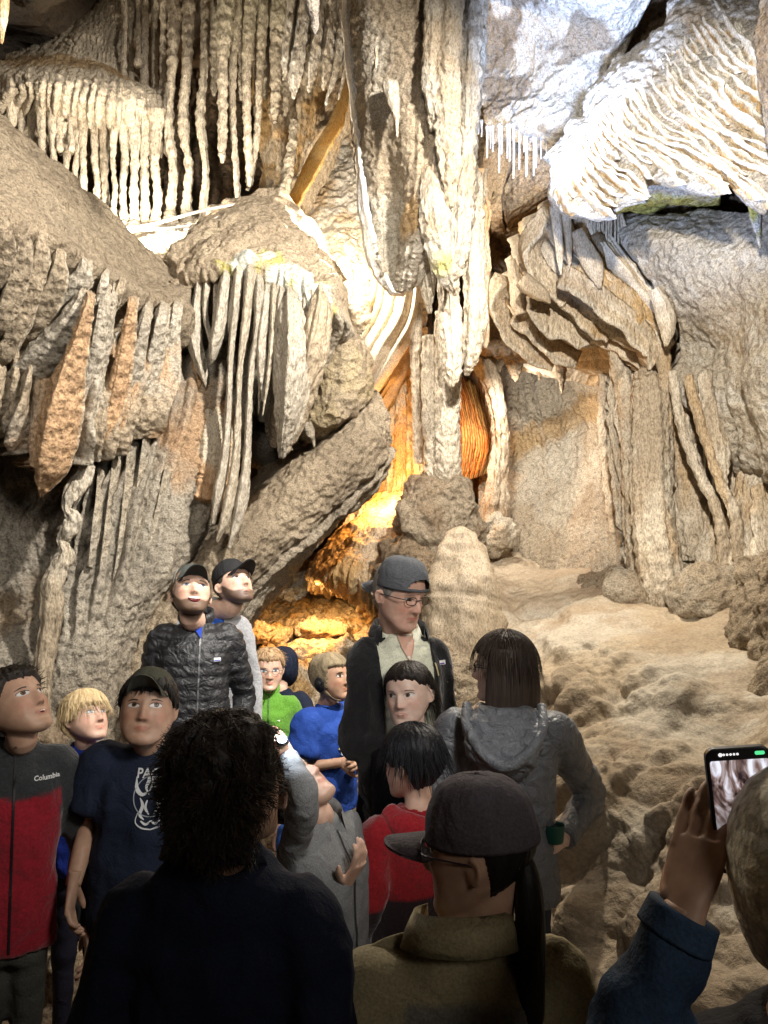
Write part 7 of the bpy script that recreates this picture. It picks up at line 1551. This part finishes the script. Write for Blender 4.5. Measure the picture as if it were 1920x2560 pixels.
VV, FF = tri_quads([xf(tube([(-.36, .02, -.2), (-.28, -.15, -.42), (0, -.22, -.53), (.28, -.15, -.42), (.36, .02, -.2)], [.016] * 5, [.05] * 5, nl=30, ns=8), p.H)]); link_mesh('chin_strap', VV, FF, M_CANVAS, p.hairo, np.tile(np.array((.22, .17, .10)), (len(VV), 1)))
p.top('blue_t_shirt', (.025, .075, .36), M_COTTON, hem=p.hip * .80, g=1.12, sleeve_len=.75, sl=.44, wrinkle=.007, flare=1.1)
rg = np.random.RandomState(4); pr = []
for k in range(26):
    a = rg.uniform(0, 6.28); r = .06 * rg.rand() ** .5; x, z = .02 + r * math.cos(a), p.zN - .16 + 1.25 * r * math.sin(a); w = rg.uniform(.006, .016)
    pr.append(([(x - w, z - w * .4), (x + w * .2, z - w), (x + w, z + w * .3), (x - w * .1, z + w)], (.62, .50, .08) if rg.rand() < .6 else (.45, .55, .7)))
p.on_top('shirt_print', pr, 0, off=.010)
p.trousers((.02, .025, .07)); p.shoes()
VV, FF = tri_quads([tube([p.w2l(812, 1925, 3.42), p.w2l(816, 1940, 3.42), p.w2l(822, 1956, 3.43)], [.016, .020, .012], [.012] * 3, nl=12, ns=12)]); link_mesh('red_tag', VV, FF, M_COTTON, p.root, np.tile(np.array((.45, .02, .02)), (len(VV), 1)))

# ---- girl lit by cool light
p = Person('dark haired girl dressed in black, her face lit cool white', 1022, 1737, 2.6, .205, -24, .125, -30, pitch=2, roll=-6, skin='pale', kid=.7)
p.arm(-1, 'down').arm(1, 'down'); p.build_body(); p.eyes(gaze=(-.6, .2), open_=.9, brow=(.05, .035, .03), browt=.014); p.teeth(.05, -.277, .018, .01)
p.hair((.018, .013, .011), hairline(.25, .12, -.5, .45), .05, .010, seed=7)
p.strands((.02, .015, .012), 600, .62, .005, .006, lambda v: (0, .5 * (v[1] > -.2) + .05, -1), 7, mess=.04, lift=.05, region=lambda V: (V[:, 1] > -.16) & (V[:, 2] < .40), segs=9, shell_=.06)
p.top('black_top', (.010, .010, .011), M_COTTON, g=1.15); p.trousers(BLK); p.shoes()
VV, FF = tri_quads([tube([p.w2l(1072, 1840, 2.75), p.w2l(1098, 1822, 2.72), p.w2l(1122, 1838, 2.70), p.w2l(1130, 1880, 2.70)], [.03, .05, .055, .04], [.03, .05, .05, .03], nl=24, ns=16)])
link_mesh('hood', VV, FF, M_FLEECE, p.root, np.tile(np.array((.075, .03, .07)), (len(VV), 1)))

# ---- left boys
p = Person('boy in a red and charcoal zip fleece gaping upward at the far left', 40, 1768, 2.15, .205, 68, .122, 24, pitch=34, skin='olive', nk=.56, kid=1, bodyoff=(-.0, .03))
p.arm(-1, 'down').arm(1, 'down'); p.hand(-1); p.hand(1); p.build_body(); p.eyes(gaze=(.2, .7), brow=(.06, .04, .03)); p.teeth(.045, -.28, .04, .0)
p.hair((.025, .018, .014), hairline(.24, .05, -.3), .07, .02, seed=8); p.strands((.03, .022, .016), 500, .13, .005, .012, lambda v: (v[0], -.6, -.2), 8, region=lambda V: V[:, 2] > .1)
CH = np.array((.030, .032, .034)); RD = np.array((.27, .012, .022))
p.top('zip_fleece', RD, M_FLEECE, hem=p.hip * .90, g=1.16, sleeve=1.2, wrinkle=.007, fn=lambda co, c: mixc(np.array(CH), np.array(RD), smooth(p.zN - .125 + .30 * np.abs(co[:, 0]) * (co[:, 0] < 0) + .06 * co[:, 0] - co[:, 2], -.003, .003) * (np.abs(co[:, 0]) < p.sw * 1.02)))
p.collar_ring('collar', CH, M_FLEECE, .055, .40, open_=.3, flare=.3)
p.zip_line(.004, p.zN + .02, .004, p.hip * .9, (.015, .012, .014), .006, 30)
text_polys(p, 'Columbia', .085, p.zN - .082, .017, (.62, .62, .6), bold=.0004)
p.trousers((.06, .06, .05), length=.5); p.shoes()

p = Person('little blond boy with a bowl haircut and a blue long sleeved shirt', 214, 1797, 2.8, .185, 58, .115, 24, pitch=24, roll=6, skin='fair', nk=.56, kid=1.2, wide=1.05)
p.arm(-1, 'down').arm(1, 'down'); p.hand(-1); p.hand(1); p.build_body(); p.eyes(iris=(.12, .16, .2), gaze=(.3, .5), brow=(.35, .25, .15), browt=.012)
p.hair((.46, .33, .17), hairline(.135, -.06, -.30, .75, .03), .085, .014, freq=34, seed=9, hl=(.66, .52, .30))
p.strands((.50, .36, .19), 1100, .26, .0045, .005, lambda v: (v[0] * .5, v[1] * .6 - .05, -1), 9, mess=.05, hl=(.68, .54, .32), lift=.03, region=lambda V: V[:, 2] > .12, segs=8, shell_=.075)
p.top('blue_long_sleeve', (.018, .04, .30), M_COTTON, g=1.14, sleeve=1.15, wrinkle=.008); p.trousers((.03, .03, .05)); p.shoes()

p = Person('boy in an olive cap and navy t-shirt with white lettering and emblem', 370, 1776, 2.25, .205, 8, .148, 4, pitch=16, roll=2, skin='olive', nk=.56, kid=1, wide=1.06, jaw=1.08, bodyoff=(.0, .03))
p.arm(-1, 'pose', p.w2l(222, 2060, 2.24), p.w2l(182, 2215, 2.10)).arm(1, 'down'); p.hand(-1, zdir=(-.05, -.25, -1), curl=(.35, .4, .45, .5)); p.hand(1); p.build_body()
p.eyes(gaze=(.3, .8), open_=1.05, brow=(.04, .03, .022))
p.hair((.012, .010, .009), hairline(.20, .0, -.3, .8), .045, .015, seed=10); p.strands((.014, .011, .010), 400, .15, .006, .006, lambda v: (v[0] * .6, -.8, -.9), 10, mess=.08, lift=.03, region=lambda V: (V[:, 2] > .1) & (V[:, 1] < .05))
p.cap((.055, .055, .038), tilt=-20, brimlen=.42, brimcol=(.075, .075, .055))
p.top('navy_t_shirt', (.014, .020, .040), M_COTTON, hem=p.hip * .85, g=1.14, sleeve_len=.78, sl=.42, belly=1.18, wrinkle=.007)
c0 = p.w2l(364, 1934, 2.08); text_polys(p, 'PACK', c0[0] - .008, c0[2] - .040, .034, (.72, .72, .72), bold=.0008)
ex, ez = c0[0], c0[2] - .085; pr = []
def arc(r, a0, a1, w, sx=1, cx=0, cz=0, n=22):
    A = np.linspace(R(a0), R(a1), n); return p.strip([(ex + cx + sx * r * math.cos(a), ez + cz + r * math.sin(a)) for a in A], w)
for q in arc(.052, 95, 300, .003): pr.append((q, (.30, .33, .36)))
for sx in (-1, 1):
    for pth, w in (([(.050, .048), (.046, .020), (.030, .004), (.014, .010)], [.002, .010, .009, .003]), ([(.020, .062), (.014, .040), (.020, .022), (.010, .004)], [.002, .010, .007, .002]), ([(.006, .058), (.004, .030), (.010, .012)], [.001, .006, .002]),
                   ([(.034, -.004), (.024, -.022), (.030, -.044), (.018, -.058)], [.002, .009, .008, .002]), ([(.012, -.006), (.016, -.028), (.006, -.046)], [.002, .007, .003]), ([(.026, -.060), (.012, -.070), (.0, -.062)], [.003, .006, .003]), ([(.036, -.040), (.040, -.062), (.022, -.078), (.0, -.084)], [.002, .003, .004, .003])):
        cc = catmull(np.array([(ex + sx * a, ez + b) for a, b in pth]), 12); ww = catmull(np.array(w)[:, None], 12)[:, 0]
        for q in p.strip(cc, ww): pr.append((q if sx > 0 else q[::-1], (.66, .67, .68)))
p.on_top('shirt_emblem', pr, 0, off=.005)
p.trousers((.03, .03, .035), length=.5); p.shoes()

# ---- boy with black hair in the red hoodie
p = Person('black haired boy in a red hoodie seen from behind, centre of the crowd', 1032, 1908, 2.3, .205, -128, .130, -150, pitch=-4, skin='fair', kid=1, vox=.0055)
p.arm(-1, 'down').arm(1, 'down'); p.hand(-1); p.hand(1); p.build_body()
p.hair((.008, .008, .010), hairline(.16, -.02, -.34, .75), .075, .016, freq=30, seed=11); p.strands((.010, .010, .013), 1000, .30, .005, .005, lambda v: (v[0] * .7, v[1] * .8, -1), 11, mess=.05, lift=.04, region=lambda V: V[:, 2] > .0, segs=8, shell_=.07)
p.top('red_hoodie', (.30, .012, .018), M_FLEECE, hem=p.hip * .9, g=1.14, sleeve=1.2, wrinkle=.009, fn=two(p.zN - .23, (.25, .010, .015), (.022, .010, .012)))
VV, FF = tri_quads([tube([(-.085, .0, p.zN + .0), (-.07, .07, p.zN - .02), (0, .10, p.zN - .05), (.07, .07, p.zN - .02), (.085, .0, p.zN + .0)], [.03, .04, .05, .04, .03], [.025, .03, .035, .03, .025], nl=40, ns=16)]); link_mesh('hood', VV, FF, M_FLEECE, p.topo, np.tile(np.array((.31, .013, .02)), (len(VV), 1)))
p.trousers((.015, .015, .018)); p.shoes((.06, .065, .07), (.04, .04, .04), ln=.25)

# ---- woman with the bob
p = Person('woman with a brown bob and glasses in a grey quilted hooded jacket, hand on hip', 1258, 1672, 2.55, .218, -104, .172, 172, pitch=2, skin='pale', bodyoff=(.0, .02))
p.arm(1, 'down').arm(-1, 'pose', p.w2l(1478, 1985, 2.75), p.w2l(1408, 2098, 2.48))
p.hand(-1, zdir=p.w2l(1352, 2112, 2.40) - p.w2l(1408, 2098, 2.48), palm=(.1, 1, .2), curl=(.55, .6, .65, .7), thumb=(.8, -.2), thumbside=-1)
p.build_body(); p.eyes(gaze=(0, 0), brow=(.08, .05, .035)); p.glasses((.02, .015, .015), (.09, .07), .008)
bobm = hairline(.20, .10, -.5, .50, .05)
p.hair((.035, .022, .016), bobm, .06, .012, freq=40, seed=12)
X = []
na, nz = 90, 40
for k in range(nz):
    t = k / (nz - 1); z = .34 - t * .86; w = .40 + .05 * math.sin(t * 2.6) + .03 * t
    th = np.linspace(-2.02, 2.02, na)   # open towards the face (-y)
    rr = w + .012 * fbm(np.stack([th * 7, th * 0 + t * .6, th * 0], 1), 1.5, 3) + .03 * t * (np.abs(th) < 9)
    X.append(np.stack([rr * np.sin(th) * .98, .04 + rr * 1.10 * np.cos(th) - .02, z + .05 * np.exp(-((t - 1) / .08) ** 2) * fbm(np.stack([th * 9, th * 0, th * 0], 1), 1.5, 2)], 1))
V = np.array(X); lay = fbm(np.stack([np.tile(np.linspace(-2, 2, na) * 9, nz), np.repeat(np.linspace(0, 1, nz), na), np.zeros(nz * na)], 1), 1.4, 3)
W_ = (np.c_[V.reshape(-1, 3), np.ones(na * nz)] @ np.array(p.H).T)[:, :3]
o = link_mesh('bob_hair', W_, grid_faces(nz, na), M_HAIR, p.hairo, (np.array((.040, .026, .019)) * (1 + .6 * lay[:, None])).clip(.004, 1)); sm = o.modifiers.new('t', 'SOLIDIFY'); sm.thickness = .018; sm.offset = -1
p.strands((.042, .027, .019), 700, .46, .0045, .003, lambda v: (v[0] * .25, max(v[1], -.1) * .3, -1), 12, mess=.03, lift=.03, region=lambda V: V[:, 2] > .12, segs=10, shell_=.08)
GQ = (.165, .175, .195)
def gq(co, nr):
    return quilt(.075, .004, slope=.0, w=.10)(co, nr) + .003 * np.exp(-((((co[:, 0] + .5 * np.abs(co[:, 2])) / .09) % 1 - .5) / .08) ** 2) * -1
p.top('quilted_jacket', GQ, M_NYLON, hem=p.hip * .86, g=1.12, sleeve=1.12, dispf=gq, wrinkle=.0035, vox=.0105)
zn = p.zN
hp = [ringloft([(0, .11, zn - .190, .015, .012), (0, .135, zn - .165, .060, .034), (0, .145, zn - .115, .105, .050), (0, .125, zn - .055, .125, .060), (0, .085, zn - .0, .120, .070), (0, .05, zn + .030, .085, .070)], 40, 40)]
co, nr, f = remesh(*tri_quads(hp), .007, 1); co = co + nr * (.010 * ridged(co * np.array([.8, 1, 2.0]), 9, 3) + .004 * fbm(co, 24, 2))[:, None]
hood = link_mesh('hood', co, f, M_NYLON, p.topo, np.tile(np.array(GQ) * 1.15, (len(co), 1)))
VV, FF = tri_quads([tube([(-.118, .05, zn + .03), (-.115, .13, zn - .02), (-.07, .185, zn - .085), (0, .205, zn - .12), (.07, .185, zn - .085), (.115, .13, zn - .02), (.118, .05, zn + .03)], [.016, .017, .018, .02, .018, .017, .016], nl=60, ns=12)]); link_mesh('hood_edge', VV, FF, M_NYLON, hood, np.tile(np.array(GQ) * 1.3, (len(VV), 1)))
VV, FF = tri_quads([tube([(-.145, .125, zn - .30), (-.150, .128, zn - .34), (-.152, .128, zn - .37)], [.003] * 3, nl=8, ns=6)])
p.trousers((.05, .06, .08)); p.shoes()
h = p.W @ Vector(p.w2l(1386, 2078, 2.42))
VV, FF = tri_quads([ringloft([(h[0], h[1], h[2] - .035, .022, .022), (h[0], h[1], h[2] - .030, .027, .027), (h[0], h[1], h[2] + .0, .031, .031), (h[0], h[1], h[2] + .018, .032, .032), (h[0], h[1], h[2] + .021, .031, .031), (h[0], h[1], h[2] + .014, .026, .026)], 30, 30, 1)])
tag(link_mesh('cup', VV, FF, M_PLAIN, None, np.tile(np.array((.012, .07, .05)), (len(VV), 1)), loc=np.array(h)), 'dark green cup held at the hip of the woman in grey', 'cup')

# ---- child in the grey hoodie with a headlamp
p = Person('child in a grey hoodie leaning back, holding a bright lamp to the forehead', 726, 1962, 2.05, .195, 62, .130, 55, pitch=58, roll=0, skin='fair', kid=1, bodyoff=(.03, -.03), lean=(.0, .0), vox=.005)
dx = p.w2l(812, 2075, 2.05)
p.root.location = Vector(P(812, 2075, 2.05)) * 1.0; p.root.location.z = 0
Rz = Matrix.Rotation(R(55), 4, 'Z'); p.W = Matrix.Translation(p.root.location) @ Rz; p.Wi = p.W.inverted(); p.hc = p.Wi @ Vector(P(738, 1978, 2.05))
p.H = Matrix.Translation(p.hc) @ Matrix.Rotation(R(10), 4, 'Z') @ Matrix.Rotation(R(-62), 4, 'X') @ Matrix.Scale(p.hh, 4)
zN = (p.Wi @ Vector(P(812, 2048, 2.05))).z; p.zN = zN; p.nb = np.array([0, .02, zN]); p.hip = zN * .60
p.sh = {k: np.array([k * p.sw * .86, .01, zN - .05]) for k in (-1, 1)}
p.arm(-1, 'pose', p.w2l(762, 1985, 1.84), p.w2l(718, 1890, 1.98)).arm(1, 'pose', p.w2l(868, 2130, 2.12), p.w2l(868, 2205, 1.98))
p.hand(-1, zdir=p.w2l(700, 1850, 2.0) - p.w2l(722, 1890, 1.98), palm=(0, -.6, .4), curl=(.5, .6, .7, .8), thumb=(.6, .4)); p.hand(1, zdir=p.w2l(905, 2150, 1.96) - p.w2l(868, 2205, 1.98), palm=(0, -1, 0), curl=(.3, .35, .4, .45))
p.build_body(); p.eyes(brow=(.05, .035, .03)); p.hair((.014, .012, .010), hairline(.2, 0, -.32), .06, .02, seed=13)
GH = (.20, .205, .21)
p.top('grey_hoodie', GH, M_COTTON, hem=p.hip * .86, g=1.12, sleeve=.92, wrinkle=.006)
VV, FF = tri_quads([ringloft([(0, 0, p.hip * .84, p.sw * 1.0, p.sw * .70), (0, 0, p.hip * .87, p.sw * 1.04, p.sw * .73), (0, 0, p.hip * .93, p.sw * 1.03, p.sw * .72)], 12, 40)]); link_mesh('waistband', VV, FF, M_KNIT, p.topo, np.tile(np.array(GH) * .95, (len(VV), 1)))
p.collar_ring('hood', (.21, .215, .22), M_COTTON, .04, .50, open_=.4, flare=.6, fold=True)
p.zip_line(.0, p.zN - .02, .0, p.zN - .30, (.04, .04, .045), .006, 20)
p.trousers(BLK); p.shoes()
lampw = Vector(P(706, 1853, 1.97))
hl = bpy.data.objects.new('headlamp', None); COL.objects.link(hl); hl.location = lampw; tag(hl, 'small shining headlamp in the raised hand beside the dark curls', 'headlamp')
VV, FF = tri_quads([ball((0, 0, 0), (.017, .017, .013), 18, 10)]); link_mesh('housing', VV, FF, M_PLAIN, hl, np.tile(np.array((.03, .03, .035)), (len(VV), 1)))
M_GLOW = col_mat('lamp_lens', .2, .5, 0, 25.0)
VV, FF = tri_quads([ball((0, -.010, .006), (.012, .009, .010), 16, 8)]); link_mesh('lens', VV, FF, M_GLOW, hl, np.tile(np.array((.8, .9, 1.0)), (len(VV), 1)))
lamp('headlamp_light', lampw + Vector((.012, -.012, .028)), lampw + Vector((1, .6, .2)), 1.3, (.78, .88, 1.0), kind='POINT', size=.012)

# ---- dark curly haired man in the foreground
p = Person('man with dark curly hair and a navy polo shirt, his back to us, in front', 572, 1978, 1.28, .225, 152, .158, 172, pitch=14, skin='olive', face=False, vox=.006, bodyoff=(.03, -.05), nk=.50, wide=.93, slope=1.9)
p.arm(-1, 'down').arm(1, 'down'); p.build_body()
p.hair((.016, .011, .008), hairline(.24, -.02, -.34, .75), lambda az, z, V: .025 + .06 * smooth(z, .15, .45), .035, freq=16, seed=14)
p.strands((.020, .013, .009), 5200, .13, .0034, .020, lambda v: (v[0] * 1.2 + .5 * math.sin(v[1] * 23 + v[2] * 17), .2 + .5 * math.sin(v[0] * 21 + v[2] * 9), -.45 + .4 * max(0, v[2])), 14, hl=(.055, .036, .022), lift=.4, segs=8, shell_=.04)
p.top('navy_polo', (.010, .014, .030), M_COTTON, g=1.12, sleeve=1.15, belly=1.05, wrinkle=.008); p.collar_ring('collar', (.012, .016, .034), M_COTTON, .045, .42, open_=.4, flare=.45, fold=True)
p.trousers((.02, .02, .03)); p.shoes()

# ---- person in the grey purple cap and tan jacket, foreground right
p = Person('person in a dusky purple cap, glasses and tan jacket in the right foreground', 1198, 2128, 1.34, .222, -112, .175, -172, pitch=-2, skin='tan', vox=.0052, bodyoff=(.03, -.04), nk=.68, slope=1.5)
p.arm(-1, 'down').arm(1, 'down'); p.build_body(); p.eyes(brow=(.04, .03, .02))
p.hair((.010, .008, .007), hairline(.26, .05, -.5, .7), .008, .008, seed=15)
p.cap((.085, .072, .082), tilt=2, z0=.09, brimlen=.36, brimcol=(.105, .092, .100)); p.glasses((.05, .03, .04), (.10, .075), .008)
pt = [tube([(0, .30, .02), (0, .36, -.10), (.0, .38, -.40), (.0, .36, -.85), (.0, .34, -1.35), (.0, .33, -1.7)], [.06, .11, .16, .17, .13, .04], [.05, .09, .11, .11, .09, .03], nl=60, ns=26)]
VV, FF = tri_quads([xf(q, p.H) for q in pt]); VV = VV + np.array([0, 0, 0]); lay = fbm(VV * np.array([6, 6, .6]), 9, 3)
link_mesh('ponytail', VV * 1.0, FF, M_HAIR, p.hairo, (np.array((.012, .010, .009)) * (1 + .6 * lay[:, None])).clip(.003, 1))
TJ = (.30, .25, .145)
p.top('tan_jacket', TJ, M_CANVAS, g=1.14, sleeve=1.2, wrinkle=.010, fn=lambda co, c: mixc(c, np.array([.16, .15, .13]), smooth(np.abs(co[:, 0]) * -1 + p.sw * .62, -.01, .01) * smooth(p.zN - .075 - co[:, 2], -.004, .004)))
p.collar_ring('collar', (.31, .26, .15), M_CANVAS, .06, .46, open_=.6, flare=.5, fold=True)
for sd in (-1, 1):
    VV, FF = tri_quads([tube([(sd * p.sw * .42, .005, p.zN - .012), (sd * p.sw * .75, .0, p.zN - .028), (sd * p.sw * 1.02, -.002, p.zN - .060)], [.024] * 3, [.006] * 3, nl=20, ns=10, side=(0, 1, 0), sq=.6)]); o = link_mesh('shoulder_strap', VV, FF, M_CANVAS, p.topo, np.tile(np.array(TJ) * 1.08, (len(VV), 1)))
    VV, FF = tri_quads([ball((sd * p.sw * .50, .03, p.zN - .004), (.008, .008, .004), 12, 6)]); link_mesh('snap_button', VV, FF, M_GLASSES, o, np.tile(np.array((.6, .58, .5)), (len(VV), 1)))
p.trousers((.05, .05, .05)); p.shoes()

# ---- phone photographer at the right edge
p = Person('person in a chunky cream knit hat raising a phone at the right edge', 2072, 2215, .92, .232, 176, .185, 172, skin='olive', face=False, vox=.006, bodyoff=(.03, .0))
WR = p.w2l(1715, 2268, .95); EL = p.w2l(1560, 2640, .93)
p.arm(-1, 'down').arm(1, 'pose', EL, WR)
p.hand(1, zdir=p.w2l(1772, 2000, 1.02) - WR, palm=p.w2l(1600, 2150, .90) - p.w2l(1720, 2150, .96), curl=(.05, .06, .10, .16), spread=.02, thumb=(.5, .5), thumbside=1)
p.build_body(); p.hair((.70, .65, .50), lambda az, z, V: smooth(z, -.40, -.34) * 1.0, lambda az, z, V: .13 + .003 * np.sin(z * 70), .0015, freq=40, seed=16, name='knit_hat'); p.hairo.data.materials[0] = M_KNIT
p.top('dark_top', (.012, .014, .020), M_COTTON, g=1.1, sides=(-1,))
S_, E_, W2 = p.arms[1]
co, nr, f = remesh(*tri_quads([tube([S_, (S_ + E_) / 2, E_, E_ * .5 + W2 * .5, W2 * .96 + E_ * .04], [.062, .058, .056, .050, .040], nl=60, ns=22), ball(S_, .07)]), .008, 2)
co = co + nr * (.008 * ridged(co * np.array([1.2, 1.2, 1.2]), 9, 3) + .005 * fbm(co, 14, 2))[:, None]
dn = link_mesh('denim_sleeve', co, f, M_CANVAS, p.root, np.tile(np.array((.030, .055, .100)), (len(co), 1)))
VV, FF = tri_quads([tube([W2 * .80 + E_ * .20, W2 * .97 + E_ * .03], [.047, .044], nl=10, ns=26)]); link_mesh('cuff', VV, FF, M_CANVAS, dn, np.tile(np.array((.036, .065, .115)), (len(VV), 1)))
p.trousers((.02, .025, .04)); p.shoes()

# ---- the phone
ph = bpy.data.objects.new('phone', None); COL.objects.link(ph)
pc = Vector(P(1858, 2022, .985)); ph.location = pc
xa = (Vector(P(1930, 2020, .975)) - Vector(P(1780, 2028, .985))).normalized(); za = (Vector(P(1776, 1890, .985)) - Vector(P(1781, 2150, .985))).normalized(); ya = za.cross(xa).normalized(); za = xa.cross(ya).normalized()
ph.rotation_euler = Matrix((xa, ya, za)).transposed().to_euler(); tag(ph, 'smartphone with a lit screen showing the cave, held up at the right edge', 'phone')
def rrect(w, h, r, n=8):
    out = []
    for cx, cy, a0 in ((w - r, h - r, 0), (-w + r, h - r, 90), (-w + r, -h + r, 180), (w - r, -h + r, 270)):
        for k in range(n + 1): a = R(a0 + 90 * k / n); out.append((cx + r * math.cos(a), cy + r * math.sin(a)))
    return out
pw, phh = .040, .080; rr = rrect(pw, phh, .012); n = len(rr)
V = [(x, .0045, z) for x, z in rr] + [(x, -.0045, z) for x, z in rr] + [(x * .96, -.0055, z * .98) for x, z in rr]; F = [tuple(range(n))[::-1]] + [(i, (i + 1) % n, n + (i + 1) % n, n + i) for i in range(n)] + [(n + i, n + (i + 1) % n, 2 * n + (i + 1) % n, 2 * n + i) for i in range(n)] + [tuple(range(2 * n, 3 * n))]
# +y of the phone points away from the camera: the screen is on -y
link_mesh('case', V, F, M_PLAIN, ph, np.tile(np.array((.010, .010, .012)), (len(V), 1)), smooth_=False)
m, nt, N, L, b = new_mat('phone_screen')
tc = N.new('ShaderNodeTexCoord'); nz_ = N.new('ShaderNodeTexNoise'); nz_.inputs['Scale'].default_value = 42; nz_.inputs['Detail'].default_value = 5; nz_.inputs['Distortion'].default_value = 2.2
mp = N.new('ShaderNodeMapping'); mp.inputs['Scale'].default_value = (1, 1, .45); mp.inputs['Rotation'].default_value = (0, .5, 0); L.new(tc.outputs['Object'], mp.inputs[0]); L.new(mp.outputs[0], nz_.inputs['Vector'])
rp = N.new('ShaderNodeValToRGB'); e = rp.color_ramp.elements; e[0].position = .36; e[0].color = (.02, .012, .014, 1); e[1].position = .66; e[1].color = (.80, .82, .95, 1)
for q, c in ((.45, (.16, .10, .09, 1)), (.53, (.40, .33, .33, 1))): x = e.new(q); x.color = c
L.new(nz_.outputs['Fac'], rp.inputs[0]); sx_ = N.new('ShaderNodeSeparateXYZ'); L.new(tc.outputs['Object'], sx_.inputs[0])
mr = N.new('ShaderNodeMapRange'); mr.inputs[1].default_value = -.045; mr.inputs[2].default_value = .03; mr.inputs[3].default_value = .10; mr.inputs[4].default_value = 1.0; L.new(sx_.outputs['Z'], mr.inputs[0])
vm = N.new('ShaderNodeVectorMath'); vm.operation = 'SCALE'; L.new(rp.outputs[0], vm.inputs[0]); L.new(mr.outputs[0], vm.inputs['Scale'])
b.inputs['Base Color'].default_value = (.01, .01, .01, 1); b.inputs['Roughness'].default_value = .1; L.new(vm.outputs[0], b.inputs['Emission Color']); b.inputs['Emission Strength'].default_value = 1.15
def flat(name, poly, y, mat, col):
    link_mesh(name, [(x, y, z) for x, z in poly], [tuple(range(len(poly)))], mat, ph, np.tile(np.array(col), (len(poly), 1)), smooth_=False)
flat('screen', [(x, z - .004) for x, z in rrect(pw * .90, phh * .86, .003)], -.0059, m, (0, 0, 0))
M_ICON = col_mat('screen_icon', .4, .2, 0, 1.0)
for k in range(6): flat('status_dot', [(-.022 + .0042 * k + (.0016 if k else .0026) * math.cos(a), .0722 + (.0016 if k else .0026) * math.sin(a)) for a in np.linspace(0, 6.28, 13)[:-1]], -.0060, M_ICON, (.85, .85, .85))
flat('camera_pill', [(.026 + x, .0722 + z) for x, z in rrect(.006, .0024, .002)], -.0060, M_ICON, (.10, .75, .30))
for k, (x, z, r) in enumerate(((-.018, -.052, .004), (-.024, -.040, .0028), (-.022, -.062, .0022))): flat('shutter_icon', [(x + r * math.cos(a), z + r * math.sin(a)) for a in np.linspace(0, 6.28, 15)[:-1]], -.0062, M_ICON, (.7, .72, .8))
